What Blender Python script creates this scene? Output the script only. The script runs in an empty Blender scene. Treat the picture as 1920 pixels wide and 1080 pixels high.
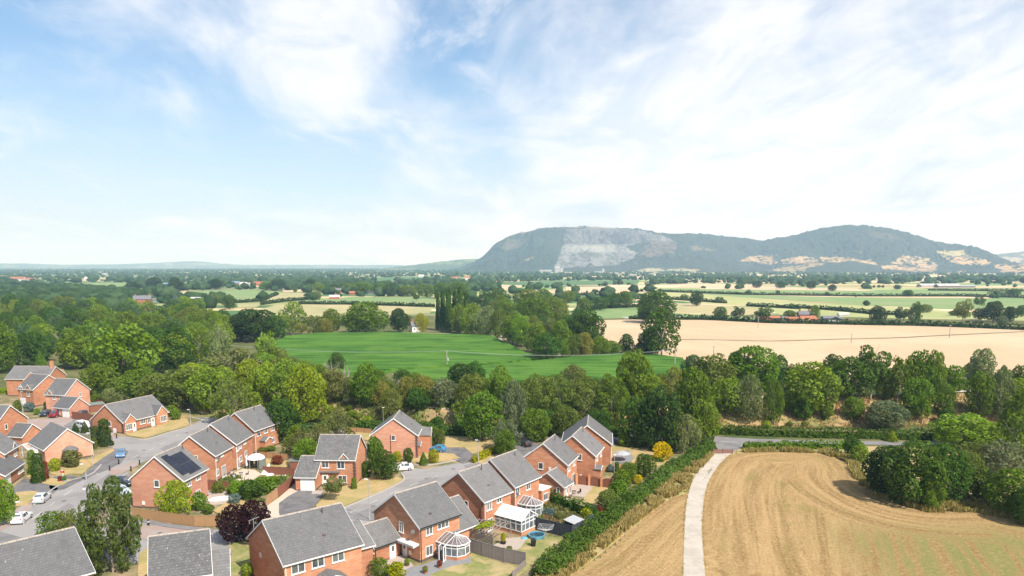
import bpy, bmesh, math, random
import numpy as np
from mathutils import Vector, Matrix
from mathutils.geometry import tessellate_polygon
R = math.radians
random.seed(7); rng = np.random.default_rng(7)
scn = bpy.context.scene
COL = scn.collection

# ------------------------------------------------------------------ camera
F, PPY, HOR, H = 1378.0, 720.0, 497.0, 39.0       # focal length / principal point in 1920x1080 units, eye height
PIT = math.atan((PPY - HOR) / F)
cd = bpy.data.cameras.new('camera'); cam = bpy.data.objects.new('camera', cd); COL.objects.link(cam)
cam.location = (0, 0, H); cam.rotation_euler = (math.pi / 2 - PIT, 0, 0)
cd.sensor_width = 36; cd.lens = 36 * F / 1920; cd.shift_y = (PPY - 540) / 1920
cd.clip_start = 1; cd.clip_end = 60000
scn.camera = cam

# ------------------------------------------------------------------ sun, sky, exposure
SUN_EL, SUN_AZ = R(47), R(140)                      # azimuth clockwise from +Y
sd = Vector((math.sin(SUN_AZ) * math.cos(SUN_EL), math.cos(SUN_AZ) * math.cos(SUN_EL), math.sin(SUN_EL)))
sl = bpy.data.lights.new('sun', 'SUN'); sun = bpy.data.objects.new('sun', sl); COL.objects.link(sun)
sl.energy = 4.9; sl.angle = R(0.55); sl.color = (1.0, 0.94, 0.85)
sun.rotation_euler = sd.to_track_quat('Z', 'Y').to_euler(); sun.location = (60, -60, 120)
scn.view_settings.view_transform = 'Standard'; scn.view_settings.look = 'None'
scn.view_settings.gamma = 1.0; scn.view_settings.use_curve_mapping = False
scn.view_settings.exposure = 0.52
scn.cycles.max_bounces = 6; scn.cycles.diffuse_bounces = 3; scn.cycles.transparent_max_bounces = 8
scn.cycles.volume_bounces = 1
scn.cycles.sample_clamp_indirect = 8

class NT:
    """tiny helper round a node tree"""
    def __init__(s, nt): s.nt = nt; s.n = nt.nodes; s.l = nt.links
    def new(s, t, **k):
        n = s.n.new(t)
        for a, b in k.items():
            if a.startswith('i_'): n.inputs[a[2:].replace('_', ' ')].default_value = b
            else: setattr(n, a, b)
        return n
    def link(s, a, b): s.l.new(a, b)
    def math(s, op, a, b=None, c=None):
        n = s.n.new('ShaderNodeMath'); n.operation = op
        for i, v in enumerate((a, b, c)):
            if v is None: continue
            if isinstance(v, (int, float)): n.inputs[i].default_value = v
            else: s.l.new(v, n.inputs[i])
        return n.outputs[0]
    def noise(s, vec, scale, detail=4, rough=.55, dist=0.):
        n = s.n.new('ShaderNodeTexNoise'); n.inputs['Scale'].default_value = scale
        n.inputs['Detail'].default_value = detail; n.inputs['Roughness'].default_value = rough
        n.inputs['Distortion'].default_value = dist
        if vec is not None: s.l.new(vec, n.inputs['Vector'])
        return n.outputs[0]
    def mapping(s, vec, scale=(1, 1, 1), rot=(0, 0, 0), loc=(0, 0, 0)):
        n = s.n.new('ShaderNodeMapping'); n.inputs['Scale'].default_value = scale
        n.inputs['Rotation'].default_value = rot; n.inputs['Location'].default_value = loc
        s.l.new(vec, n.inputs['Vector']); return n.outputs[0]
    def mix(s, fac, a, b, blend='MIX'):
        n = s.n.new('ShaderNodeMix'); n.data_type = 'RGBA'; n.blend_type = blend
        for i, v in ((0, fac), (6, a), (7, b)):
            if isinstance(v, (int, float)): n.inputs[i].default_value = v
            elif isinstance(v, tuple): n.inputs[i].default_value = (*v[:3], 1)
            else: s.l.new(v, n.inputs[i])
        return n.outputs[2]
    def ramp(s, v, lo, hi, a=0., b=1.):
        n = s.n.new('ShaderNodeMapRange'); n.interpolation_type = 'SMOOTHSTEP'
        n.inputs['From Min'].default_value = lo; n.inputs['From Max'].default_value = hi
        n.inputs['To Min'].default_value = a; n.inputs['To Max'].default_value = b
        s.l.new(v, n.inputs['Value']); return n.outputs[0]

w = bpy.data.worlds.new('World'); scn.world = w; w.use_nodes = True
N = NT(w.node_tree); N.n.clear()
sky = N.new('ShaderNodeTexSky', sky_type='NISHITA', sun_disc=False, sun_elevation=SUN_EL, sun_rotation=SUN_AZ,
            air_density=1.0, dust_density=.4, ozone_density=1.3, altitude=100)
tc = N.new('ShaderNodeTexCoord')
sep = N.new('ShaderNodeSeparateXYZ'); N.link(tc.outputs['Generated'], sep.inputs[0])
zc = N.math('MAXIMUM', sep.outputs[2], 0.0)
den = N.math('ADD', zc, 0.16)
cmb = N.new('ShaderNodeCombineXYZ')
N.link(N.math('DIVIDE', sep.outputs[0], den), cmb.inputs[0]); N.link(N.math('DIVIDE', sep.outputs[1], den), cmb.inputs[1])
P = cmb.outputs[0]
CL = (1.0, 1.0, 1.0)
# thin cirrus drawn out in two directions, warped; broad veils; heavier towards +X
v1 = N.mapping(P, (1.1, .62, 1), (0, 0, R(38)), (2.3, 1.1, 0))
n1 = N.noise(v1, 1.7, 8, .58, .5)
v2 = N.mapping(P, (.55, .42, 1), (0, 0, R(-25)), (4.2, 7.4, 3))
n2 = N.noise(v2, 1.0, 5, .5, .3)
v3 = N.mapping(P, (1.5, .8, 1), (0, 0, R(62)), (1.0, 3.0, 5))
n3 = N.noise(v3, 2.0, 8, .60, .7)
side = N.ramp(N.math('DIVIDE', sep.outputs[0], N.math('ADD', N.math('ABSOLUTE', sep.outputs[1]), .2)), -.75, .40, -.07, .12)
b1 = N.ramp(N.math('ADD', N.math('ADD', N.math('MULTIPLY', n1, .55), N.math('MULTIPLY', n2, .45)), side), .46, .64)
b2 = N.math('MULTIPLY', N.ramp(N.math('ADD', n3, side), .48, .80), N.ramp(n2, .36, .58, .2, .85))
veil = N.math('MULTIPLY', N.ramp(zc, 0.0, .30, .92, 0.05), N.ramp(N.math('ADD', n2, side), .3, .6, .85, 1.1))
blue = N.mix(1., sky.outputs[0], (.86, 1.14, 1.30), 'MULTIPLY')
low = N.mix(veil, blue, (6.2, 6.75, 7.7))
b1 = N.math('MULTIPLY', b1, N.ramp(n3, .34, .58, .62, 1.0))
bg_c = N.mix(N.math('MAXIMUM', N.math('MULTIPLY', b1, .93), b2), low, (8.7, 8.8, 9.2))
bg = N.new('ShaderNodeBackground'); N.link(bg_c, bg.inputs['Color']); bg.inputs['Strength'].default_value = 0.084
ow = N.new('ShaderNodeOutputWorld'); N.link(bg.outputs[0], ow.inputs['Surface'])

# ------------------------------------------------------------------ picture <-> place
def ray(px, py):
    x = (px - 960) / F; y = -(py - PPY) / F
    return np.array([x, math.cos(PIT) + y * math.sin(PIT), -math.sin(PIT) + y * math.cos(PIT)])
def at(px, py, z=0.):
    d = ray(px, py); t = (z - H) / d[2]
    return np.array([d[0] * t, d[1] * t, z])
def proj(x, y, z):
    z = z - H
    f = y * math.cos(PIT) - z * math.sin(PIT); u = y * math.sin(PIT) + z * math.cos(PIT)
    return 960 + F * x / f, PPY - F * u / f

# ------------------------------------------------------------------ object helpers
def tag(o, label=None, cat=None, group=None, kind=None):
    if label: o['label'] = label
    if cat: o['category'] = cat
    if group: o['group'] = group
    if kind: o['kind'] = kind
    return o
def link(name, me, parent=None, loc=None, rotz=None, scale=None):
    o = bpy.data.objects.new(name, me); COL.objects.link(o)
    if parent is not None: o.parent = parent
    if loc is not None: o.location = loc
    if rotz is not None: o.rotation_euler = (0, 0, rotz)
    if scale is not None: o.scale = scale
    return o
def empty(name, loc, rotz=0, **k):
    o = bpy.data.objects.new(name, None); COL.objects.link(o); o.location = loc; o.rotation_euler = (0, 0, rotz)
    o.empty_display_size = .3
    return tag(o, **k)
def mesh(name, vs, fs, mats, mi=None, smooth=False):
    me = bpy.data.meshes.new(name)
    if isinstance(vs, np.ndarray) and isinstance(fs, np.ndarray):
        nv, (nf, k) = len(vs), fs.shape
        me.vertices.add(nv); me.vertices.foreach_set('co', vs.astype(np.float32).ravel())
        me.loops.add(nf * k); me.loops.foreach_set('vertex_index', fs.astype(np.int32).ravel())
        me.polygons.add(nf); me.polygons.foreach_set('loop_start', np.arange(nf, dtype=np.int32) * k)
        me.polygons.foreach_set('loop_total', np.full(nf, k, dtype=np.int32))
        me.update(calc_edges=True)
    else:
        me.from_pydata([tuple(map(float, v)) for v in vs], [], [tuple(map(int, f)) for f in fs])
    for m in (mats if isinstance(mats, (list, tuple)) else [mats]): me.materials.append(m)
    if mi is not None: me.polygons.foreach_set('material_index', np.array(mi, dtype=np.int32))
    if smooth: me.polygons.foreach_set('use_smooth', np.ones(len(me.polygons), dtype=bool))
    me.update()
    return me
def fattr(me, name, vals, dom='FACE'):
    a = me.attributes.new(name, 'FLOAT', dom); a.data.foreach_set('value', np.asarray(vals, dtype=np.float32))
def cattr(me, name, vals):
    a = me.attributes.new(name, 'FLOAT_COLOR', 'POINT')
    v = np.ones((len(vals), 4), np.float32); v[:, :3] = vals; a.data.foreach_set('color', v.ravel())

class MB:
    """collects boxes, bars and prisms; build() links them as ONE mesh"""
    def __init__(s): s.v = []; s.f = []
    def add(s, vs, fs):
        b = len(s.v); s.v += [tuple(v) for v in vs]; s.f += [tuple(b + i for i in f) for f in fs]; return s
    def box(s, c, size, rz=0):
        cx, cy, cz = c; a, b, h = (q / 2 for q in size); co, si = math.cos(rz), math.sin(rz)
        vs = []
        for z in (-h, h):
            for x, y in ((-a, -b), (a, -b), (a, b), (-a, b)): vs.append((cx + x * co - y * si, cy + x * si + y * co, cz + z))
        return s.add(vs, [(3, 2, 1, 0), (4, 5, 6, 7), (0, 1, 5, 4), (1, 2, 6, 5), (2, 3, 7, 6), (3, 0, 4, 7)])
    def bar(s, p, q, wd, ht=None):
        ht = ht or wd; p = Vector(p); q = Vector(q); d = (q - p).normalized()
        a = d.cross(Vector((0, 0, 1)));
        if a.length < 1e-3: a = Vector((1, 0, 0))
        a.normalize(); b = a.cross(d); a = a * wd / 2; b = b * ht / 2
        vs = [p - a - b, p + a - b, p + a + b, p - a + b, q - a - b, q + a - b, q + a + b, q - a + b]
        return s.add(vs, [(3, 2, 1, 0), (4, 5, 6, 7), (0, 1, 5, 4), (1, 2, 6, 5), (2, 3, 7, 6), (3, 0, 4, 7)])
    def tube(s, p, q, r0, r1=None, n=8):
        r1 = r0 if r1 is None else r1; p = Vector(p); q = Vector(q); d = (q - p).normalized()
        a = d.cross(Vector((0, 0, 1)))
        if a.length < 1e-3: a = Vector((1, 0, 0))
        a.normalize(); b = d.cross(a); vs = []
        for c, r in ((p, r0), (q, r1)):
            for i in range(n):
                t = 2 * math.pi * i / n; vs.append(c + (a * math.cos(t) + b * math.sin(t)) * r)
        return s.add(vs, [tuple(range(n))[::-1], tuple(range(n, 2 * n))] + [(i, (i + 1) % n, n + (i + 1) % n, n + i) for i in range(n)])
    def lathe(s, prof, c=(0, 0, 0), n=12):
        b = []; vs = []
        for r, z in prof:
            for i in range(n):
                t = 2 * math.pi * i / n; vs.append((c[0] + r * math.cos(t), c[1] + r * math.sin(t), c[2] + z))
        fs = [(j * n + i, j * n + (i + 1) % n, (j + 1) * n + (i + 1) % n, (j + 1) * n + i) for j in range(len(prof) - 1) for i in range(n)]
        return s.add(vs, fs + [tuple(range(n))[::-1], tuple((len(prof) - 1) * n + i for i in range(n))])
    def slab(s, quad, t):
        """quad lying anywhere, thickened downward along its normal by t"""
        q = [Vector(v) for v in quad]; n = (q[1] - q[0]).cross(q[2] - q[0]).normalized()
        if n.z < 0: n = -n
        k = len(q); vs = q + [v - n * t for v in q]
        return s.add(vs, [tuple(range(k)), tuple(range(k, 2 * k))[::-1]] + [(i, k + i, k + (i + 1) % k, (i + 1) % k) for i in range(k)])
    def build(s, name, mat, parent=None, **k):
        me = mesh(name, s.v, s.f, mat)
        bm = bmesh.new(); bm.from_mesh(me); bmesh.ops.recalc_face_normals(bm, faces=bm.faces); bm.to_mesh(me); bm.free()
        return link(name, me, parent, **k)

# ------------------------------------------------------------------ materials
def base_mat(name, rough=.85, spec=.25):
    m = bpy.data.materials.new(name); m.use_nodes = True; N = NT(m.node_tree)
    b = N.n['Principled BSDF']; b.inputs['Roughness'].default_value = rough
    b.inputs['Specular IOR Level'].default_value = spec
    return m, N, b
def mat(name, c, rough=.85, c2=None, scale=2., detail=4, bump=0., spec=.25, metal=0., big=None, bigscale=.05, stretch=None, rot=0):
    m, N, b = base_mat(name, rough, spec); b.inputs['Metallic'].default_value = metal
    col = c
    if c2 is not None or bump or big is not None:
        tc = N.new('ShaderNodeTexCoord'); vec = tc.outputs['Object']
        if stretch: vec = N.mapping(vec, stretch, (0, 0, rot))
        n = N.noise(vec, scale, detail, .6)
        if c2 is not None: col = N.mix(N.ramp(n, .32, .68), c, c2)
        if big is not None:
            nb = N.noise(tc.outputs['Object'], bigscale, 4, .6, .4); col = N.mix(N.ramp(nb, .42, .66), col, big)
        if bump:
            bp = N.new('ShaderNodeBump'); bp.inputs['Strength'].default_value = bump; bp.inputs['Distance'].default_value = .1
            N.link(n, bp.inputs['Height']); N.link(bp.outputs[0], b.inputs['Normal'])
    if isinstance(col, tuple): b.inputs['Base Color'].default_value = (*col, 1)
    else: N.link(col, b.inputs['Base Color'])
    return m

def brick_mat(name, c1, c2, c3, mortar=(.42, .34, .28)):
    m, N, b = base_mat(name, .9, .2)
    tc = N.new('ShaderNodeTexCoord'); sp = N.new('ShaderNodeSeparateXYZ'); N.link(tc.outputs['Object'], sp.inputs[0])
    cb = N.new('ShaderNodeCombineXYZ'); N.link(N.math('ADD', sp.outputs[0], sp.outputs[1]), cb.inputs[0]); N.link(sp.outputs[2], cb.inputs[1])
    br = N.new('ShaderNodeTexBrick'); N.link(cb.outputs[0], br.inputs['Vector'])
    br.inputs['Color1'].default_value = (*c1, 1); br.inputs['Color2'].default_value = (*c2, 1); br.inputs['Mortar'].default_value = (*mortar, 1)
    br.inputs['Scale'].default_value = 1.0; br.inputs['Mortar Size'].default_value = .008; br.inputs['Brick Width'].default_value = .45; br.inputs['Row Height'].default_value = .15
    n = N.noise(N.mapping(tc.outputs['Object'], (.5, .5, 1.6)), 1.3, 6, .68)
    col = N.mix(N.ramp(n, .38, .7), br.outputs[0], c3)
    n4 = N.noise(N.mapping(tc.outputs['Object'], (1.2, 1.2, 7)), 1.6, 4, .7)
    col = N.mix(N.ramp(n4, .5, .8, 0, .55), col, (.55, .36, .27))
    n2 = N.noise(tc.outputs['Object'], .25, 3, .5)
    col = N.mix(N.ramp(n2, .35, .7, 0, .22), col, (.10, .05, .04))
    oi = N.new('ShaderNodeObjectInfo'); col = N.mix(1., col, N.mix(oi.outputs['Random'], (.86, .84, .82), (1.14, 1.2, 1.2)), 'MULTIPLY')
    N.link(col, b.inputs['Base Color']); return m

def roof_mat(name, c1, c2, lich=(.30, .29, .24), la=.25):
    m, N, b = base_mat(name, .8, .3)
    tc = N.new('ShaderNodeTexCoord'); sp = N.new('ShaderNodeSeparateXYZ'); N.link(tc.outputs['Object'], sp.inputs[0])
    cb = N.new('ShaderNodeCombineXYZ'); N.link(sp.outputs[0], cb.inputs[0]); N.link(sp.outputs[2], cb.inputs[1])
    br = N.new('ShaderNodeTexBrick'); N.link(cb.outputs[0], br.inputs['Vector'])
    br.inputs['Color1'].default_value = (*c1, 1); br.inputs['Color2'].default_value = (*c2, 1)
    br.inputs['Mortar'].default_value = (c1[0] * .8, c1[1] * .8, c1[2] * .8, 1)
    br.inputs['Scale'].default_value = 1; br.inputs['Mortar Size'].default_value = .018; br.inputs['Brick Width'].default_value = .33; br.inputs['Row Height'].default_value = .2
    n = N.noise(tc.outputs['Object'], .9, 6, .65)
    col = N.mix(N.ramp(n, .45, .75, 0, .5), br.outputs[0], tuple(x * .62 for x in c1))
    n2 = N.noise(tc.outputs['Object'], 3.5, 5, .7); col = N.mix(N.ramp(n2, .56, .74, 0, la), col, lich)
    vo = N.new('ShaderNodeTexVoronoi'); vo.inputs['Scale'].default_value = .8; N.link(tc.outputs['Object'], vo.inputs['Vector'])
    col = N.mix(N.ramp(vo.outputs['Distance'], .03, .07, .7, 0), col, (.62, .6, .55))
    oi = N.new('ShaderNodeObjectInfo'); col = N.mix(1., col, N.mix(oi.outputs['Random'], (.84, .84, .85), (1.2, 1.18, 1.15)), 'MULTIPLY')
    n5 = N.noise(N.mapping(tc.outputs['Object'], (2.2, .5, .5)), 1., 5, .7); col = N.mix(N.ramp(n5, .52, .75, 0, .4), col, (.085, .082, .08))
    N.link(col, b.inputs['Base Color'])
    bp = N.new('ShaderNodeBump'); bp.inputs['Strength'].default_value = .5; bp.inputs['Distance'].default_value = .03
    N.link(br.outputs['Fac'], bp.inputs['Height']); bp.invert = True; N.link(bp.outputs[0], b.inputs['Normal'])
    return m

def leaf_mat(name='leaves', trans=.3):
    """leaf colour = the object's own colour, varied from leaf clump to leaf clump and from tree to tree"""
    m = bpy.data.materials.new(name); m.use_nodes = True; N = NT(m.node_tree); N.n.clear()
    oi = N.new('ShaderNodeObjectInfo'); at_ = N.new('ShaderNodeAttribute', attribute_name='tone')
    hs = N.new('ShaderNodeHueSaturation'); N.link(oi.outputs['Color'], hs.inputs['Color'])
    N.link(N.math('ADD', N.math('MULTIPLY', at_.outputs['Fac'], 1.15), .45), hs.inputs['Value'])
    N.link(N.math('ADD', N.math('MULTIPLY', oi.outputs['Random'], .03), .485), hs.inputs['Hue'])
    N.link(N.math('SUBTRACT', 1.22, N.math('MULTIPLY', at_.outputs['Fac'], .25)), hs.inputs['Saturation'])
    d = N.new('ShaderNodeBsdfDiffuse'); t = N.new('ShaderNodeBsdfTranslucent')
    N.link(hs.outputs[0], d.inputs['Color'])
    g = N.new('ShaderNodeGamma'); g.inputs[1].default_value = .92; N.link(hs.outputs[0], g.inputs[0]); N.link(g.outputs[0], t.inputs['Color'])
    mx = N.new('ShaderNodeMixShader'); mx.inputs[0].default_value = trans; N.link(d.outputs[0], mx.inputs[1]); N.link(t.outputs[0], mx.inputs[2])
    o = N.new('ShaderNodeOutputMaterial'); N.link(mx.outputs[0], o.inputs['Surface']); return m

def attr_mat(name, rough=.95, noise=.25, scale=.02, attr='Col', bump=0):
    m, N, b = base_mat(name, rough, .1)
    a = N.new('ShaderNodeAttribute', attribute_name=attr); tc = N.new('ShaderNodeTexCoord')
    n = N.noise(tc.outputs['Object'], scale, 6, .65)
    col = N.mix(1., a.outputs['Color'], N.mix(n, (1 - noise,) * 3, (1 + noise,) * 3), 'MULTIPLY')
    N.link(col, b.inputs['Base Color'])
    if bump:
        bp = N.new('ShaderNodeBump'); bp.inputs['Strength'].default_value = 1; bp.inputs['Distance'].default_value = bump
        N.link(n, bp.inputs['Height']); N.link(bp.outputs[0], b.inputs['Normal'])
    return m

M = {}
M['brick'] = brick_mat('red_brick', (.46, .155, .07), (.54, .215, .105), (.58, .30, .18))
M['brick_pink'] = brick_mat('pink_brick', (.55, .22, .135), (.60, .275, .18), (.64, .34, .24))
M['plinth'] = mat('blue_brick', (.10, .075, .07), .9, (.16, .1, .08), 3)
M['roof'] = roof_mat('grey_tiles', (.135, .135, .138), (.165, .165, .168))
M['roof_old'] = roof_mat('weathered_tiles', (.105, .105, .108), (.15, .15, .15), (.38, .37, .30), .55)
M['ridge'] = mat('ridge_tile', (.44, .38, .31), .9, (.25, .22, .2), 6)
M['white'] = mat('white_upvc', (.80, .80, .79), .4, (.72, .72, .70), .8, spec=.5)
M['white_matt'] = mat('white_canvas', (.84, .84, .82), .7, (.78, .77, .74), .6)
M['black'] = mat('black_plastic', (.02, .02, .02), .5)
M['glass'] = mat('window_glass', (.035, .045, .055), .06, (.14, .15, .15), .5, spec=.9)
M['cglass'] = mat('conservatory_glass', (.09, .11, .13), .05, (.22, .24, .25), 1.2, spec=.9)
M['croof'] = mat('tinted_roof_glass', (.13, .10, .10), .1, (.2, .17, .17), 2., spec=.8)
M['asphalt'] = mat('road_asphalt', (.27, .255, .25), .95, (.31, .295, .285), 8, 6, big=(.23, .215, .21), bigscale=.12, bump=.1)
M['asphalt2'] = mat('footway_asphalt', (.20, .19, .19), .95, (.24, .23, .225), 9, 6, big=(.16, .155, .155), bigscale=.3)
M['drive'] = mat('driveway_asphalt', (.155, .148, .15), .95, (.19, .18, .18), 9, 6, big=(.12, .115, .12), bigscale=.4)
M['blockpave'] = mat('block_paving', (.36, .25, .21), .95, (.30, .23, .2), 5, 6, big=(.33, .29, .27), bigscale=.3)
M['concrete'] = mat('concrete', (.50, .445, .38), .95, (.44, .39, .33), .9, 7, big=(.40, .35, .29), bigscale=.35)
M['oil'] = mat('iron_cover', (.13, .12, .115), .8, (.17, .16, .15), 5)
M['patch'] = mat('asphalt_patch', (.20, .19, .187), .95, (.235, .222, .218), 7, 5)
M['kerb'] = mat('kerbstone', (.42, .39, .36), .95, (.34, .32, .3), 4)
M['paving'] = mat('paving_slabs', (.44, .36, .30), .95, (.36, .31, .27), 3, 6)
M['slate_pave'] = mat('slate_paving', (.20, .20, .215), .9, (.25, .25, .26), 3)
M['dry'] = mat('dry_lawn', (.47, .335, .165), 1, (.36, .27, .12), 2.2, 6, big=(.30, .26, .10), bigscale=.25, bump=.3)
M['lawn'] = mat('patchy_lawn', (.16, .20, .055), 1, (.26, .24, .09), 1.6, 6, big=(.40, .31, .16), bigscale=.32, bump=.3)
M['garden'] = mat('garden_ground', (.22, .18, .09), 1, (.10, .12, .04), 1.2, 6, big=(.33, .25, .15), bigscale=.2)
M['gravel'] = mat('pale_gravel', (.58, .48, .39), 1, (.48, .39, .31), 6, 6)
M['soil'] = mat('soil', (.14, .09, .06), 1, (.2, .14, .1), 3)
M['fence_dark'] = mat('stained_timber', (.20, .075, .045), .85, (.26, .11, .07), 4, stretch=(6, 6, .5))
M['fence_tan'] = mat('tan_timber', (.42, .25, .12), .85, (.33, .2, .1), 4, stretch=(6, 6, .6))
M['fence_grey'] = mat('weathered_timber', (.27, .235, .215), .9, (.20, .17, .155), 4, stretch=(6, 6, .6))
M['fence_slate'] = mat('slate_grey_timber', (.045, .05, .06), .8, (.06, .065, .075), 2)
M['bark'] = mat('bark', (.16, .13, .10), .95, (.09, .07, .055), 5)
M['bark_pale'] = mat('bleached_bark', (.42, .37, .31), .95, (.30, .26, .22), 3)
M['leaf'] = leaf_mat('leaves', .38)
M['line'] = mat('road_paint', (.62, .61, .58), .8, (.5, .49, .47), 3)
M['metal'] = mat('galvanised_steel', (.55, .56, .56), .45, (.48, .49, .5), 2, metal=.4)
M['red'] = mat('red_paint', (.45, .03, .03), .5)
M['pool'] = mat('pool_liner', (.10, .33, .48), .4, (.14, .38, .52), 1)
M['water'] = mat('water', (.03, .08, .11), .05, spec=.6)
M['solar'] = mat('solar_glass', (.012, .015, .028), .22, (.02, .024, .04), .5, spec=.25)
M['terracotta'] = mat('terracotta', (.42, .17, .09), .85)
M['navy'] = mat('navy_cloth', (.03, .05, .13), .8)
M['sage'] = mat('grey_felt', (.20, .22, .20), .9, (.15, .17, .15), 2)

# ------------------------------------------------------------------ noise in numpy
def vnoise(x, y, seed=0):
    def h(i, j):
        n = (i.astype(np.int64) * 374761393 + j.astype(np.int64) * 668265263 + seed * 1442695041) & 0xffffffff
        n = ((n ^ (n >> 13)) * 1274126177) & 0xffffffff
        return ((n ^ (n >> 16)) & 0xffff) / 65535.
    xi = np.floor(x); yi = np.floor(y); fx = x - xi; fy = y - yi
    fx = fx * fx * (3 - 2 * fx); fy = fy * fy * (3 - 2 * fy)
    a = h(xi, yi); b = h(xi + 1, yi); c = h(xi, yi + 1); d = h(xi + 1, yi + 1)
    return a * (1 - fx) * (1 - fy) + b * fx * (1 - fy) + c * (1 - fx) * fy + d * fx * fy
def fbm(x, y, seed=0, o=4):
    s = 0; a = .5; t = 0
    for k in range(o): s = s + a * vnoise(x * 2 ** k, y * 2 ** k, seed + k); t += a; a *= .55
    return s / t
def inpoly(px, py, poly):
    ins = np.zeros(np.shape(px), bool); n = len(poly)
    for i in range(n):
        x1, y1 = poly[i]; x2, y2 = poly[(i + 1) % n]
        if y1 == y2: continue
        c = ((y1 > py) != (y2 > py)) & (px < (x2 - x1) * (py - y1) / (y2 - y1) + x1); ins ^= c
    return ins
def sst(a, b, x): t = np.clip((x - a) / (b - a), 0, 1); return t * t * (3 - 2 * t)
# ------------------------------------------------------------------ ground
EMB = [(300, 722, 3.0, 782), (500, 738, 3.5, 786), (610, 748, 3.5, 789), (700, 757, 3.5, 793), (860, 769, 3.5, 797), (1000, 771, 3.5, 801), (1100, 769, 3.7, 802),
       (1200, 764, 4, 803), (1320, 757, 4.5, 803), (1400, 748, 5, 802), (1500, 744, 5, 800), (1600, 742, 5, 799), (1700, 740, 5, 797), (1800, 736, 5, 793), (2000, 730, 5, 788), (2400, 718, 5, 780)]
_c = np.array([at(a, b, z) for a, b, z, f in EMB]); _f = np.array([at(a, f, 0) for a, b, z, f in EMB])
def T(x, y):
    """ground height of the village and its railway-like bank"""
    x = np.asarray(x, float); y = np.asarray(y, float)
    yc = np.interp(x, _c[:, 0], _c[:, 1]); zc = np.interp(x, _c[:, 0], _c[:, 2]); yf = np.interp(x, _f[:, 0], _f[:, 1])
    t = np.clip((y - yf) / np.maximum(yc - 1.6 - yf, 1), 0, 1); b = np.clip((yc + 1.6 + 9 - y) / 9, 0, 1)
    z = zc * np.minimum(t, b)
    ed = np.clip((x - _c[0, 0]) / 40, 0, 1)
    return z * ed
def gp(px, py):
    for z in np.arange(5.2, 0, -.1):
        p = at(px, py, z)
        if T(p[0], p[1]) >= z - .05: return np.array([p[0], p[1], float(T(p[0], p[1]))])
    return at(px, py, 0)
def pix(x, y): return gp(x, y)

def sheet(name, pts, z, m, world=False, t=0., kind='structure', **k):
    P3 = [tuple(p[:2]) if world else tuple(at(*p)[:2]) for p in pts]
    tri = tessellate_polygon([[Vector((x, y, 0)) for x, y in P3]])
    n = len(P3); vs = [(x, y, z) for x, y in P3]; fs = []
    for a, b, c in tri:
        A, B, C = P3[a], P3[b], P3[c]
        cr = (B[0] - A[0]) * (C[1] - A[1]) - (B[1] - A[1]) * (C[0] - A[0])
        fs.append((a, b, c) if cr > 0 else (a, c, b))
    if t:
        vs += [(x, y, z - t) for x, y in P3]; fs += [(i, n + i, n + (i + 1) % n, (i + 1) % n) for i in range(n)]
    me = mesh(name, vs, fs, m); return tag(link(name, me), kind=kind, **k)
def spline(pts, n=6):
    p = [np.array(q, float) for q in pts]; out = []
    for i in range(len(p) - 1):
        a = p[max(i - 1, 0)]; b = p[i]; c = p[i + 1]; d = p[min(i + 2, len(p) - 1)]
        for k in range(n):
            t = k / n; out.append(.5 * ((2 * b) + (c - a) * t + (2 * a - 5 * b + 4 * c - d) * t * t + (3 * b - a - 3 * c + d) * t ** 3))
    out.append(p[-1]); return out
def ribbon(name, pts, width, z, m, t=0., kind='structure', world=True, **k):
    """strip along world points"""
    P3 = [np.array(q[:2], float) for q in pts]; L = []; Rr = []
    for i, p in enumerate(P3):
        d = P3[min(i + 1, len(P3) - 1)] - P3[max(i - 1, 0)]; d /= max(np.linalg.norm(d), 1e-6); nrm = np.array([-d[1], d[0]])
        wd = width[i] if hasattr(width, '__len__') else width
        L.append(p + nrm * wd / 2); Rr.append(p - nrm * wd / 2)
    zz = lambda p: float(T(*p)) + z
    n = len(P3); vs = [(*p, zz(p)) for p in L] + [(*p, zz(p)) for p in Rr]
    fs = [(n + i, n + i + 1, i + 1, i) for i in range(n - 1)]
    if t:
        vs += [(v[0], v[1], v[2] - t) for v in vs]; m2 = 2 * n
        fs += [(i, i + 1, m2 + i + 1, m2 + i) for i in range(n - 1)] + [(n + i + 1, n + i, m2 + n + i, m2 + n + i + 1) for i in range(n - 1)]
    return tag(link(name, mesh(name, vs, fs, m)), kind=kind, **k)

# the ground: one sheet to the horizon, rough dark grassland near, mixed farmland colours far
m, NN, b = base_mat('ground', 1, .05); tc_ = NN.new('ShaderNodeTexCoord'); V = tc_.outputs['Object']
n1_ = NN.noise(V, .35, 6, .65); n2_ = NN.noise(V, .03, 5, .6)
c_ = NN.mix(NN.ramp(n1_, .35, .65), (.055, .085, .028), (.13, .14, .05)); c_ = NN.mix(NN.ramp(n2_, .4, .62, 0, .6), c_, (.21, .18, .09))
NN.link(c_, b.inputs['Base Color']); M['ground'] = m
ang = [2 * math.pi * i / 96 for i in range(96)]; RR = [15, 60, 180, 500, 1500, 4000, 9000, 15000]
vs = [(0, 0, 0)] + [(r * math.cos(a), r * math.sin(a), 0) for r in RR for a in ang]
fs = [(0, 1 + i, 1 + (i + 1) % 96) for i in range(96)] + [(1 + j * 96 + i, 1 + (j + 1) * 96 + i, 1 + (j + 1) * 96 + (i + 1) % 96, 1 + j * 96 + (i + 1) % 96) for j in range(len(RR) - 1) for i in range(96)]
tag(link('ground', mesh('ground', vs, fs, M['ground'])), kind='structure')

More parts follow.
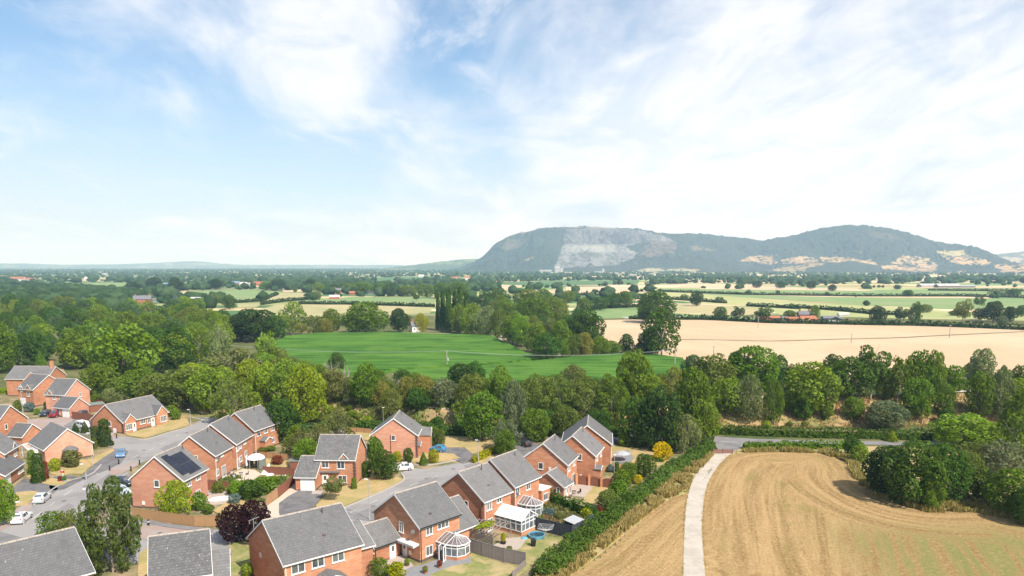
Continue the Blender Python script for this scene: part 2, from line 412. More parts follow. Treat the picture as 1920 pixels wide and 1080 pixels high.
# embankment: cross-sections along its crest
xs = np.arange(-170, 330, 1.5); nx = len(xs); tt = np.linspace(0, 1, 26)
yc = np.interp(xs, _c[:, 0], _c[:, 1]); yf = np.interp(xs, _f[:, 0], _f[:, 1])
Y = (yf - 1)[:, None] + (yc + 13 - yf)[:, None] * tt[None]; X = np.repeat(xs[:, None], 26, 1); Z = T(X, Y)
Z = Z + (fbm(X * .5, Y * .5, 3) - .5) * .5 * (Z > .3) + .02 - .25 * (Z <= .02)
idx = np.arange(nx * 26).reshape(nx, 26)
q = np.stack([idx[:-1, :-1], idx[1:, :-1], idx[1:, 1:], idx[:-1, 1:]], -1).reshape(-1, 4)
M['bank'] = mat('embankment_grass', (.42, .27, .15), 1, (.30, .22, .10), .7, 6, big=(.14, .17, .05), bigscale=.10, bump=.4)
tag(link('embankment', mesh('embankment', np.stack([X, Y, Z], -1).reshape(-1, 3), q, M['bank'], smooth=True)), kind='structure')
crest = [np.array([x, np.interp(x, _c[:, 0], _c[:, 1])]) for x in np.arange(-95, 260, 4)]
M['track'] = mat('stone_dust_path', (.50, .44, .37), 1, (.42, .37, .3), 1.5)
ribbon('towpath', crest, 2.2, .33, M['track'], kind='structure')

# ------------------------------------------------------------------ farmland of the vale
FC = {'wheat': (.66, .49, .33), 'wheat2': (.60, .43, .28), 'tan': (.46, .37, .20), 'straw': (.55, .47, .27), 'lime': (.33, .36, .15), 'green': (.17, .27, .10), 'dgreen': (.08, .16, .06), 'olive': (.22, .24, .11)}
gi, gj = 110, 70
u = np.linspace(-1, 1, gi + 1); v = np.linspace(0, 1, gj + 1); U, Vv = np.meshgrid(u, v, indexing='ij')
YY = 560 + 6400 * Vv ** 1.35; XX = U * 9000
wx = XX + 260 * (fbm(XX / 900, YY / 700, 11) - .5) * 2 + YY * .12; wy = YY + 150 * (fbm(XX / 700, YY / 900, 21) - .5) * 2 * (.35 + .65 * Vv) + .06 * XX * Vv
idx = np.arange((gi + 1) * (gj + 1)).reshape(gi + 1, gj + 1)
q = np.stack([idx[:-1, :-1], idx[1:, :-1], idx[1:, 1:], idx[:-1, 1:]], -1).reshape(-1, 4)
Fv = np.stack([wx, wy, np.full_like(wx, .05)], -1).reshape(-1, 3)
# separate vertices per face so that every field has a clean edge; leave a hedge-wide gap
cen = Fv[q].mean(1, keepdims=True); Q = cen + (Fv[q] - cen) * .985
cx_ = cen[:, 0, 0]
pal = np.array([FC[k] for k in ('wheat', 'wheat2', 'tan', 'straw', 'lime', 'green', 'dgreen', 'olive')])
pr = rng.random(len(q)); side_ = cx_ > 200
pick = np.where(side_, np.searchsorted([.16, .26, .36, .48, .62, .78, .86], pr), np.searchsorted([.03, .06, .13, .19, .32, .56, .84], pr))
cc = np.repeat(pal[pick][:, None], 4, 1).reshape(-1, 3) * (0.85 + .3 * rng.random((len(q), 1, 1)).repeat(4, 1).reshape(-1, 1))
M['fields'] = attr_mat('fields', 1, .12, .006)
me = mesh('fields', Q.reshape(-1, 3), np.arange(len(q) * 4).reshape(-1, 4), M['fields']); cattr(me, 'Col', cc)
tag(link('fields', me), kind='structure')

# fields that the photograph lets one trace, each a low sheet with its own crop
def crop(name, c, c2, sc, stretch, rot, big=None, bs=.02, bump=.2):
    return mat(name, c, 1, c2, sc, 6, bump, big=big, bigscale=bs, stretch=stretch, rot=rot)
M['wheat'] = crop('ripe_wheat', (.53, .385, .24), (.485, .35, .215), .25, (1, .12, 1), .35, (.57, .42, .27), .012)
M['wheat_far'] = crop('ripe_wheat_far', (.60, .44, .29), (.54, .39, .25), .05, (1, .15, 1), .3)
M['tan'] = crop('cut_meadow', (.44, .37, .20), (.36, .32, .16), .06, (1, .2, 1), .2, (.30, .30, .13), .01)
M['lime'] = crop('pale_pasture', (.36, .37, .15), (.42, .40, .19), .05, (1, .2, 1), -.2, (.28, .32, .12), .008)
M['pasture'] = crop('pasture', (.16, .25, .09), (.20, .28, .10), .05, (1, .2, 1), .3, (.24, .28, .12), .008)
M['beet'] = crop('dark_crop', (.07, .15, .055), (.09, .18, .06), .05, (1, .2, 1), .3)
FLD = [
 ('wheat', [(1112, 601), (1240, 598), (1440, 604), (1620, 607), (1700, 611), (2000, 620), (2040, 720), (1500, 700), (1290, 676), (1240, 668), (1190, 655), (1140, 642), (1122, 622)]),
 ('lime', [(1189, 556), (1232, 547), (1350, 552), (1440, 563), (1560, 571), (1700, 577), (1790, 584), (2000, 592), (2000, 603), (1700, 598), (1560, 594), (1462, 590), (1430, 574), (1340, 571), (1260, 564)]),
 ('tan', [(1252, 567), (1340, 573), (1425, 577), (1450, 590), (1340, 589), (1262, 584), (1225, 574)]),
 ('pasture', [(1090, 586), (1150, 579), (1200, 583), (1262, 587), (1340, 592), (1440, 596), (1440, 601), (1240, 595), (1118, 598), (1100, 593)]),
 ('pasture', [(1302, 551), (1560, 557), (2000, 561), (2000, 582), (1780, 580), (1600, 571), (1440, 561)]),
 ('pasture', [(1240, 541), (1400, 543), (1540, 545), (1800, 542), (2000, 543), (2000, 555), (1616, 554), (1400, 551), (1234, 545)]),
 ('wheat_far', [(1268, 539), (1282, 534), (1440, 537), (1600, 543), (1650, 546), (1500, 544)]),
 ('wheat_far', [(1060, 538), (1200, 537), (1198, 545), (1158, 551), (1062, 546)]),
 ('wheat_far', [(905, 537), (977, 531), (990, 534), (960, 545), (930, 541)]),
 ('beet', [(900, 529), (1200, 525), (1195, 533), (1000, 536), (915, 533)]),
 ('pasture', [(343, 556), (358, 546), (480, 543), (527, 547), (498, 563), (446, 568), (390, 564)]),
 ('tan', [(495, 567), (531, 549), (592, 550), (592, 558), (532, 566)]),
 ('wheat_far', [(529, 545), (590, 543), (590, 547), (531, 548)]),
 ('tan', [(480, 582), (520, 572), (570, 571), (690, 573), (812, 577), (806, 588), (700, 593), (560, 595), (496, 592)]),
 ('pasture', [(563, 567), (620, 561), (660, 557), (817, 558), (814, 572), (655, 568)]),
 ('tan', [(448, 571), (492, 571), (480, 577), (444, 578)]),
 ('pasture', [(232, 548), (256, 540), (282, 542), (280, 552), (250, 553)]),
 ('wheat_far', [(345, 573), (350, 580), (326, 586), (318, 577)]),
 ('wheat', [(1010, 601), (1040, 598), (1045, 612), (1020, 615)]),
 ('beet', [(670, 521), (818, 519), (820, 528), (700, 527)]),
 ('pasture', [(120, 531), (250, 530), (250, 541), (190, 543), (130, 541)]),
]
for k, (mn, pts) in enumerate(FLD):
    sheet({'wheat': 'wheat_field', 'wheat_far': 'wheat_field', 'tan': 'cut_field', 'lime': 'pasture_field', 'pasture': 'pasture_field', 'beet': 'crop_field'}[mn], pts, .12 + .015 * k, M[mn])
# maize: rows standing 1.6 m high
mm, NN, b = base_mat('maize', 1, .1); tc_ = NN.new('ShaderNodeTexCoord'); V = tc_.outputs['Object']
r_ = NN.noise(NN.mapping(V, (.04, .5, 1), (0, 0, R(3))), .8, 7, .75, .2); g_ = NN.noise(V, .05, 4, .6); f_ = NN.noise(V, .8, 5, .75)
c_ = NN.mix(NN.ramp(r_, .40, .60), (.026, .095, .012), (.10, .225, .028)); c_ = NN.mix(NN.ramp(g_, .4, .65, 0, .6), c_, (.12, .24, .035)); c_ = NN.mix(NN.ramp(f_, .55, .75, 0, .5), c_, (.02, .065, .015))
NN.link(c_, b.inputs['Base Color']); bp = NN.new('ShaderNodeBump'); bp.inputs['Distance'].default_value = .8; bp.inputs['Strength'].default_value = .9
NN.link(f_, bp.inputs['Height']); NN.link(bp.outputs[0], b.inputs['Normal']); M['maize'] = mm
sheet('maize_field', [(488, 665), (530, 636), (600, 629), (720, 628), (850, 632), (920, 634), (955, 651), (985, 668), (1030, 676), (940, 686), (840, 692), (740, 699), (640, 708), (540, 704), (480, 690)], 1.7, M['maize'], t=1.7)
sheet('maize_field', [(745, 703), (850, 697), (945, 690), (1080, 675), (1200, 668), (1280, 678), (1290, 703), (1200, 716), (1000, 722), (850, 720), (742, 716)], 1.7, M['maize'], t=1.7)
M['margin'] = mat('rough_margin', (.36, .32, .22), 1, (.25, .27, .13), .4, 5, big=(.42, .35, .25), bigscale=.08)
sheet('field_margin', [(500, 634), (600, 624), (700, 622), (860, 626), (940, 630), (960, 640), (930, 637), (850, 635), (700, 631), (600, 632), (530, 640), (495, 660)], .08, M['margin'])
ribbon('field_margin', [at(*p)[:2] for p in spline([(740, 700), (840, 694), (940, 688), (1080, 673), (1200, 666)], 5)], 4, .3, M['margin'])
ribbon('ditch', [at(*p)[:2] for p in spline([(1262, 637), (1350, 638), (1450, 640), (1560, 637), (1680, 634), (1760, 630), (1930, 622)], 6)], 2.2, .5, M['margin'])
M['ditch2'] = mat('rough_strip', (.42, .30, .18), 1, (.34, .26, .14), .5)

# ------------------------------------------------------------------ hills
def hill(name, crest, r0, r1, r2, n_az, n_r, shape, rough, cover, m, extra=None):
    cp = np.array(crest, float); PX = np.linspace(cp[0, 0], cp[-1, 0], n_az); CY = np.interp(PX, cp[:, 0], cp[:, 1])
    CY = np.convolve(np.pad(CY, 6, 'edge'), np.ones(13) / 13, 'valid')
    az = np.arctan2(PX - 960, F)
    s = np.concatenate([np.linspace(0, 1, n_r), 1 + np.linspace(0, 1, n_r // 6 + 2)[1:]])
    S, A = np.meshgrid(s, az); CYg = np.repeat(CY[:, None], len(s), 1); PXg = np.repeat(PX[:, None], len(s), 1)
    Rr = np.where(S <= 1, r0 + (r1 - r0) * S, r1 + (r2 - r1) * (S - 1))
    top = H + (HOR - CYg) / F * r1 * np.cos(A) - 6
    prof = np.where(S <= 1, shape(np.clip(S, 0, 1), PXg), 1 - sst(0, 1, S - 1))
    X = Rr * np.sin(A); Y = Rr * np.cos(A); 
    env = np.clip(prof * 4, 0, 1) * np.where(S < 1, 1, .5)
    Z = top * prof
    spur = (fbm(X / 210, Y / 700, 5, 5) - .5) * 1.0 - np.abs(fbm(X / 330, Y / 900, 55, 3) - .5) * .9
    Z = Z + spur * rough * env * np.clip((1 - S) * 5, 0, 1)
    Z = Z + 1
    if extra is not None: Z = extra(X, Y, Z, S, PXg, top)
    QX, QY = proj(X, Y, Z)
    col, bump = cover(QX, QY, X, Y, Z, S)
    Z = Z + bump * env
    na, ns = X.shape; idx = np.arange(na * ns).reshape(na, ns)
    q = np.stack([idx[:-1, :-1], idx[:-1, 1:], idx[1:, 1:], idx[1:, :-1]], -1).reshape(-1, 4)
    me = mesh(name, np.stack([X, Y, Z], -1).reshape(-1, 3), q, m, smooth=True); cattr(me, 'Col', col.reshape(-1, 3))
    return tag(link(name, me), kind='structure')
M['hill'] = attr_mat('hillside', 1, .3, .012)
WOOD = np.array((.034, .045, .026)); GR = np.array((.12, .15, .06))
QUARRY = [(1060, 429), (1120, 427), (1195, 430), (1246, 444), (1262, 452), (1205, 455), (1172, 462), (1180, 468), (1198, 473), (1190, 483), (1160, 497), (1120, 500), (1070, 502), (1039, 503), (1052, 470), (1058, 447)]
TANS = [  # fields and scars on the hill, traced
 ((0.51, 0.39, 0.22), [(1385, 489), (1405, 480), (1444, 479), (1456, 490), (1450, 497), (1430, 494)]), ((0.54, 0.41, 0.24), [(1462, 486), (1480, 481), (1530, 482), (1536, 492), (1490, 494), (1466, 493)]),
 ((0.54, 0.41, 0.24), [(1538, 482), (1590, 484), (1640, 490), (1645, 497), (1600, 488), (1548, 493)]), ((0.49, 0.39, 0.21), [(1440, 508), (1520, 492), (1548, 495), (1515, 502), (1495, 512)]),
 ((0.51, 0.40, 0.22), [(1320, 512), (1390, 511), (1430, 512), (1430, 520), (1330, 520)]), ((0.47, 0.35, 0.21), [(1265, 507), (1310, 506), (1312, 515), (1268, 516)]),
 ((0.57, 0.44, 0.24), [(1435, 517), (1510, 515), (1600, 517), (1610, 524), (1440, 523)]), ((0.57, 0.43, 0.26), [(1650, 500), (1690, 493), (1760, 498), (1750, 508), (1720, 510), (1655, 505)]),
 ((0.55, 0.43, 0.25), [(1672, 491), (1700, 481), (1745, 482), (1750, 495), (1700, 500)]), ((0.49, 0.46, 0.24), [(1757, 471), (1808, 470), (1815, 482), (1770, 481)]),
 ((0.57, 0.43, 0.24), [(1768, 483), (1830, 483), (1860, 493), (1850, 498), (1780, 492)]), ((0.59, 0.43, 0.24), [(1800, 509), (1870, 520), (1860, 523), (1770, 513)]),
 ((0.59, 0.43, 0.24), [(1860, 497), (1920, 496), (1990, 500), (1990, 524), (1920, 523), (1880, 512)]), ((0.41, 0.41, 0.19), [(1610, 468), (1620, 475), (1600, 472)]),
 ((0.41, 0.37, 0.26), [(1290, 459), (1340, 466), (1343, 470), (1300, 470)]), ((0.30, 0.26, 0.18), [(940, 465), (950, 450), (985, 446), (975, 466), (950, 474)]), ((0.43, 0.39, 0.28), [(977, 487), (1000, 480), (992, 490)]),
 ((0.17, 0.14, 0.12), [(1210, 462), (1235, 448), (1272, 452), (1268, 474), (1225, 482), (1200, 478)]), ((0.19, 0.15, 0.12), [(1610, 433), (1680, 440), (1700, 448), (1640, 446)]), ((0.27, 0.28, 0.19), [(1450, 478), (1465, 479), (1460, 481)]),
 ((0.47, 0.45, 0.29), [(1165, 512), (1215, 503), (1290, 505), (1310, 511), (1230, 513)]), ((0.49, 0.38, 0.22), [(1590, 520), (1650, 517), (1700, 520), (1690, 526)]),
]
QYMAX = lambda p: max(b for a, b in p)
def cover_main(QX, QY, X, Y, Z, S):
    col = np.ones(QX.shape + (3,)) * WOOD; n = fbm(X / 60, Y / 90, 9, 4)
    col = col * (.75 + .55 * n[..., None])
    wood = np.ones(QX.shape, bool)
    jx = QX + (fbm(X / 60, Y / 60, 31, 5) - .5) * 22; jy = QY + (fbm(X / 60, Y / 60, 32, 5) - .5) * 9
    for c, p in TANS:
        i = inpoly(jx, jy, p); i &= (fbm(X / 22, Y / 22, 71, 3) < .62); cc_ = np.array(c) * np.array((.70, .66, .60)) * (.8 + .4 * fbm(X / 40, Y / 40, 72)[i][:, None]); col[i] = cc_ if QYMAX(p) > 478 else cc_ * .45 + col[i] * .55; wood &= ~i
    i = inpoly(QX + (jx - QX) * .3, QY + (jy - QY) * .3, QUARRY); col[i] = np.array((.19, .19, .185)) * (.62 + .5 * fbm(X / 16, Z / 10, 4, 5)[i][:, None]); wood &= ~i
    top = i & (QY < 462) & (QX < 1240); st = ((Z + 5 * fbm(X / 60, Y / 60, 6)) / 15) % 1 < .42; col[top & st] *= .34  # bench shade painted into the quarry colour as dark level bands
    br = i & (QY > 459) & (QY < 473) & (fbm(X / 40, Y / 40, 19) > .35); col[br] = col[br] * .4 + np.array((.27, .28, .24)) * .6
    sc = i & (QY > 473) & (fbm(X / 30, Z / 25, 29, 4) > .56); col[sc] = (.10, .11, .09)
    # bracken heath near the summit
    i = (S > .93) & (QX > 930) & (QX < 1240) & (fbm(X / 70, Y / 70, 8) > .42); col[i] = (.20, .17, .10); wood &= ~i
    hedge = (~wood) & (fbm(X / 35, Y / 28, 77, 3) > .70) & (QY > 478); col[hedge] = WOOD; wood |= hedge
    bump = np.where(wood, (vnoise(X / 10, Y / 10, 41) - .45) * 15 + (vnoise(X / 28, Y / 24, 42) - .5) * 14, (fbm(X / 20, Y / 20, 43) - .5) * 10)
    return col, bump
def shp(s, px):
    cl = .42 * sst(0, .45, s) + .58 * sst(.42, .98, s)                    # craggy western face
    gentle = .30 * s + .70 * sst(.35, 1, s)
    k = sst(1300, 1460, px)
    return cl * (1 - k) + gentle * k
def extra(X, Y, Z, S, PX, top):
    # wooded knoll on the foothills and quarry benches
    az0 = math.atan2(1575 - 960, F); kx, ky = 4560 * math.sin(az0), 4560 * math.cos(az0)
    Z = Z + 52 * np.exp(-(((X - kx) / 185) ** 2 + ((Y - ky) / 170) ** 2) ** 1.5)
    QX, QY = proj(X, Y, Z); i = inpoly(QX, QY, QUARRY)
    zq = np.floor(Z / 15) * 15 + 15 * sst(.35, .65, Z / 15 % 1)
    return np.where(i & (QY < 470), zq, Z) - np.where(i & (QY > 470), 6 * fbm(X / 18, Y / 30, 6), 0)
CREST = [(820, 508), (860, 503), (884, 494), (900, 485), (912, 475), (925, 461), (945, 448), (962, 440), (1000, 433), (1050, 427), (1100, 426), (1150, 429), (1200, 432), (1240, 440), (1300, 439), (1340, 443), (1380, 446), (1418, 452), (1440, 449), (1480, 442), (1520, 431), (1560, 425), (1600, 424), (1650, 429), (1690, 438), (1720, 448), (1760, 457), (1800, 461), (1840, 473), (1870, 486), (1890, 492), (1925, 496), (2000, 499), (2150, 506)]
hill('hills', CREST, 4150, 5300, 6600, 900, 190, shp, 95, cover_main, M['hill'], extra)
def cover_pale(c1, c2, thr):
    def f(QX, QY, X, Y, Z, S):
        n = fbm(X / 160, Y / 260, 13, 4); col = np.ones(QX.shape + (3,)) * np.array(c1); col[n > thr] = c2
        return col, (vnoise(X / 25, Y / 25, 2) - .3) * 10
    return f
hill('hills', [(690, 506), (760, 498), (800, 494), (850, 488), (890, 485), (930, 486), (980, 492), (1040, 500)], 5200, 6100, 7000, 200, 50, lambda s, p: sst(0, 1, s), 20, cover_pale((.06, .10, .05), (.16, .20, .09), .55), M['hill'])
hill('hills', [(1780, 492), (1840, 478), (1870, 475), (1900, 472), (1960, 470), (2100, 468), (2300, 474)], 7200, 8300, 9200, 160, 50, lambda s, p: sst(0, 1, s), 30, cover_pale((.36, .30, .18), (.07, .09, .05), .52), M['hill'])
hill('hills', [(-1300, 493), (-200, 494), (60, 494), (120, 496), (200, 496), (270, 494), (330, 491), (380, 489), (410, 493), (440, 496), (600, 496.5), (760, 497)], 9500, 12500, 13800, 500, 50, lambda s, p: sst(0, 1, s), 40, cover_pale((.06, .10, .06), (.20, .22, .12), .6), M['hill'])
# ------------------------------------------------------------------ foliage
def leaf_quads(pts, nrm, size, rg, droop=0.):
    """one bent quad (a clump of leaves) per point"""
    n = len(pts); nrm = nrm + rg.normal(0, .75, (n, 3)); nrm[:, 2] += .15; nrm /= np.linalg.norm(nrm, axis=1, keepdims=True)
    up = rg.normal(0, 1, (n, 3)); a = np.cross(nrm, up); a /= np.maximum(np.linalg.norm(a, axis=1, keepdims=True), 1e-6); b = np.cross(nrm, a)
    if droop:
        b = b * (1 - droop) + np.array([0, 0, -1.]) * droop; a = np.cross(b, nrm); a /= np.maximum(np.linalg.norm(a, axis=1, keepdims=True), 1e-6)
    s = size * rg.uniform(.6, 1.35, (n, 1)); e = 1 + droop * 1.6
    v = np.stack([pts - a * s * .5, pts + b * s * .5 * e + nrm * s * .12, pts + a * s * .5, pts - b * s * .5 * e - nrm * s * .1], 1)
    return v.reshape(-1, 3)
def cloud(blobs, n, rg, up=.2, inner=.55):
    """points on and in a union of ellipsoids, the hidden ones thinned out"""
    B = np.array(blobs, float); wts = (B[:, 3] * B[:, 4]); wts /= wts.sum(); P = []; Nn = []; tot = 0
    while tot < n:
        k = rg.choice(len(B), n, p=wts); d = rg.normal(0, 1, (n, 3)); d[:, 2] += up; d /= np.linalg.norm(d, axis=1, keepdims=True)
        rad = 1 - (1 - inner) * rg.random(n) ** 2.2
        R3 = np.stack([B[k, 3], B[k, 3], B[k, 4]], 1); p = B[k, :3] + d * R3 * rad[:, None]
        inside = np.zeros(n)
        for b in B: inside += (((p[:, :2] - b[:2]) ** 2).sum(1) / b[3] ** 2 + (p[:, 2] - b[2]) ** 2 / b[4] ** 2 < .55)
        keep = (inside == 0) | (rg.random(n) < .12); P.append(p[keep]); Nn.append(d[keep]); tot += keep.sum()
    return np.concatenate(P)[:n], np.concatenate(Nn)[:n]
def foliage(name, blobs, n, size, seed, up=.2, inner=.6, droop=0., tone=.45):
    rg = np.random.default_rng(seed); p, d = cloud(blobs, n, rg, up, inner)
    v = leaf_quads(p, d, size, rg, droop); me = mesh(name, v, np.arange(len(v)).reshape(-1, 4), M['leaf'])
    B = np.array(blobs); near = np.argmin(((p[:, None, :] - B[None, :, :3]) ** 2).sum(2), 1); bt = rg.uniform(-.16, .16, len(B))
    fattr(me, 'tone', np.clip(tone + bt[near] + rg.normal(0, .13, n), .05, 1)); return me
def blobs_round(rg, k=22, z0=.22, flat=1., r=(.13, .22), pw=1.):
    out = [(0, 0, .55, .26, .26 * flat)]
    for i in range(k):
        t = 2 * math.pi * (i * .618 + rg.uniform(-.1, .1)); h = ((i + .5) / k) ** pw; z = z0 + (.9 - z0) * h
        prof = math.sin(math.pi * (.12 + .80 * h)) ** .6 * .5
        rr = rg.uniform(*r); rad = max(prof - rr * .8, 0) * rg.uniform(.8, 1.12)
        out.append((rad * math.cos(t), rad * math.sin(t), min(z, 1 - rr * .8), rr, rr * rg.uniform(.7, .95)))
    return out
def blobs_col(rg, k=12, wd=.34, z0=.05, taper=.6):
    out = []
    for i in range(k):
        h = i / (k - 1); rr = wd * (1 - taper * h ** 1.6) * rg.uniform(.85, 1.1); out.append((rg.uniform(-.1, .1) * rr, rg.uniform(-.1, .1) * rr, z0 + .09 + (.88 - z0) * h, rr, .13))
    return out
def blobs_open(rg, k=15):
    out = []
    for i in range(k):
        t = 2 * math.pi * (i * .618); h = rg.uniform(0, 1); rad = rg.uniform(.18, .44) * math.sin(math.pi * (.2 + .65 * h)); rr = rg.uniform(.11, .2)
        out.append((rad * math.cos(t), rad * math.sin(t), .34 + .5 * h, rr, rr * .75))
    return out
def limbs(name, seed, m, h0=.5, n=7, r=.03, twigs=0, spread=.3, top=.85):
    rg = random.Random(seed); b = MB(); b.tube((0, 0, -.02), (0, 0, h0 * .6), r, r * .75, 7); b.tube((0, 0, h0 * .6), (rg.uniform(-.03, .03), 0, top), r * .75, r * .25, 6)
    for i in range(n):
        t = 2 * math.pi * i / n + rg.uniform(-.4, .4); z = h0 * rg.uniform(.45, 1.1); e = Vector((math.cos(t) * spread * rg.uniform(.7, 1.2), math.sin(t) * spread * rg.uniform(.7, 1.2), min(z + rg.uniform(.2, .4), .97)))
        b.tube((0, 0, z), e, r * .45, r * .12, 5)
        for j in range(twigs):
            f = rg.uniform(.35, 1); p = Vector((0, 0, z)).lerp(e, f); b.tube(p, p + Vector((rg.uniform(-.14, .14), rg.uniform(-.14, .14), rg.uniform(.04, .22))), r * .17, r * .05, 3)
    return mesh(name, b.v, b.f, m)
PROTO = {}
def proto_set():
    g = np.random.default_rng
    for i in range(4): PROTO['oak%d' % i] = (foliage('crown', blobs_round(g(10 + i), 34, .16, 1., (.10, .20)), 4800, .042, 20 + i), 'tr%d' % (i % 2))
    for i in range(3): PROTO['tall%d' % i] = (foliage('crown', blobs_round(g(40 + i), 26, .12, 1.1, (.10, .19), .9), 4800, .040, 50 + i), 'tr%d' % (i % 2))
    for i in range(2): PROTO['ash%d' % i] = (foliage('crown', blobs_round(g(60 + i), 30, .15, 1., (.08, .15)), 2200, .048, 62 + i, inner=.3), 'trl')
    for i in range(2): PROTO['open%d' % i] = (foliage('crown', blobs_open(g(70 + i), 17), 1900, .05, 72 + i, inner=.4), 'trl')
    PROTO['willow'] = (foliage('crown', blobs_round(g(80), 24, .1), 4200, .036, 81, droop=.55, inner=.5), 'trl')
    PROTO['birch'] = (foliage('crown', blobs_round(g(83), 40, .06, 1.2, (.08, .15)), 6500, .030, 84, droop=.3, inner=.45), 'trl')
    PROTO['poplar'] = (foliage('crown', blobs_col(g(90), 12, .46, .02, .5), 1500, .1, 91, up=.6), 'tr0')
    PROTO['conifer'] = (foliage('crown', blobs_round(g(95), 30, .05, .8, (.1, .19), 1.25), 4200, .045, 96, up=.0, droop=.2), 'tr0')
    PROTO['column'] = (foliage('crown', blobs_col(g(98), 10, .48, .0, .35), 2200, .07, 99), 'tr0')
    PROTO['cone'] = (foliage('crown', blobs_col(g(101), 12, .5, .0, .85), 2200, .065, 102), 'tr0')
    for i in range(3): PROTO['bush%d' % i] = (foliage('crown', [(x, y, z + .1, r, r * .95) for x, y, z, r, q in blobs_round(g(110 + i), 16, .05, .9, (.18, .28))], 1500, .085, 115 + i), None)
    for i in range(2): PROTO['thick%d' % i] = (foliage('crown', [(x, y, z + .1, r, r * .95) for x, y, z, r, q in blobs_round(g(130 + i), 34, .03, .9, (.13, .2))], 6500, .040, 135 + i), None)
    PROTO['dead'] = (limbs('branches', 5, M['bark_pale'], .35, 10, .022, 9, .36, .9), None)
    PROTO['tr0'] = limbs('trunk', 1, M['bark']); PROTO['tr1'] = limbs('trunk', 2, M['bark'], .45, 8, .035)
    PROTO['trl'] = limbs('trunk', 3, M['bark_pale'], .4, 9, .022, 3)
proto_set()
TINT = {'mid': (.145, .22, .040), 'dark': (.080, .142, .032), 'deep': (.052, .090, .026), 'light': (.20, .285, .050), 'lime': (.265, .335, .052), 'olive': (.165, .205, .052), 'blue': (.105, .175, .07),
        'brown': (.165, .18, .062), 'autumn': (.235, .235, .06), 'pale': (.21, .25, .10), 'grey': (.165, .20, .10), 'yellow': (.60, .50, .05), 'gold': (.36, .38, .05), 'purple': (.045, .020, .022), 'bluegrey': (.16, .22, .20), 'rust': (.24, .08, .05), 'thuja': (.075, .115, .03)}
NTREE = [0]
def tree(px, yb, top, wpx, kind='oak', tint='mid', label=None, group=None, name=None, cat='tree', z=None, dead=False):
    """tree whose foot is seen at (px, yb), its top at row top, its crown wpx wide"""
    g = gp(px, yb); D = math.hypot(g[1] * math.cos(PIT) + (H - g[2]) * math.sin(PIT), 0); wd = wpx / F * D
    lo, hi = .2, 60
    for _ in range(30):
        mid = (lo + hi) / 2
        if proj(g[0], g[1], g[2] + mid)[1] > top: lo = mid
        else: hi = mid
    return tree_at(g, lo, wd, kind, tint, label, group, name, cat)
def tree_at(g, h, wd, kind, tint, label, group, name=None, cat='tree'):
    i = NTREE[0]; NTREE[0] += 1
    if kind == 'bush' and wd > 4.2: kind = 'thick'
    k = kind if kind in PROTO else kind + str(i % {'oak': 4, 'tall': 3, 'ash': 2, 'open': 2, 'bush': 3, 'thick': 2}[kind])
    crown, tr = PROTO[k]; bush = kind.startswith('bush') or kind in ('column', 'cone')
    name = name or {'bush': 'bush', 'thick': 'bush', 'column': 'clipped_conifer', 'cone': 'conifer', 'conifer': 'conifer', 'poplar': 'poplar', 'willow': 'willow', 'birch': 'birch', 'dead': 'bare_tree'}.get(kind, 'broadleaf_tree')
    t = TINT[tint] if isinstance(tint, str) else tint; j = rng.uniform(.88, 1.14); t = tuple(q * j for q in t)
    rz = rng.uniform(0, 6.28); s = (wd, wd, h)
    if kind in ('bush', 'thick') or kind == 'dead' or kind in ('column', 'cone'):
        o = link(name, crown, None, tuple(g), rz, s); o.color = (*t, 1); return tag(o, label, cat, group)
    e = empty(name, tuple(g), rz, label=label, cat=cat, group=group); e.scale = s
    c = link('crown', crown, e); c.color = (*t, 1); link('trunk', PROTO[tr], e); return e

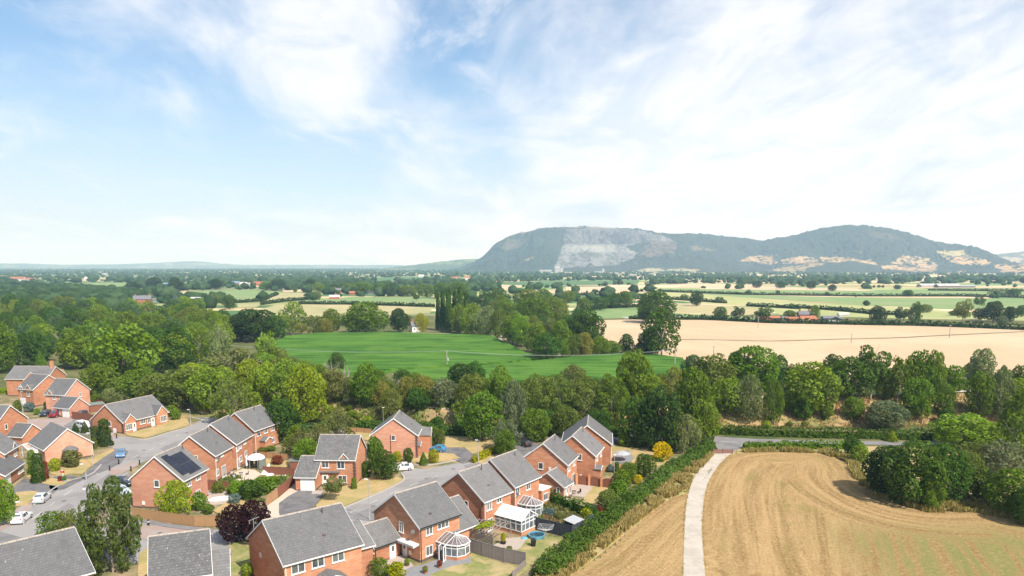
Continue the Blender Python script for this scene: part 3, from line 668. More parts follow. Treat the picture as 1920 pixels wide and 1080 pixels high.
def hedge(pts, wd, ht, tint='mid', label=None, name='hedge', cat='hedge', group=None, size=.42, dens=9, world=False, rough=.25, seed=1, step=None, z0=0, kind=None):
    """a clipped or rough hedge along a line: leaf clumps over a solid twiggy core"""
    W3 = [np.array(p[:2], float) if world else gp(*p)[:2] for p in pts]
    seg = np.array([np.linalg.norm(W3[i + 1] - W3[i]) for i in range(len(W3) - 1)]); Ltot = seg.sum(); cum = np.concatenate([[0], np.cumsum(seg)]); W3 = np.array(W3)
    rg = np.random.default_rng(seed + int(Ltot * 10)); n = int(Ltot * (wd + 2 * ht) * dens)
    def pos(s): return np.stack([np.interp(s, cum, W3[:, 0]), np.interp(s, cum, W3[:, 1])], -1)
    s = rg.uniform(0, Ltot, n); c = pos(s); d = pos(s + .3) - pos(s - .3); d /= np.maximum(np.linalg.norm(d, axis=1, keepdims=True), 1e-6); nr = np.stack([-d[:, 1], d[:, 0]], -1)
    t = rg.uniform(0, math.pi, n); ce, se = np.cos(t), np.sin(t); rr = 1 / np.maximum((np.abs(ce) ** 3.5 + np.abs(se) ** 3.5) ** (1 / 3.5), 1e-6)
    bump = 1 + rough * (fbm(s * .45, t * 1.2, seed, 3) - .5) * 2.2; sc = rr * bump * rg.uniform(.86, 1.03, n)
    endf = np.clip(np.minimum(s, Ltot - s) / (wd * .5), 0, 1) ** .5
    p = np.concatenate([c + nr * (ce * sc * wd / 2 * endf)[:, None], (se * sc * ht * (.5 + .5 * endf))[:, None]], 1)
    org = np.array([W3[0, 0], W3[0, 1], 0]); base = T(p[:, 0], p[:, 1]); p[:, 2] += base + z0; nd = np.concatenate([nr * ce[:, None], se[:, None]], 1)
    v = leaf_quads(p - org, nd, size, rg)
    # core
    m = max(int(Ltot / 1.5), 2); sc_ = np.linspace(0.2, Ltot - .2, m); cc = pos(sc_); dd = pos(sc_ + .3) - pos(sc_ - .3); dd /= np.maximum(np.linalg.norm(dd, axis=1, keepdims=True), 1e-6); nn = np.stack([-dd[:, 1], dd[:, 0]], -1)
    kv = []; hw, hh = wd / 2 * .55, ht * .62; bz = T(cc[:, 0], cc[:, 1]) + z0
    for a, zf in ((-1, 0), (-1, .8), (-.6, 1), (.6, 1), (1, .8), (1, 0)): kv.append(np.concatenate([cc + nn * a * hw, (bz + zf * hh)[:, None]], 1) - org)
    kv = np.stack(kv, 1).reshape(-1, 3); kf = [(i * 6 + j, (i + 1) * 6 + j, (i + 1) * 6 + j + 1, i * 6 + j + 1) for i in range(m - 1) for j in range(5)]
    kf = np.array(kf + [(0, 1, 2, 5), (m * 6 - 6, m * 6 - 1, m * 6 - 4, m * 6 - 5)]); nv = len(v)
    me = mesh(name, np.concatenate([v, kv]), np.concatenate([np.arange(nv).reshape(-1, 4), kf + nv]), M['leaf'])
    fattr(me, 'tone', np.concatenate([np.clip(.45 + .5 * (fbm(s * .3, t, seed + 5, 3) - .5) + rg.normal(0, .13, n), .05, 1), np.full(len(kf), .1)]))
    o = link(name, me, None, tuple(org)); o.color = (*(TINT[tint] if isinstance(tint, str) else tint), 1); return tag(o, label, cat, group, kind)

# ---- hedges
hedge([(1334, 838), (1300, 862), (1250, 895), (1205, 930), (1165, 962), (1120, 1000), (1070, 1040), (1010, 1090)], 3.3, 2.1, (.105, .165, .04), 'long broad green field hedge running beside the mown strip behind the gardens', rough=.4, dens=22, size=.30, seed=3)
hedge([(1325, 812), (1400, 816), (1520, 820), (1640, 822), (1720, 824), (1860, 822), (1960, 820)], 2.2, 2.2, 'dark', 'trimmed dark hedge along the far side of the lane at the foot of the bank', rough=.2, dens=8)
hedge([(1392, 842), (1450, 842), (1560, 841), (1620, 842)], 2.0, 1.6, 'mid', 'low green hedge between the lane and the mown hay field', rough=.35)
hedge([(560, 812), (650, 806), (700, 806), (800, 810), (840, 816), (895, 818)], 2.2, 2.2, 'dark', 'clipped dark hedge behind the detached house at the head of the close', rough=.15, dens=9)
hedge([(330, 760), (250, 742), (180, 735)], 2, 1.6, 'olive', 'scrubby hedge behind the bungalow', rough=.5)
hedge([(1000, 822), (1060, 812), (1130, 812), (1170, 822)], 2.2, 2.4, 'dark', 'dark hedge behind the three stepped houses at the end of the close', rough=.3)
hedge([(886, 869), (905, 860), (926, 848)], 1.6, 1.5, 'gold', 'clipped golden yellow hedge on the dry lawn by the turning head', size=.28, dens=16, rough=.1)
hedge([(-10, 738), (35, 736)], 3, 1.6, 'lime', 'bright lime green hedge by the leftmost houses', size=.35)
hedge([(1022, 938), (1050, 950), (1085, 962), (1122, 975)], 1.6, 2.1, 'dark', 'dark garden hedge between the two gardens right of the flat-roofed extension', size=.35, rough=.35)
hedge([(60, 707), (90, 703), (110, 710)], 2, 1.4, 'mid', 'green garden hedge behind the gabled houses at the left', rough=.4)
for k, (pts, lb) in enumerate([
    ([(1236, 547), (1400, 553), (1616, 556), (1800, 556), (1980, 560)], 'thin dark field hedge between the two grey-green pastures'),
    ([(1190, 561), (1262, 562), (1320, 566), (1362, 569)], 'dark field hedge under the three lone oaks'),
    ([(1480, 577), (1560, 582), (1640, 590), (1700, 592)], 'thick dark hedge above the red brick farm'),
    ([(1180, 599), (1330, 600), (1440, 606), (1540, 608), (1640, 610), (1730, 611), (1850, 616), (1990, 622)], 'long dark hedge along the far edge of the big wheat field'),
    ([(395, 567), (450, 568), (490, 565), (520, 552)], 'hedge at the near edge of the pasture left of the farm'),
    ([(560, 571), (650, 571), (750, 574), (815, 576)], 'dark hedge between the pasture and the cut field'),
    ([(490, 572), (530, 566), (590, 561)], 'hedge below the small cut field'),
    ([(1400, 574), (1500, 580)], 'thin hedge on the slope of the pale pasture'),
    ([(1080, 583), (1140, 578), (1200, 576)], 'pale hedge beside the small green pasture'),
    ([(1740, 545), (1850, 546), (1980, 547)], 'hedge in front of the long pale barns'),
    ([(1060, 553), (1160, 555), (1240, 556)], 'hedge at the foot of the wheat patch below the quarry')]):
    hedge(pts, 4, 3.2, 'deep', lb, name='field_hedge', size=1.5, dens=.7, rough=.5, seed=k + 9)

# ---- woods behind the village: many trees alike share a label, the ones that stand out are named
WOODLBL = 'tree in the wood beside the maize'
WORD = {'mid': 'mid green ', 'dark': 'dark green ', 'deep': 'blackish green ', 'light': 'light green ', 'lime': 'yellow-green ', 'olive': 'olive ', 'blue': 'bluish green ', 'brown': 'brownish '}
ORD = 'first second third fourth fifth sixth seventh eighth ninth tenth eleventh twelfth thirteenth fourteenth fifteenth sixteenth seventeenth eighteenth nineteenth twentieth'.split() + ['%dth' % i for i in range(21, 60)]
def fill(poly, step, hr, wr, kinds, tints, label, group, seed, rand=.38):
    rg = np.random.default_rng(seed); W3 = np.array([at(*p)[:2] for p in poly]); lo = W3.min(0); hi = W3.max(0); k = 0
    y = lo[1]; rows = []
    while y < hi[1]:
        st = step * (1 + max(y - 350, 0) / 900); x = lo[0] + (k % 2) * st / 2; row = []
        while x < hi[0]:
            p = np.array([x, y]) + rg.uniform(-rand, rand, 2) * st
            if inpoly(p[0], p[1], W3):
                h = rg.uniform(*hr); row.append((proj(p[0], p[1], 5)[0], p, h, h * rg.uniform(*wr), str(rg.choice(kinds)), str(rg.choice(tints))))
            x += st
        if row: rows.append(sorted(row, key=lambda r: r[0]))
        y += st * .8; k += 1
    for i, row in enumerate(rows):
        row = [r for r in row if -25 < r[0] < 1945]
        for j, (px, p, h, wd, kd, tn) in enumerate(row):
            lb = WORD.get(tn, '') + label + (', %s row back, %s from the left' % (ORD[i], ORD[j]) if len(rows) > 1 else ', %s from the left' % ORD[j])
            tree_at((p[0], p[1], float(T(*p))), h, wd, kd, tn, lb, group)
fill([(-60, 700), (60, 690), (130, 700), (330, 712), (400, 690), (430, 660), (430, 622), (400, 598), (330, 594), (290, 604), (200, 598), (150, 590), (-60, 585)], 20, (12, 16.5), (.75, 1.0), ['oak', 'oak', 'tall', 'ash'], ['mid', 'mid', 'dark', 'dark', 'olive', 'blue', 'light'], WOODLBL, 'trees of the wood left of the maize field', 5)
A = tree
A(235, 735, 607, 128, 'oak', 'light', 'largest light green rounded tree, at the near edge of the wood above the bungalow')
A(190, 748, 680, 70, 'oak', 'mid', 'mid green tree hanging over the drive behind the pink-gabled house')
A(268, 752, 690, 80, 'oak', 'mid', 'broad green tree whose shade falls behind the bungalow roof')
A(325, 700, 614, 88, 'oak', 'dark', 'dark green dense tree between the two light green trees of the wood edge')
A(345, 765, 690, 100, 'oak', 'olive', 'wide olive-green tree overhanging the road bend')
A(300, 757, 700, 80, 'oak', 'olive', 'olive-green tree beside the tall street lamp behind the bungalow')
A(395, 772, 688, 85, 'oak', 'light', 'light green tree overhanging the lane left of the brown birch')
A(150, 690, 612, 80, 'oak', 'mid', 'green tree just left of the bare white trunk')
A(128, 672, 605, 52, 'dead', 'mid', 'tall bleached dead tree standing in the wood', cat='dead tree')
A(0, 700, 600, 70, 'oak', 'mid', 'bright green tree at the picture edge above the hipped house')
A(60, 690, 620, 70, 'oak', 'dark', 'dark tree above the small clipped conifer')
A(415, 700, 602, 45, 'open', 'pale', 'slender pale open tree beside the dark bank of yews')
A(445, 735, 645, 95, 'open', 'brown', 'tawny half-bare tree with pale branches left of the maize field')
A(452, 730, 650, 60, 'dead', 'mid', 'pale bare branches inside the tawny tree', cat='dead tree')
A(505, 700, 613, 42, 'open', 'light', 'thin light green tree at the left corner of the maize field')
A(437, 795, 706, 76, 'birch', 'olive', 'brown-green birch standing over the lane behind the four detached houses')
A(500, 772, 680, 70, 'tall', 'lime', 'yellow-green tree at the wood edge behind the four houses')
A(470, 752, 672, 60, 'oak', 'lime', 'yellow-green crown below the tawny tree')
A(575, 795, 686, 82, 'tall', 'lime', 'tallest yellow-green tree, left of the path on the bank')
A(540, 770, 672, 70, 'tall', 'light', 'light green tree between the two yellow-green ones')
A(530, 828, 748, 78, 'oak', 'dark', 'dark green dense tree right behind the farthest of the four houses')
A(480, 825, 770, 40, 'oak', 'mid', 'green tree hidden behind the farthest house roof')
A(78, 700, 662, 26, 'cone', 'mid', 'small conical garden conifer beside the hipped house', cat='conifer')
# behind the maize
B = [
 (480, 640, 580, 104, 'oak', 'deep', 'long dark bank of yew-like trees left of the maize'), (452, 640, 588, 50, 'oak', 'deep', 'dark crown at the left end of the dark bank of trees'), (515, 640, 590, 50, 'oak', 'dark', 'dark crown at the right end of the dark bank of trees'),
 (550, 628, 564, 52, 'ash', 'light', 'yellowish green tall tree behind the left corner of the maize'), (566, 632, 602, 32, 'open', 'autumn', 'small tan-leaved tree at the maize edge'),
 (590, 628, 590, 40, 'ash', 'olive', 'olive scrub tree between the tan tree and the big round one'), (622, 626, 578, 38, 'oak', 'mid', 'green tree touching the big round tree'), (610, 628, 600, 30, 'bush', 'autumn', 'yellowing bush under the green tree behind the maize'),
 (686, 626, 567, 90, 'oak', 'mid', 'biggest round green tree behind the maize field'), (664, 627, 578, 40, 'oak', 'mid', 'left lobe tree beside the biggest round tree'), (749, 624, 577, 38, 'oak', 'deep', 'dark oval tree left of the white cottage'),
 (790, 622, 587, 28, 'willow', 'gold', 'small golden weeping willow right of the white cottage'),
 (860, 625, 570, 36, 'tall', 'mid', 'dark green tree at the foot of the poplars'),
 (885, 629, 568, 50, 'willow', 'light', 'light green willow right of the poplars'), (912, 632, 573, 50, 'willow', 'pale', 'pale green willow in the middle of the willow row'), (938, 634, 580, 40, 'willow', 'olive', 'olive willow at the right end of the willow row'),
 (962, 645, 590, 50, 'oak', 'mid', 'dark-based tree right of the willows'), (978, 650, 590, 46, 'oak', 'light', 'bright green tree beside the tree-shaded corner of the maize'), (1003, 662, 604, 50, 'oak', 'mid', 'green tree casting shade on the maize'),
 (1025, 678, 624, 58, 'oak', 'dark', 'dark olive tree standing over the maize corner'), (1052, 660, 600, 42, 'oak', 'mid', 'dense green tree behind the dark olive one'), (1098, 655, 581, 70, 'oak', 'dark', 'large dark green tree at the left end of the wheat field'), (1066, 650, 590, 50, 'oak', 'dark', 'dark green tree left of the large one by the wheat'),
 (1080, 672, 625, 36, 'oak', 'olive', 'yellow-olive tree in front of the large dark tree'), (1096, 672, 628, 34, 'bush', 'autumn', 'tan-flecked bush beside the yellow-olive tree'), (1062, 672, 640, 30, 'bush', 'light', 'light bush by the gap to the pinkish bare patch'), (1125, 670, 635, 40, 'bush', 'mid', 'green bush right of the tan-flecked one'), (1145, 668, 642, 40, 'bush', 'mid', 'low bush row left of the pair of oaks'),
 (1174, 662, 626, 30, 'oak', 'dark', 'small dark tree left of the tall oak'), (1240, 671, 574, 78, 'ash', 'dark', 'tall dark oak with a bare stem on the wheat field edge'), (1222, 664, 612, 60, 'oak', 'dark', 'lower crown beside the tall oak at the wheat'), (1205, 668, 645, 40, 'bush', 'deep', 'dark bush at the foot of the tall oak'),
 (1230, 606, 546, 72, 'oak', 'dark', 'wide dark oak seen above the tall one'), (1210, 604, 556, 36, 'oak', 'dark', 'dark oak left of the wide one'),
 (1172, 577, 545, 34, 'oak', 'mid', 'green tree at the end of the wheat patch'), (1150, 578, 550, 34, 'oak', 'dark', 'dark tree beside the green one under the quarry'), (1125, 582, 556, 36, 'oak', 'dark', 'dark round tree in the row left of the oaks'), (1095, 585, 557, 30, 'oak', 'mid', 'slim tree in the row left of the oaks'), (1065, 568, 544, 32, 'oak', 'mid', 'tree on the pasture edge below the wheat patch'), (1035, 600, 555, 50, 'oak', 'mid', 'round green tree above the willow row'), (1000, 612, 558, 70, 'oak', 'mid', 'broad green tree above the maize shade'), (955, 605, 565, 46, 'oak', 'mid', 'green tree behind the willows'), (990, 585, 541, 60, 'oak', 'mid', 'green tree left of the wheat patch'), (1018, 570, 541, 36, 'oak', 'mid', 'tree behind the broad green ones'),
 (935, 575, 540, 40, 'oak', 'dark', 'dark group tree above the willows'), (910, 580, 545, 40, 'oak', 'dark', 'dark tree behind the poplars to the right'), (885, 575, 555, 30, 'oak', 'deep', 'small dark dome right of the poplars'),
 (781, 566, 549, 14, 'open', 'dark', 'lone tree on the pasture left of the poplars'), (830, 560, 530, 40, 'oak', 'mid', 'green tree behind the poplars'), (860, 560, 528, 44, 'oak', 'mid', 'green tree behind the tallest poplars'), (800, 558, 532, 40, 'oak', 'mid', 'tree in the belt left of the poplars'), (765, 556, 534, 38, 'oak', 'mid', 'tree in the belt behind the grey barn'), (735, 556, 530, 36, 'ash', 'dark', 'dark open tree right of the grey barn'), (712, 552, 530, 34, 'oak', 'mid', 'tree behind the grey barn'), (680, 552, 528, 46, 'oak', 'mid', 'rounded tree left behind the grey barn'), (655, 550, 530, 26, 'oak', 'mid', 'tree behind the brick farmhouse'), (628, 550, 532, 26, 'oak', 'dark', 'dark tree left of the brick farmhouse'), (597, 550, 529, 26, 'tall', 'light', 'light green tree above the small cut field'), (582, 545, 522, 26, 'oak', 'deep', 'dark tree behind the light green one'),
 (596, 562, 549, 14, 'bush', 'brown', 'brownish bush on the track to the farm'), (554, 548, 538, 10, 'bush', 'mid', 'small bush between the two cut fields'),
 (520, 545, 524, 36, 'oak', 'deep', 'dark tree beyond the pasture corner'), (500, 545, 528, 26, 'oak', 'mid', 'green tree beyond the pasture corner'), (405, 543, 522, 28, 'oak', 'deep', 'dark tree left of the blue-roofed barns'), (402, 573, 550, 24, 'ash', 'olive', 'brownish open tree right of the pale barn'), (430, 580, 552, 30, 'oak', 'dark', 'dark rounded tree right of the pale barn'), (330, 572, 553, 18, 'cone', 'bluegrey', 'blue-grey spruce left of the pale barn'), (288, 556, 543, 18, 'oak', 'deep', 'dark round tree behind the red-brick farmhouse'), (290, 543, 520, 30, 'oak', 'deep', 'dark oak above the red-brick farmhouse'), (330, 546, 520, 28, 'oak', 'deep', 'dark oak left of the low shed'), (250, 545, 528, 30, 'oak', 'deep', 'dark oak left of the red-brick farmhouse'),
]
for r in B: A(*r[:7])
for k, (x, t, w__) in enumerate([(822, 557, 12), (831, 551, 14), (842, 549, 17), (853, 552, 15), (863, 547, 18), (874, 553, 15)]):
    A(x, 618 + (k * 7) % 5, t, w__, 'poplar', 'dark', 'dark Lombardy poplar behind the maize, %s from the left of the close row' % ORD[k], 'row of poplars', name='poplar')
for x, yb, t, wd, kd, tn, lb in [
 (1283, 566, 550, 19, 'open', 'dark', 'leftmost of the three lone oaks on the pale pasture'), (1305, 574, 545, 27, 'oak', 'deep', 'tallest lone oak with a visible trunk on the pale pasture'), (1348, 568, 555, 19, 'open', 'dark', 'small flat-topped oak at the hedge end on the pale pasture'),
 (1350, 599, 575, 27, 'oak', 'dark', 'first dark oak left of the red barn on the wheat edge'), (1382, 601, 572, 26, 'open', 'deep', 'second dark oak left of the red barn'), (1431, 604, 572, 37, 'open', 'dark', 'wide oak standing against the red barn'), (1481, 596, 583, 24, 'bush', 'mid', 'low round bush behind the red barn'), (1527, 599, 572, 20, 'tall', 'mid', 'upright tree beside the brick farmhouse with chimneys'),
 (1645, 607, 573, 32, 'oak', 'deep', 'dark rounded tree right of the black barn'), (1688, 608, 573, 30, 'open', 'deep', 'ragged dark tree in the pair beyond the wheat'), (1716, 608, 566, 27, 'tall', 'dark', 'taller tree of the ragged pair beyond the wheat'), (1735, 586, 572, 24, 'bush', 'olive', 'scrub on the pasture behind the ragged pair'), (1624, 574, 563, 14, 'oak', 'deep', 'small dark tree in the hedge of the green pasture'),
 (1803, 612, 556, 36, 'open', 'olive', 'thin pale tree with a bare stem beyond the wheat'), (1836, 580, 553, 24, 'open', 'dark', 'upper left crown of the dark clump beyond the wheat'), (1862, 604, 565, 44, 'oak', 'deep', 'largest dark crown of the clump beyond the wheat'), (1836, 600, 578, 26, 'oak', 'deep', 'low dark crown left in the clump beyond the wheat'), (1893, 604, 574, 24, 'oak', 'deep', 'right dark crown of the clump beyond the wheat'), (1879, 612, 594, 19, 'bush', 'grey', 'grey rounded bush in front of the dark clump'), (1915, 594, 572, 24, 'oak', 'dark', 'dark tree at the picture edge beyond the wheat'), (1790, 592, 583, 22, 'bush', 'dark', 'scrub left of the thin pale tree'),
 (1458, 551, 544, 9, 'oak', 'dark', 'tiny lone tree in the grey-green pasture'), (1702, 556, 543, 20, 'oak', 'dark', 'lone dark tree in the pasture before the pale barns'), (1682, 543, 534, 15, 'oak', 'deep', 'dark tree left of the long pale barns'), (1550, 555, 548, 10, 'bush', 'dark', 'bush on the line between the pastures'), (1560, 546, 533, 17, 'oak', 'deep', 'dark tree at the end of the striped stubble field'), (1419, 540, 526, 20, 'oak', 'deep', 'dark round tree beside the striped stubble field'), (1463, 541, 528, 22, 'oak', 'dark', 'spreading tree right of the dark round one'), (1520, 542, 527, 20, 'oak', 'deep', 'dark tree in the row beyond the stubble'),
 (1870, 555, 542, 34, 'ash', 'pale', 'pale scrubby tree right of the pale barns'), (1900, 556, 541, 26, 'oak', 'dark', 'dark tree right of the pale scrubby one')]:
    A(x, yb, t, wd, kd, tn, lb)
fill([(1855, 600), (1910, 600), (1905, 590), (1860, 590)], 60, (8, 9), (.8, .9), ['bush'], ['deep'], 'scrub in the clump beyond the wheat', None, 77)

# belt between the maize and the path, and along the bank
BELT = [
 (625, 755, 690, 56, 'oak', 'brown', 'brownish hawthorn left of the maize field gate'), (648, 735, 672, 40, 'dead', 'mid', 'bare pale dead tree at the near edge of the maize'), (622, 715, 668, 40, 'dead', 'mid', 'small bare grey tree poking above the yellow-green trees'), (632, 700, 661, 34, 'oak', 'dark', 'dark green tree top against the maize'),
 (688, 762, 680, 60, 'oak', 'mid', 'dark green dense tree right of the bare pale one'), (664, 760, 706, 44, 'oak', 'brown', 'brown-green thorn under the bare pale tree'), (712, 762, 712, 40, 'oak', 'autumn', 'autumn-tinted thorn by the path'), (738, 745, 696, 34, 'dead', 'mid', 'grey bare tree with upright twigs by the maize'), (733, 792, 726, 46, 'birch', 'olive', 'olive-brown tree standing on the bank side of the path'),
 (765, 760, 702, 38, 'ash', 'autumn', 'orange-brown tree behind the path'), (795, 762, 703, 46, 'oak', 'autumn', 'yellow-brown tree with dark base behind the path'), (785, 768, 730, 50, 'bush', 'dark', 'dark undergrowth beneath the yellow-brown trees'), (835, 765, 707, 60, 'ash', 'grey', 'grey-green tree right of the yellow-brown ones'),
 (862, 740, 680, 48, 'oak', 'deep', 'darkest tree crown against the near edge of the maize'), (890, 735, 677, 42, 'oak', 'dark', 'dark crown right of the darkest one by the maize'), (885, 785, 700, 60, 'oak', 'olive', 'olive tree above the dark front tree'), (935, 790, 686, 60, 'tall', 'mid', 'tall mid green tree top against the maize strip'), (905, 826, 735, 84, 'oak', 'mid', 'large dark green tree behind the golden hedge'), (868, 800, 745, 44, 'ash', 'light', 'light green tree left of the large dark one'),
 (962, 818, 712, 54, 'willow', 'grey', 'grey-green weeping birch right of the large dark tree'), (1010, 795, 700, 80, 'birch', 'olive', 'soft olive willow left in the willow scrub'), (1050, 795, 702, 80, 'birch', 'olive', 'soft olive willow in the middle of the willow scrub'), (1095, 800, 706, 90, 'birch', 'olive', 'soft olive-green willow behind the three stepped houses'), (1145, 800, 700, 70, 'birch', 'mid', 'green willow at the right of the willow scrub'), (1076, 725, 682, 50, 'ash', 'brown', 'grey-brown bushy tree with bare stems against the maize strip'), (1025, 810, 768, 60, 'oak', 'dark', 'dark green tree left behind the first stepped house'), (1003, 828, 765, 62, 'oak', 'mid', 'dense green tree beside the turning head'), (950, 846, 785, 56, 'birch', 'grey', 'rounded grey-green tree at the end of the golden hedge'), (945, 856, 806, 44, 'oak', 'mid', 'green tree in front of the rounded grey-green one'), (1016, 828, 810, 20, 'bush', 'pale', 'small pale variegated shrub left of the stepped houses'),
 (1060, 820, 760, 60, 'oak', 'olive', 'olive tree directly behind the first stepped house'), (1120, 815, 770, 60, 'oak', 'dark', 'dark scrub tree behind the last stepped house'),
 (1185, 765, 656, 72, 'oak', 'mid', 'tall green tree with twiggy base left of the dark conifers'), (1215, 775, 700, 60, 'oak', 'light', 'bright green tree between the tall one and the conifers'), (1260, 760, 685, 50, 'ash', 'autumn', 'yellow-tinted tree by the right end of the maize'), (1190, 838, 742, 60, 'conifer', 'dark', 'dark green conifer left of the tallest dark one'), (1240, 845, 722, 86, 'conifer', 'deep', 'tallest dark conifer above the yellow shrub'), (1213, 830, 742, 50, 'conifer', 'dark', 'dark conifer between the two tall ones'), (1285, 848, 778, 56, 'willow', 'pale', 'small weeping pale green tree above the field hedge'), (1295, 825, 690, 66, 'oak', 'mid', 'green tree right of the tallest conifer'), (1318, 835, 750, 50, 'oak', 'mid', 'green bushy tree at the corner of the lane'),
 (1300, 745, 664, 46, 'tall', 'blue', 'bluish green tree against the wheat'), (1336, 750, 664, 70, 'birch', 'olive', 'olive-green rounded tree against the wheat'), (1408, 745, 649, 84, 'oak', 'mid', 'large round green tree against the wheat'), (1378, 740, 658, 40, 'oak', 'dark', 'dark reddish-green tree left of the large round one'), (1455, 735, 664, 36, 'oak', 'dark', 'dark narrow crown between the two large green trees'), (1365, 775, 700, 60, 'oak', 'light', 'bright green tree on the bank left of the twin poplars'), (1402, 795, 692, 62, 'willow', 'pale', 'first of the twin pale feathery trees on the bank'), (1448, 798, 700, 44, 'willow', 'mid', 'second of the twin feathery trees on the bank'), (1480, 775, 715, 30, 'oak', 'mid', 'small green tree between the feathery trees and the light one'),
 (1518, 775, 667, 88, 'oak', 'light', 'largest light green tree above the bare bank'), (1505, 792, 740, 44, 'bush', 'mid', 'green bush on the bare bank left'), (1548, 790, 750, 28, 'bush', 'mid', 'upright bush on the bare bank'), (1490, 735, 672, 36, 'ash', 'olive', 'olive tree behind the largest light green one'),
 (1592, 752, 668, 72, 'oak', 'dark', 'dark green tree left of the ragged oak'), (1632, 752, 640, 76, 'open', 'dark', 'ragged dark oak through which the wheat shows'), (1560, 735, 658, 40, 'open', 'dark', 'dark airy crown left of the ragged oak'), (1682, 755, 656, 50, 'ash', 'mid', 'airy green tree right of the ragged oak'), (1718, 752, 650, 44, 'tall', 'mid', 'green oval tree against the wheat'), (1748, 758, 652, 34, 'tall', 'mid', 'narrow green tree right of the oval one'), (1658, 750, 700, 40, 'bush', 'olive', 'olive scrub beneath the ragged oak'),
 (1600, 790, 744, 44, 'bush', 'mid', 'green bush below the road on the bank'), (1660, 808, 752, 84, 'bush', 'grey', 'wide grey-green willow bush on the bank'), (1716, 790, 700, 56, 'oak', 'mid', 'dark-based green tree standing on the bank'), (1768, 780, 720, 42, 'bush', 'mid', 'rounded bush right of the tree on the bank'), (1786, 740, 684, 34, 'oak', 'mid', 'green tree at the wheat edge'), (1835, 788, 680, 46, 'tall', 'mid', 'tall dark ivy-clad tree right of the bare patch of bank'), (1838, 720, 648, 40, 'open', 'pale', 'pale crown above the ivy-clad tree'), (1870, 795, 664, 40, 'ash', 'pale', 'grey-green airy tree right of the ivy-clad one'), (1906, 770, 674, 34, 'oak', 'dark', 'dark tree by the picture edge at the wheat'), (1895, 790, 700, 60, 'oak', 'light', 'light green tree at the picture edge on the bank'),
 (1775, 800, 765, 36, 'bush', 'dark', 'dark bush above the lane'), (1800, 842, 776, 96, 'oak', 'light', 'light green spreading tree beside the lane at the right'), (1860, 845, 790, 50, 'ash', 'light', 'light green sapling group right of the spreading tree'), (1672, 832, 805, 22, 'cone', 'lime', 'small yellow-green sapling by the lane'),
 (1596, 856, 822, 30, 'bush', 'dark', 'dark bush at the left of the great bush'), (1612, 868, 838, 34, 'bush', 'light', 'light bush beside the great bush'), (1660, 925, 840, 90, 'bush', 'deep', 'left mass of the great dark bush by the hay field'), (1708, 945, 832, 110, 'bush', 'dark', 'great dark bush bulging into the hay field'), (1765, 940, 838, 90, 'bush', 'dark', 'right mass of the great dark bush'), (1810, 935, 850, 70, 'bush', 'olive', 'olive bush right of the great dark one'), (1745, 955, 900, 50, 'bush', 'mid', 'bright green front of the great bush'),
 (1846, 940, 888, 54, 'bush', 'deep', 'low very dark bush in the shade'), (1895, 965, 880, 80, 'oak', 'mid', 'green tree at the right edge above the hay field'), (1835, 885, 820, 70, 'ash', 'olive', 'tangled olive thicket right of the great bush'), (1880, 900, 815, 70, 'ash', 'grey', 'grey-green tangled thicket at the right edge'), (1905, 880, 760, 80, 'ash', 'mid', 'tall tangled tree at the right edge'), (1915, 840, 735, 60, 'oak', 'mid', 'green tree at the right edge above the lane'), (1925, 985, 920, 60, 'bush', 'dark', 'dark bush at the edge of the hay field'), (1900, 900, 845, 30, 'dead', 'mid', 'bleached bare tree in the tangled thicket'), (1810, 870, 825, 30, 'dead', 'mid', 'bare grey twigs above the olive bush'),
]
for r in BELT:
    if r[0] > 1290 and r[4] in ('tall', 'ash', 'open', 'oak', 'birch') and r[0] != 1632: r = (r[0], r[1], r[2] + (6 if r[0] > 1460 and r[4] != 'oak' else 0), r[3] * 1.25, 'oak' if r[4] in ('tall', 'birch', 'open') else r[4], *r[5:])
    if r[0] > 1330 and 765 < r[1] < 835 and r[4] not in ('dead',): r = (r[0], r[1] - (4 if r[1] > 785 else 0), r[2] + (r[1] - r[2]) * .10, r[3] * .94, *r[4:])
    if 1640 < r[0] < 1830 and r[1] > 900: r = (r[0], r[1], r[2] + 7, *r[3:])
    A(*r[:7], cat='dead tree' if r[4] == 'dead' else 'bush' if r[4] == 'bush' else 'tree')
fill([(590, 752), (640, 758), (760, 768), (880, 778), (1000, 788), (1160, 790), (1290, 778), (1330, 758), (1290, 728), (1150, 728), (1000, 732), (850, 732), (740, 716), (640, 716), (590, 722)], 9.5, (3.5, 6.5), (.9, 1.2), ['bush'], ['mid', 'dark', 'olive', 'brown'], 'thorn bush between maize and village', 'scrub along the path', 15)
fill([(1340, 744), (1500, 738), (1700, 733), (1900, 728), (1960, 722), (1960, 700), (1800, 712), (1600, 712), (1330, 712)], 11, (3, 5.5), (.9, 1.2), ['bush', 'oak'], ['mid', 'dark', 'olive', 'mid'], 'scrub tree below the wheat field', 'scrub below the wheat field', 16)
fill([(580, 795), (700, 800), (880, 806), (880, 782), (760, 770), (620, 756), (580, 752)], 6.5, (1.2, 2.6), (1.2, 1.7), ['bush'], ['mid', 'light', 'olive', 'dark', 'lime'], 'low bush on the grassy bank', 'scrub on the bank', 18)
fill([(1345, 804), (1500, 805), (1560, 800), (1400, 796)], 6.5, (1., 1.8), (1.2, 1.7), ['bush'], ['olive', 'light', 'lime'], 'weedy bush below the bare bank', 'weeds at the foot of the bank', 19)
fill([(400, 700), (500, 695), (560, 700), (600, 740), (560, 770), (420, 775), (330, 760), (380, 720)], 10, (6, 10), (.8, 1.1), ['oak', 'tall'], ['light', 'mid', 'lime', 'olive'], 'tree in the thicket by the maize', 'thick growth left of the maize', 20)
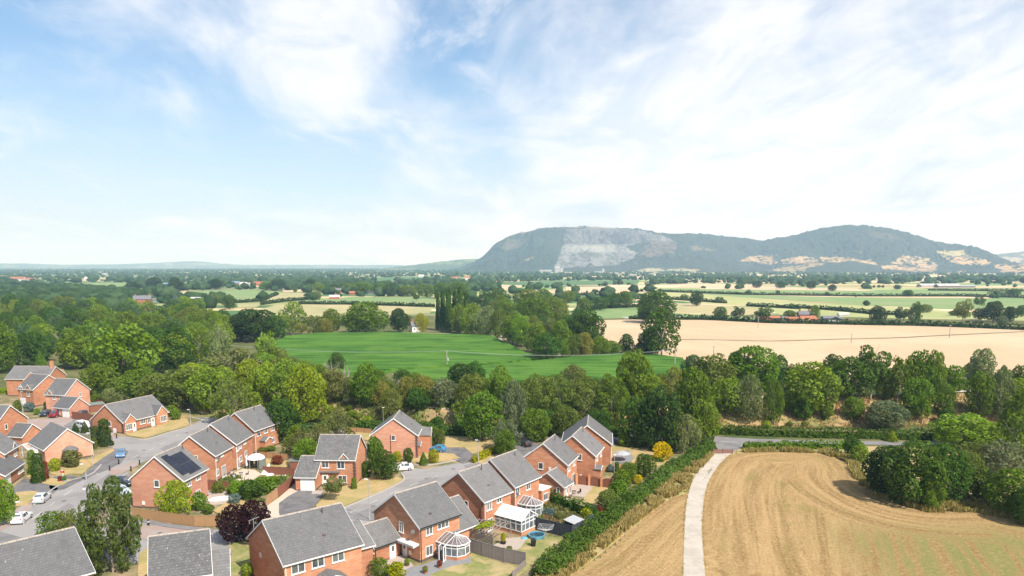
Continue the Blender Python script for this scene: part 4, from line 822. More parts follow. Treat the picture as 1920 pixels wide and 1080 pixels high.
fill([(925, 575), (1080, 590), (1100, 612), (1090, 640), (1000, 640), (945, 615), (890, 600)], 22, (9, 14), (.8, 1), ['oak'], ['mid', 'dark', 'olive'], 'tree in the copse by the wheat', 'copse by the wheat', 21)
fill([(560, 620), (880, 612), (1000, 632), (1000, 624), (880, 606), (560, 610)], 16, (4, 7), (.9, 1.2), ['bush'], ['mid', 'olive', 'dark'], 'hedge bush behind the maize', 'bushes behind the maize', 22)

# far woodland and hedgerow trees of the vale, past counting: one object
def far_trees():
    pts = []
    ng = gi
    g2 = np.stack([wx, wy], -1); r2 = np.random.default_rng(77)
    for a in range(gi + 1):
        for b in range(gj + 1):
            p = g2[a, b]
            if abs(p[0]) > p[1] * .85 + 200 or p[1] < 640: continue
            for qn in ((a + 1, b), (a, b + 1)):
                if qn[0] > gi or qn[1] > gj: continue
                q_ = g2[qn]; L = np.linalg.norm(q_ - p); far = p[1] > 2200
                k = int(L / (15 if far else 12)); tt_ = r2.random(k); den_ = vnoise(tt_ * 5 + a * 3.1, tt_ * 0 + b * 1.7, 3)
                left = p[0] < p[1] * .12
                for t_, dn in zip(tt_, den_):
                    if dn > (.48 if left else .66): pts.append((*(p + (q_ - p) * t_ + r2.normal(0, 5, 2)), 0))
    n = 9000
    px = r2.uniform(-300, 1000, n); py = 498 + 46 * r2.random(n) ** 1.3; k = fbm(px / 60, py / 5, 8) > .56
    for x, y in zip(px[k], py[k]):
        p = at(x, y + 2.5)
        if p[1] < 9000: pts.append((p[0], p[1], 0))
    n = 7000
    px = r2.uniform(1000, 2300, n); py = 506 + 24 * r2.random(n) ** .8; k = fbm(px / 50, py / 3.5, 18) > .54
    for x, y in zip(px[k], py[k]):
        p = at(x, y + 2.5); pts.append((p[0], p[1], 0))
    wp = np.array([at(*p)[:2] for p in [(-150, 590), (150, 592), (200, 594), (290, 560), (200, 545), (100, 548), (-150, 548)]]); lo, hi = wp.min(0), wp.max(0)
    q = r2.uniform(lo, hi, (2600, 2)); q = q[inpoly(q[:, 0], q[:, 1], wp)]
    pts = np.array(pts + [(a, b, 0) for a, b in q]); D = pts[:, 1]
    fx, fy = proj(pts[:, 0], pts[:, 1], 0 * D); ok = np.ones(len(pts), bool)
    for mn, pl in FLD: ok &= ~inpoly(fx, fy, pl)
    ok &= (D > 560); ok &= D < 9500; ok &= ~((fx > 430) & (fy > 565))
    pts = pts[ok]; D = pts[:, 1]
    n = len(pts); Vn = []; Fn = []; tn = []; tot = 0
    import itertools
    ico = bmesh.new(); bmesh.ops.create_icosphere(ico, subdivisions=2, radius=1); iv = np.array([v.co for v in ico.verts]); iff = np.array([[v.index for v in f.verts] for f in ico.faces]); ico.free()
    ico = bmesh.new(); bmesh.ops.create_icosphere(ico, subdivisions=1, radius=1); jv = np.array([v.co for v in ico.verts]); jf = np.array([[v.index for v in f.verts] for f in ico.faces]); ico.free()
    for near in (True, False):
        sel = pts[(D < 2300) == near]; m_ = len(sel)
        bv, bf = (iv, iff) if near else (jv, jf)
        h = 3.5 + 8.5 * r2.random(m_) ** 1.6; wd = h * r2.uniform(.9, 1.7, m_); 
        v = bv[None] * (1 + r2.normal(0, .2, (m_, len(bv), 1))); v = v * np.stack([wd / 2, wd / 2, h / 2], 1)[:, None]; v[:, :, 2] += (h * .5)[:, None]; v += sel[:, None, :]
        Vn.append(v.reshape(-1, 3)); Fn.append((bf[None] + (np.arange(m_) * len(bv))[:, None, None]).reshape(-1, 3) + tot); tot += m_ * len(bv)
        tn.append(np.repeat(r2.uniform(.15, .75, m_), len(bf)) + r2.normal(0, .06, m_ * len(bf)))
    me = mesh('woodland', np.concatenate(Vn), np.concatenate(Fn), M['leaf']); fattr(me, 'tone', np.concatenate(tn).clip(0.05, 1))
    o = link('woodland', me); o.color = (.070, .112, .045, 1); tag(o, 'distant hedgerow trees and woods over the whole plain', kind='stuff'); return n
print('far trees', far_trees(), 'trees', NTREE[0])
# ------------------------------------------------------------------ village roads, drives, lawns
sheet('garden_ground', [(-200, 1200), (-200, 760), (-40, 742), (60, 735), (180, 752), (310, 760), (420, 795), (560, 800), (700, 806), (900, 812), (1150, 815), (1290, 845), (1200, 925), (1120, 990), (1000, 1085), (900, 1200)], .03, M['garden'])
for p_ in [[(-60, 1040), (-40, 985), (20, 962), (60, 946), (100, 915), (130, 900), (170, 890), (188, 872), (205, 855), (212, 838), (212, 818), (240, 820), (271, 824), (312, 812), (345, 803), (370, 792), (398, 778), (430, 786), (416, 800), (395, 812), (352, 830), (310, 850), (270, 866), (235, 885), (215, 905), (170, 950), (165, 990), (230, 985), (275, 970), (330, 985), (410, 1000), (420, 1040), (330, 1060), (150, 1050), (60, 1060)]]:
    sheet('road', p_, .06, M['asphalt'])
sheet('road', [(395, 1040), (385, 1000), (430, 985), (500, 978), (600, 972), (632, 957), (700, 930), (745, 909), (757, 899), (752, 888), (768, 878), (800, 880), (850, 870), (900, 862), (960, 856), (990, 866), (960, 880), (905, 890), (860, 915), (820, 925), (740, 960), (690, 1010), (600, 1060), (480, 1060)], .065, M['asphalt'])
sheet('road', [(300, 758), (345, 768), (420, 778), (600, 800), (760, 808), (915, 809), (1100, 814), (1330, 818), (1408, 823), (1560, 827), (1720, 829), (1960, 824), (1960, 832), (1720, 836), (1560, 833), (1408, 830), (1372, 850), (1338, 850), (1335, 832), (1100, 824), (915, 821), (760, 820), (600, 812), (440, 797), (400, 790), (330, 775), (240, 757), (240, 748)], .075, M['asphalt2'])
sheet('road', [(335, 770), (425, 781), (600, 802), (440, 797), (395, 787)], .08, M['asphalt'])
sheet('road', [(-10, 790), (50, 787), (130, 783), (180, 788), (214, 806), (214, 830), (190, 812), (120, 803), (60, 805), (-10, 805)], .08, M['blockpave'])
sheet('road', [(118, 800), (140, 787), (178, 792), (200, 806), (212, 822), (208, 840), (170, 820), (140, 812)], .085, M['asphalt2'])
sheet('road', [(205, 893), (228, 888), (262, 872), (252, 866), (232, 874), (205, 880)], .085, M['blockpave'])
sheet('road', [(262, 985), (300, 988), (390, 1000), (380, 1012), (330, 1022), (262, 1010)], .085, M['blockpave'])
sheet('road', [(22, 985), (0, 996), (-10, 975), (28, 958), (60, 935), (70, 944)], .085, M['blockpave'])
def path_slab(pts, mt='asphalt2', name='footway', z=.16, t=.14): return sheet(name, pts, z, M[mt], t=t)
path_slab([(188, 862), (205, 850), (213, 842), (240, 847), (228, 868), (205, 880), (172, 893), (160, 900), (150, 897)], 'drive')
path_slab([(92, 915), (100, 895), (130, 892), (150, 898), (165, 893), (150, 903), (120, 918), (97, 922)], 'drive', 'driveway')
path_slab([(25, 915), (45, 898), (62, 902), (100, 912), (110, 917), (95, 930), (70, 944), (28, 930)], 'drive', 'driveway')
path_slab([(-20, 992), (20, 1004), (42, 1010), (60, 1030), (0, 1040), (-40, 1040)], 'asphalt2')
path_slab([(146, 958), (150, 945), (172, 928), (205, 906), (240, 885), (245, 893), (222, 912), (200, 930), (175, 955)], 'asphalt2')
path_slab([(262, 972), (320, 984), (400, 993), (400, 999), (320, 991), (262, 979)], 'asphalt2')
path_slab([(632, 957), (640, 972), (700, 978), (712, 960), (690, 955), (665, 965)], 'asphalt2')
path_slab([(523, 962), (523, 945), (540, 932), (560, 921), (604, 920), (605, 930), (588, 952), (560, 975), (530, 985)], 'drive', 'driveway', .14, .12)
path_slab([(558, 921), (590, 921), (606, 922), (603, 928), (584, 928), (586, 921)], 'paving', 'footpath', .17, .12)
path_slab([(499, 962), (500, 950), (523, 934), (545, 915), (553, 907), (560, 912), (560, 921), (540, 932), (525, 944), (525, 965), (530, 985), (505, 985)], 'gravel', 'gravel_border', .12, .1)
path_slab([(810, 844), (855, 839), (875, 842), (892, 853), (905, 862), (868, 870), (850, 862), (835, 852)], 'drive', 'driveway', .14, .12)
path_slab([(960, 830), (1000, 822), (1010, 842), (985, 865), (962, 862), (968, 845)], 'drive', 'driveway', .14, .12)
for nm, pts in [('lawn', [(236, 815), (240, 818), (271, 822), (312, 810), (345, 801), (356, 798), (350, 785), (338, 782), (318, 786), (306, 797), (280, 804), (250, 812)]),
                ('lawn', [(95, 890), (92, 882), (100, 872), (175, 860), (212, 842), (215, 846), (190, 862), (165, 880), (155, 890), (130, 889), (105, 892)]),
                ('lawn', [(48, 895), (60, 888), (88, 896), (118, 902), (134, 900), (118, 911), (98, 912), (62, 903)]), ('lawn', [(30, 925), (60, 922), (100, 930), (60, 938), (52, 948), (28, 950)]),
                ('lawn', [(592, 950), (612, 930), (640, 915), (672, 905), (690, 895), (740, 893), (756, 900), (745, 908), (700, 928), (632, 955), (610, 975)]),
                ('lawn', [(690, 860), (745, 868), (830, 866), (862, 860), (850, 852), (820, 850), (790, 852), (740, 852), (690, 850)]),
                ('lawn', [(810, 840), (800, 826), (820, 820), (900, 820), (925, 822), (905, 845), (885, 852), (870, 840)]), ('lawn', [(880, 868), (905, 860), (940, 850), (975, 858), (960, 864), (900, 869)]),
                ('lawn', [(258, 1075), (262, 1040), (276, 1030), (290, 1040), (300, 1085), (260, 1100)]), ('lawn', [(400, 960), (430, 940), (480, 935), (460, 960), (430, 975)]), ('lawn', [(1110, 835), (1170, 830), (1240, 850), (1260, 870), (1200, 880), (1180, 870), (1115, 868)]),
                ('lawn', [(1112, 914), (1170, 918), (1160, 935), (1120, 950), (1090, 942)]), ('lawn', [(490, 862), (545, 866), (555, 880), (500, 878)]), ('lawn', [(88, 690), (118, 690), (125, 705), (95, 705), (88, 699)]), ('lawn', [(640, 806), (730, 812), (700, 830), (660, 820)])]:
    sheet(nm, pts, .20, M['dry'], t=.15)
for pts in [[(800, 1079), (850, 1060), (885, 1038), (950, 1060), (1000, 1060), (960, 1090), (930, 1130), (780, 1130)], [(950, 1032), (1000, 1005), (1060, 1010), (1085, 1022), (1040, 1045), (1000, 1060), (970, 1055)], [(495, 900), (520, 890), (545, 893), (530, 905), (505, 905)], [(430, 1020), (475, 1010), (480, 1060), (440, 1100), (425, 1100)], [(1050, 975), (1095, 970), (1100, 985), (1060, 992)]]:
    sheet('lawn', pts, .11, M['lawn'], t=.1)
path_slab([(788, 1062), (815, 1052), (850, 1044), (880, 1046), (885, 1056), (850, 1062), (815, 1075), (790, 1090), (762, 1085), (745, 1070)], 'slate_pave', 'patio', .14, .12)
path_slab([(722, 1050), (752, 1042), (765, 1050), (775, 1062), (755, 1073), (728, 1066)], 'paving', 'patio', .17, .12)
path_slab([(1060, 928), (1068, 915), (1082, 908), (1118, 912), (1100, 934), (1062, 929)], 'paving', 'patio', .14, .12)
path_slab([(425, 895), (455, 880), (478, 882), (490, 890), (470, 903), (430, 905)], 'gravel', 'patio', .14, .12)
path_slab([(384, 925), (405, 918), (435, 925), (425, 945), (395, 948)], 'paving', 'patio', .14, .12)
path_slab([(1150, 853), (1178, 846), (1188, 862), (1180, 871), (1152, 869)], 'slate_pave', 'patio', .35, .33)
path_slab([(905, 1035), (950, 1010), (990, 1008), (975, 1030), (930, 1045)], 'paving', 'patio', .13, .12)
# kerbs
for pts in ([(236, 821), (271, 825), (312, 813), (345, 804), (360, 798)], [(592, 957), (632, 957), (700, 930), (745, 909), (758, 899), (752, 888)], [(745, 868), (800, 873), (858, 863)], [(62, 950), (100, 918), (130, 903), (170, 891), (190, 872)], [(150, 960), (172, 932), (205, 908), (240, 888)]):
    ribbon('kerb', [at(*p)[:2] for p in spline(pts, 4)], .3, .19, M['kerb'], t=.18)
# lane markings
def dash(pts, wd=.14, ln=2.5, gap=3.5):
    W3 = [at(*p)[:2] for p in spline(pts, 8)]; acc = 0; seg = []; k = 0
    for a, b in zip(W3[:-1], W3[1:]):
        L = np.linalg.norm(b - a); 
        if (acc % (ln + gap)) < ln: seg.append((a, b))
        acc += L
    mb = MB()
    for a, b in seg:
        d = (b - a) / max(np.linalg.norm(b - a), 1e-6); n_ = np.array([-d[1], d[0]]) * wd / 2
        mb.add([(*(a - n_), .1), (*(b - n_), .1), (*(b + n_), .1), (*(a + n_), .1)], [(0, 1, 2, 3)])
    tag(mb.build('road_marking', M['line']), kind='structure')
dash([(340, 771), (380, 777), (440, 785)], .3, 40, 1); dash([(1352, 828), (1384, 830)], .16, 20, 1); dash([(360, 783), (386, 789), (405, 795)], .3, 20, 1)
dash([(640, 970), (700, 942), (760, 915), (820, 893)], .14); dash([(60, 975), (120, 930), (190, 885), (280, 845), (350, 808)], .12)

# concrete track and the mown hay fields
TL = [(1338, 849), (1334, 852.5), (1320, 867), (1310, 882), (1300, 898), (1294, 913), (1289, 935), (1285, 962), (1283, 1001), (1281, 1080), (1281, 1200)]
TR = [(1376, 849), (1370, 852), (1356, 864), (1344, 877.5), (1334, 893), (1327, 907), (1321, 928), (1317, 962), (1316, 1001), (1322, 1080), (1330, 1200)]
sheet('track', [tuple(p) for p in spline(TL, 3)] + [tuple(p) for p in spline(TR, 3)][::-1], .1, M['concrete'], t=.1)
mm, NN, b = base_mat('mown_hay', 1, .05); tc_ = NN.new('ShaderNodeTexCoord'); V = tc_.outputs['Object']; sw = NN.new('ShaderNodeAttribute', attribute_name='swath').outputs['Vector']
g1 = NN.noise(NN.mapping(sw, (.75, .035, 1)), .8, 7, .72, .35); g1b = NN.noise(NN.mapping(sw, (.22, .02, 1), (0, 0, 0), (9, 3, 0)), 1., 4, .6, .3); g2 = NN.noise(V, 1.5, 8, .8); g3 = NN.noise(V, .11, 5, .65, .6); g5 = NN.noise(V, 5., 4, .75)
c_ = NN.mix(NN.ramp(g1, .34, .64), (.235, .15, .058), (.46, .31, .145)); c_ = NN.mix(NN.ramp(g2, .44, .68, 0, .75), c_, (.51, .355, .185)); c_ = NN.mix(NN.ramp(g5, .46, .66, 0, .7), c_, (.19, .125, .05))
c_ = NN.mix(NN.math('MULTIPLY', NN.ramp(g1b, .52, .68, 0, .7), NN.ramp(g3, .42, .62)), c_, (.22, .19, .065))
c_ = NN.mix(NN.ramp(g1, .64, .75, 0, .45), c_, (.57, .42, .24))
sx = NN.new('ShaderNodeSeparateXYZ'); NN.link(V, sx.inputs[0])
grn = NN.math('MULTIPLY', NN.ramp(sx.outputs[0], 40, 54), NN.math('MULTIPLY', NN.ramp(sx.outputs[1], 112, 98), NN.ramp(g1, .40, .56)))
c_ = NN.mix(NN.math('MULTIPLY', grn, NN.ramp(g2, .35, .6, .35, .8)), c_, (.13, .17, .045))
NN.link(c_, b.inputs['Base Color']); bp = NN.new('ShaderNodeBump'); bp.inputs['Distance'].default_value = .25; bp.inputs['Strength'].default_value = .7
NN.link(g2, bp.inputs['Height']); NN.link(bp.outputs[0], b.inputs['Normal']); M['hay'] = mm
HB = spline([(1372, 853), (1400, 848), (1450, 845), (1510, 845), (1555, 850), (1585, 862), (1605, 885), (1612, 903), (1640, 925), (1690, 948), (1740, 955), (1830, 957), (1920, 975), (2010, 1000)], 5)
def hay(pts, edges, z, rot):
    """mown field cut into a fine grid so that each spot knows its mowing direction: round the headland, then in straight runs"""
    P3 = np.array([at(*p)[:2] for p in pts]); lo, hi = P3.min(0), P3.max(0); st = .9
    gx, gy = np.meshgrid(np.arange(lo[0] - st, hi[0] + st, st), np.arange(max(lo[1], 55) - st, hi[1] + st, st), indexing='ij'); na, nb = gx.shape
    E_ = np.concatenate([np.array([at(*p)[:2] for p in e]) for e in edges]); s_ = np.arange(len(E_)) * 1.0
    # snap the rim of the grid onto the outline
    D2 = ((gx[..., None] - E_[:, 0]) ** 2 + (gy[..., None] - E_[:, 1]) ** 2); k = D2.argmin(-1); d = np.sqrt(D2.min(-1))
    c, s = math.cos(rot), math.sin(rot); u_ = gx * c + gy * s; v_ = -gx * s + gy * c; w_ = sst(11, 17, d)
    along = np.concatenate([[0], np.cumsum(np.linalg.norm(np.diff(E_, axis=0), axis=1))])[k]
    U_ = np.where(w_ > .5, u_ + 50, d * 1.0); V_ = np.where(w_ > .5, v_, along)
    idx = np.arange(na * nb).reshape(na, nb); q = np.stack([idx[:-1, :-1], idx[1:, :-1], idx[1:, 1:], idx[:-1, 1:]], -1).reshape(-1, 4)
    cx = (gx[:-1, :-1] + gx[1:, 1:]).ravel() / 2; cy = (gy[:-1, :-1] + gy[1:, 1:]).ravel() / 2; q = q[inpoly(cx, cy, P3)]
    me = mesh('hay_field', np.stack([gx, gy, np.full_like(gx, z)], -1).reshape(-1, 3), q, M['hay'])
    a = me.attributes.new('swath', 'FLOAT_VECTOR', 'POINT'); a.data.foreach_set('vector', np.stack([U_, V_, 0 * U_], -1).astype(np.float32).ravel()); tag(link('hay_field', me), kind='structure')
dense = lambda e: [tuple(p) for p in spline([tuple(q) for q in e], 4)]
TM = [tuple((np.array(a) + np.array(b)) / 2) for a, b in zip(TL, TR)]
hay([tuple(p) for p in HB] + [(2100, 1040), (2300, 1300), (1305, 1300)] + [tuple(p) for p in spline(TM, 3)][::-1][4:], [dense(HB), dense(TR)], .07, R(-20))
ED2 = [(1288, 926), (1262, 932), (1230, 952), (1193, 983), (1131, 1038), (1068, 1081), (900, 1220)]
hay(ED2 + [(900, 1300), (1300, 1300)] + [tuple(p) for p in spline(TM, 3)][::-1][4:-9], [dense(spline(ED2, 4))], .068, R(10))
M['verge'] = mat('grass_verge', (.40, .33, .15), 1, (.24, .25, .08), .8, 6, big=(.42, .28, .15), bigscale=.15, bump=.4)
sheet('grass_verge', [(1335, 843), (1338, 852), (1300, 898), (1289, 926), (1262, 934), (1193, 987), (1068, 1085), (900, 1222), (870, 1222), (1010, 1080), (1150, 965), (1240, 900)], .05, M['verge'])
sheet('grass_verge', [(1368, 854), (1384, 842), (1560, 836), (1720, 838), (1960, 836), (2050, 1000), (1920, 978), (1830, 962), (1740, 960), (1640, 930), (1605, 905), (1590, 870), (1540, 850), (1450, 846), (1400, 850)], .045, M['verge'])

def tufts(name, poly, n, hgt, col, label, seed, wd=.12):
    rg = np.random.default_rng(seed); W3 = np.array([at(*p)[:2] for p in poly]); lo, hi = W3.min(0), W3.max(0); P2 = []
    while sum(map(len, P2)) < n:
        q = rg.uniform(lo, hi, (n, 2)); q = q[inpoly(q[:, 0], q[:, 1], W3)]; q = q[fbm(q[:, 0] * .5, q[:, 1] * .5, seed) > .42]; P2.append(q)
    p = np.concatenate(P2)[:n]; z = T(p[:, 0], p[:, 1]); h = hgt * rg.uniform(.5, 1.3, n) * (.6 + fbm(p[:, 0] * .3, p[:, 1] * .3, seed + 1)); a = rg.uniform(0, 6.28, n); ln = rg.normal(0, .25, (n, 2)) * h[:, None]
    dx = np.stack([np.cos(a), np.sin(a)], 1) * wd * rg.uniform(.6, 1.6, (n, 1))
    v = np.stack([np.concatenate([p - dx, z[:, None]], 1), np.concatenate([p + dx, z[:, None]], 1), np.concatenate([p + ln + dx * .3, (z + h)[:, None]], 1), np.concatenate([p + ln - dx * .3, (z + h * .95)[:, None]], 1)], 1)
    me = mesh(name, v.reshape(-1, 3), np.arange(n * 4).reshape(-1, 4), M['leaf']); fattr(me, 'tone', np.clip(.5 + rg.normal(0, .2, n), .05, 1)); o = link(name, me); o.color = (*col, 1); return tag(o, label, kind='stuff')
tufts('grass', [(1325, 858), (1338, 854), (1300, 897), (1288, 924), (1255, 934), (1190, 984), (1068, 1082), (960, 1150), (930, 1140), (1040, 1065), (1140, 985), (1210, 935), (1270, 890)], 16000, .75, (.40, .32, .14), 'tall bleached grass between the long hedge and the mown strip', 4)
tufts('grass', [(1378, 850), (1400, 846), (1560, 845), (1600, 860), (1625, 900), (1660, 925), (1740, 945), (1850, 945), (1960, 965), (1960, 985), (1830, 962), (1740, 962), (1640, 932), (1605, 905), (1585, 866), (1540, 851), (1450, 848)], 12000, .75, (.36, .31, .12), 'tall pale grass round the mown hay field', 5)
tufts('grass', [(1335, 803), (1500, 805), (1720, 802), (1900, 795), (1900, 770), (1720, 775), (1500, 770), (1340, 775)], 9000, .5, (.36, .27, .12), 'dry grass on the bare bank', 6)
tufts('grass', [(580, 792), (700, 800), (880, 806), (1200, 812), (1330, 806), (1330, 780), (1000, 785), (760, 772), (600, 756)], 14000, .7, (.15, .19, .05), 'rank green weeds on the bank behind the close', 7, .2)
tufts('weeds', [(410, 905), (440, 893), (470, 905), (545, 893), (500, 940), (470, 945), (430, 930)], 3500, .5, (.15, .20, .06), 'flowers and weeds in the back garden beds', 8, .16)
tufts('weeds', [(1010, 935), (1060, 955), (1110, 985), (1090, 1000), (1000, 985), (990, 960)], 3500, .5, (.2, .2, .08), 'cottage garden planting beside the pergola', 9, .16)

# ------------------------------------------------------------------ houses
def house(name, label, x, y, ang, W, L, E, hr, wall='brick', roof='roof', barge='white', gut='white', wins=(), cat='house', group=None, ridge=True, plinth=True, flip=(), pipe=True, quoin=False):
    """gabled building: origin under the near gable's apex, +x along the ridge, +y to the left"""
    root = empty(name, (x, y, 0), R(ang), label=label, cat=cat, group=group)
    ov = .32; Ww = W - 2 * ov; k = (hr - E) / (W / 2); x0, x1 = .22, L - .22; zt = E + k * ov - .20; za = hr - .20
    pr = [(-Ww / 2, 0), (Ww / 2, 0), (Ww / 2, zt), (0, za), (-Ww / 2, zt)]
    wb = MB(); wb.add([(x0, a, b) for a, b in pr] + [(x1, a, b) for a, b in pr], [(0, 1, 2, 3, 4), (9, 8, 7, 6, 5)] + [(i, 5 + i, 5 + (i + 1) % 5, (i + 1) % 5) for i in range(5)])
    wb.build('wall', M[wall], root)
    rb = MB()
    for s in (-1, 1): rb.slab([(0, s * W / 2, E), (L, s * W / 2, E), (L, 0, hr), (0, 0, hr)], .14)
    rf = rb.build('roof', M[roof], root)
    if ridge:
        for i in range(max(int(L / 1.35), 2)):
            n_ = max(int(L / 1.35), 2); a = L * i / n_; MB().add(*prism6(a + .03, L * (i + 1) / n_ - .03, hr)).build('ridge_tile', M['ridge'], rf)
    if plinth: MB().box(((x0 + x1) / 2, 0, .17), (x1 - x0 + .05, Ww + .05, .34)).build('plinth', M['plinth'], root)
    for xx in (-.02, L + .02):
        for s in (-1, 1):
            MB().add(*board((xx, s * W / 2, E - .03), (xx, 0, hr - .03), .24, .05)).build('bargeboard', M[barge], root)
    for s in (-1, 1):
        MB().box((L / 2, s * (W / 2 + .03), E - .09), (L, .13, .12)).build('gutter', M[gut], root)
        MB().box((L / 2, s * (W / 2 - .12), E - .16), (L - .1, .14, .2)).build('fascia', M[barge], root)
    if pipe:
        for xx in (x0 + .15,): MB().tube((xx, -Ww / 2 - .08, 0.05), (xx, -Ww / 2 - .08, E - .15), .05, n=6).build('downpipe', M[gut], root)
    if quoin:
        for xx, yy in ((x0, Ww / 2), (x0, -Ww / 2)):
            qb = MB()
            for i in range(int(zt / .3)): qb.box((xx, yy, .3 * i + .2), ((.5 if i % 2 else .3), (.3 if i % 2 else .5), .14))
            qb.build('quoin', M['plinth'], root)
    H_ = dict(root=root, x=x, y=y, a=R(ang), W=Ww, L=L, x0=x0, x1=x1)
    for wn in wins: opening(H_, *wn)
    return H_
def prism6(a, b, hr):
    v = [(x, y, z) for x in (a, b) for y, z in ((-.14, hr - .07), (0, hr + .07), (.14, hr - .07), (0, hr - .12))]
    return v, [(0, 1, 2, 3), (7, 6, 5, 4), (0, 4, 5, 1), (1, 5, 6, 2), (2, 6, 7, 3), (3, 7, 4, 0)]
def board(p, q, h, t):
    p = Vector(p); q = Vector(q); v = [p, q, q - Vector((0, 0, h)), p - Vector((0, 0, h))]; o = Vector((t / 2, 0, 0))
    return [a - o for a in v] + [a + o for a in v], [(0, 1, 2, 3), (7, 6, 5, 4), (0, 4, 5, 1), (1, 5, 6, 2), (2, 6, 7, 3), (3, 7, 4, 0)]
def face_pt(H_, face, px, py):
    """where the sight line through a pixel meets a wall of the house: (distance along the wall, height)"""
    c, s = math.cos(H_['a']), math.sin(H_['a']); u = np.array([c, s]); v = np.array([-s, c]); o = np.array([H_['x'], H_['y']])
    n_, d = {'n': (u, H_['x0']), 'f': (u, H_['x1']), 'l': (v, H_['W'] / 2), 'r': (v, -H_['W'] / 2)}[face]
    r = ray(px, py); t = (d + o @ n_) / (r[:2] @ n_); P_ = r[:2] * t - o
    return (P_ @ v if face in 'nf' else P_ @ u), H + r[2] * t
def opening(H_, face, px, py, w_, h_, kind='window', k=2, z=None):
    """window, door, patio or garage door centred where the photograph shows it"""
    a, zc_ = face_pt(H_, face, px, py)
    if z is not None: zc_ = z
    lim = (H_['W'] / 2 - w_ / 2 - .1) if face in 'nf' else None
    a = max(-lim, min(lim, a)) if lim is not None else max(H_['x0'] + w_ / 2 + .1, min(H_['x1'] - w_ / 2 - .1, a))
    if kind != 'window' or zc_ < h_ / 2 + .15: zc_ = h_ / 2 + .08 if kind != 'window' else max(zc_, h_ / 2 + .5)
    put_opening(H_, face, a, zc_, w_, h_, kind, k)
def put_opening(H_, face, a, zc_, w_, h_, kind='window', k=2, off=0):
    out = {'n': (-1, 0), 'f': (1, 0), 'l': (0, 1), 'r': (0, -1)}[face]; d = {'n': -H_['x0'], 'f': H_['x1'], 'l': H_['W'] / 2, 'r': H_['W'] / 2}[face]
    ex = (0, 1) if face in 'nf' else (1, 0); root = H_['root']; mt = {'door': M['white'], 'garage': M['white'], 'darkdoor': M['fence_dark']}.get(kind, M['white'])
    def bx(mb, ua, zb, su, sz, o, dp):
        c = (out[0] * (d + o) + ex[0] * (a + ua) + 0, out[1] * (d + o) + ex[1] * (a + ua), zb); s_ = (su if ex[0] else dp, su if ex[1] else dp, sz); mb.box(c, s_)
    if kind == 'garage':
        g = MB(); bx(g, 0, zc_, w_ + .16, h_ + .12, .015, .05); fr = g.build('garage_door', M['white'], root)
        for i in range(4):
            g = MB(); bx(g, 0, zc_ - h_ / 2 + h_ * (i + .5) / 4, w_ - .1, h_ / 4 - .06, .045, .03); g.build('panel', M['white'], fr)
        return
    if kind in ('door', 'darkdoor'):
        g = MB(); bx(g, 0, zc_, w_ + .14, h_ + .1, .01, .05); fr = g.build('door', M['white'], root)
        g = MB(); bx(g, 0, zc_, w_ - .06, h_ - .08, .045, .03); g.build('leaf', mt, fr)
        if kind == 'door': g = MB(); bx(g, 0, zc_ + h_ * .2, w_ * .45, h_ * .36, .065, .02); g.build('pane', M['glass'], fr)
        return
    b = .085; fb = MB()
    for ua, zb, su, sz in ((0, zc_ + h_ / 2 - b / 2, w_, b), (0, zc_ - h_ / 2 + b / 2, w_, b), (-w_ / 2 + b / 2, zc_, b, h_ - 2 * b), (w_ / 2 - b / 2, zc_, b, h_ - 2 * b)): bx(fb, ua, zb, su, sz, .03, .07)
    for i in range(1, k): bx(fb, -w_ / 2 + w_ * i / k, zc_, b * .9, h_ - 2 * b, .03, .065)
    bx(fb, 0, zc_ - h_ / 2 - .04, w_ + .16, .07, .06, .14)
    fr = fb.build('patio_door' if kind == 'patio' else 'window', M['white'], root)
    for i in range(k):
        g = MB(); bx(g, -w_ / 2 + w_ * (i + .5) / k, zc_, w_ / k - b * .95, h_ - 2 * b + .02, .012, .02); g.build('pane', M['glass'], fr)
def gablet(H_, side, u, w_, out_, E, hr, depth=2.5, roof='roof', wall='brick', brick=True):
    """small cross gable breaking the eaves: side 'r' or 'l'"""
    s = -1 if side == 'r' else 1; yb = s * (H_['W'] / 2 - depth); yf = s * (H_['W'] / 2 + out_); root = H_['root']
    rb = MB()
    for q in (-1, 1): rb.slab([(u + q * (w_ / 2 + .2), yf + s * .15, E), (u, yf + s * .15, hr), (u, yb, hr), (u + q * (w_ / 2 + .2), yb, E)], .1)
    rb.build('gablet_roof', M[roof], root)
    pr = [(u - w_ / 2, .0 if out_ > .3 else E - .6), (u + w_ / 2, .0 if out_ > .3 else E - .6), (u + w_ / 2, E - .05), (u, hr - .15), (u - w_ / 2, E - .05)]
    yy0, yy1 = yf, yb
    MB().add([(a, yy0, b) for a, b in pr] + [(a, yy1, b) for a, b in pr], [(0, 1, 2, 3, 4), (9, 8, 7, 6, 5)] + [(i, 5 + i, 5 + (i + 1) % 5, (i + 1) % 5) for i in range(5)]).build('gablet_wall', M[wall], root)
    for q in (-1, 1):
        p_, q_ = Vector((u + q * (w_ / 2 + .2), yf + s * .17, E)), Vector((u, yf + s * .17, hr)); o = Vector((0, .03, 0)); v = [p_, q_, q_ - Vector((0, 0, .2)), p_ - Vector((0, 0, .2))]
        MB().add([a - o for a in v] + [a + o for a in v], [(0, 1, 2, 3), (7, 6, 5, 4), (0, 4, 5, 1), (1, 5, 6, 2), (2, 6, 7, 3), (3, 7, 4, 0)]).build('bargeboard', M['white'], root)
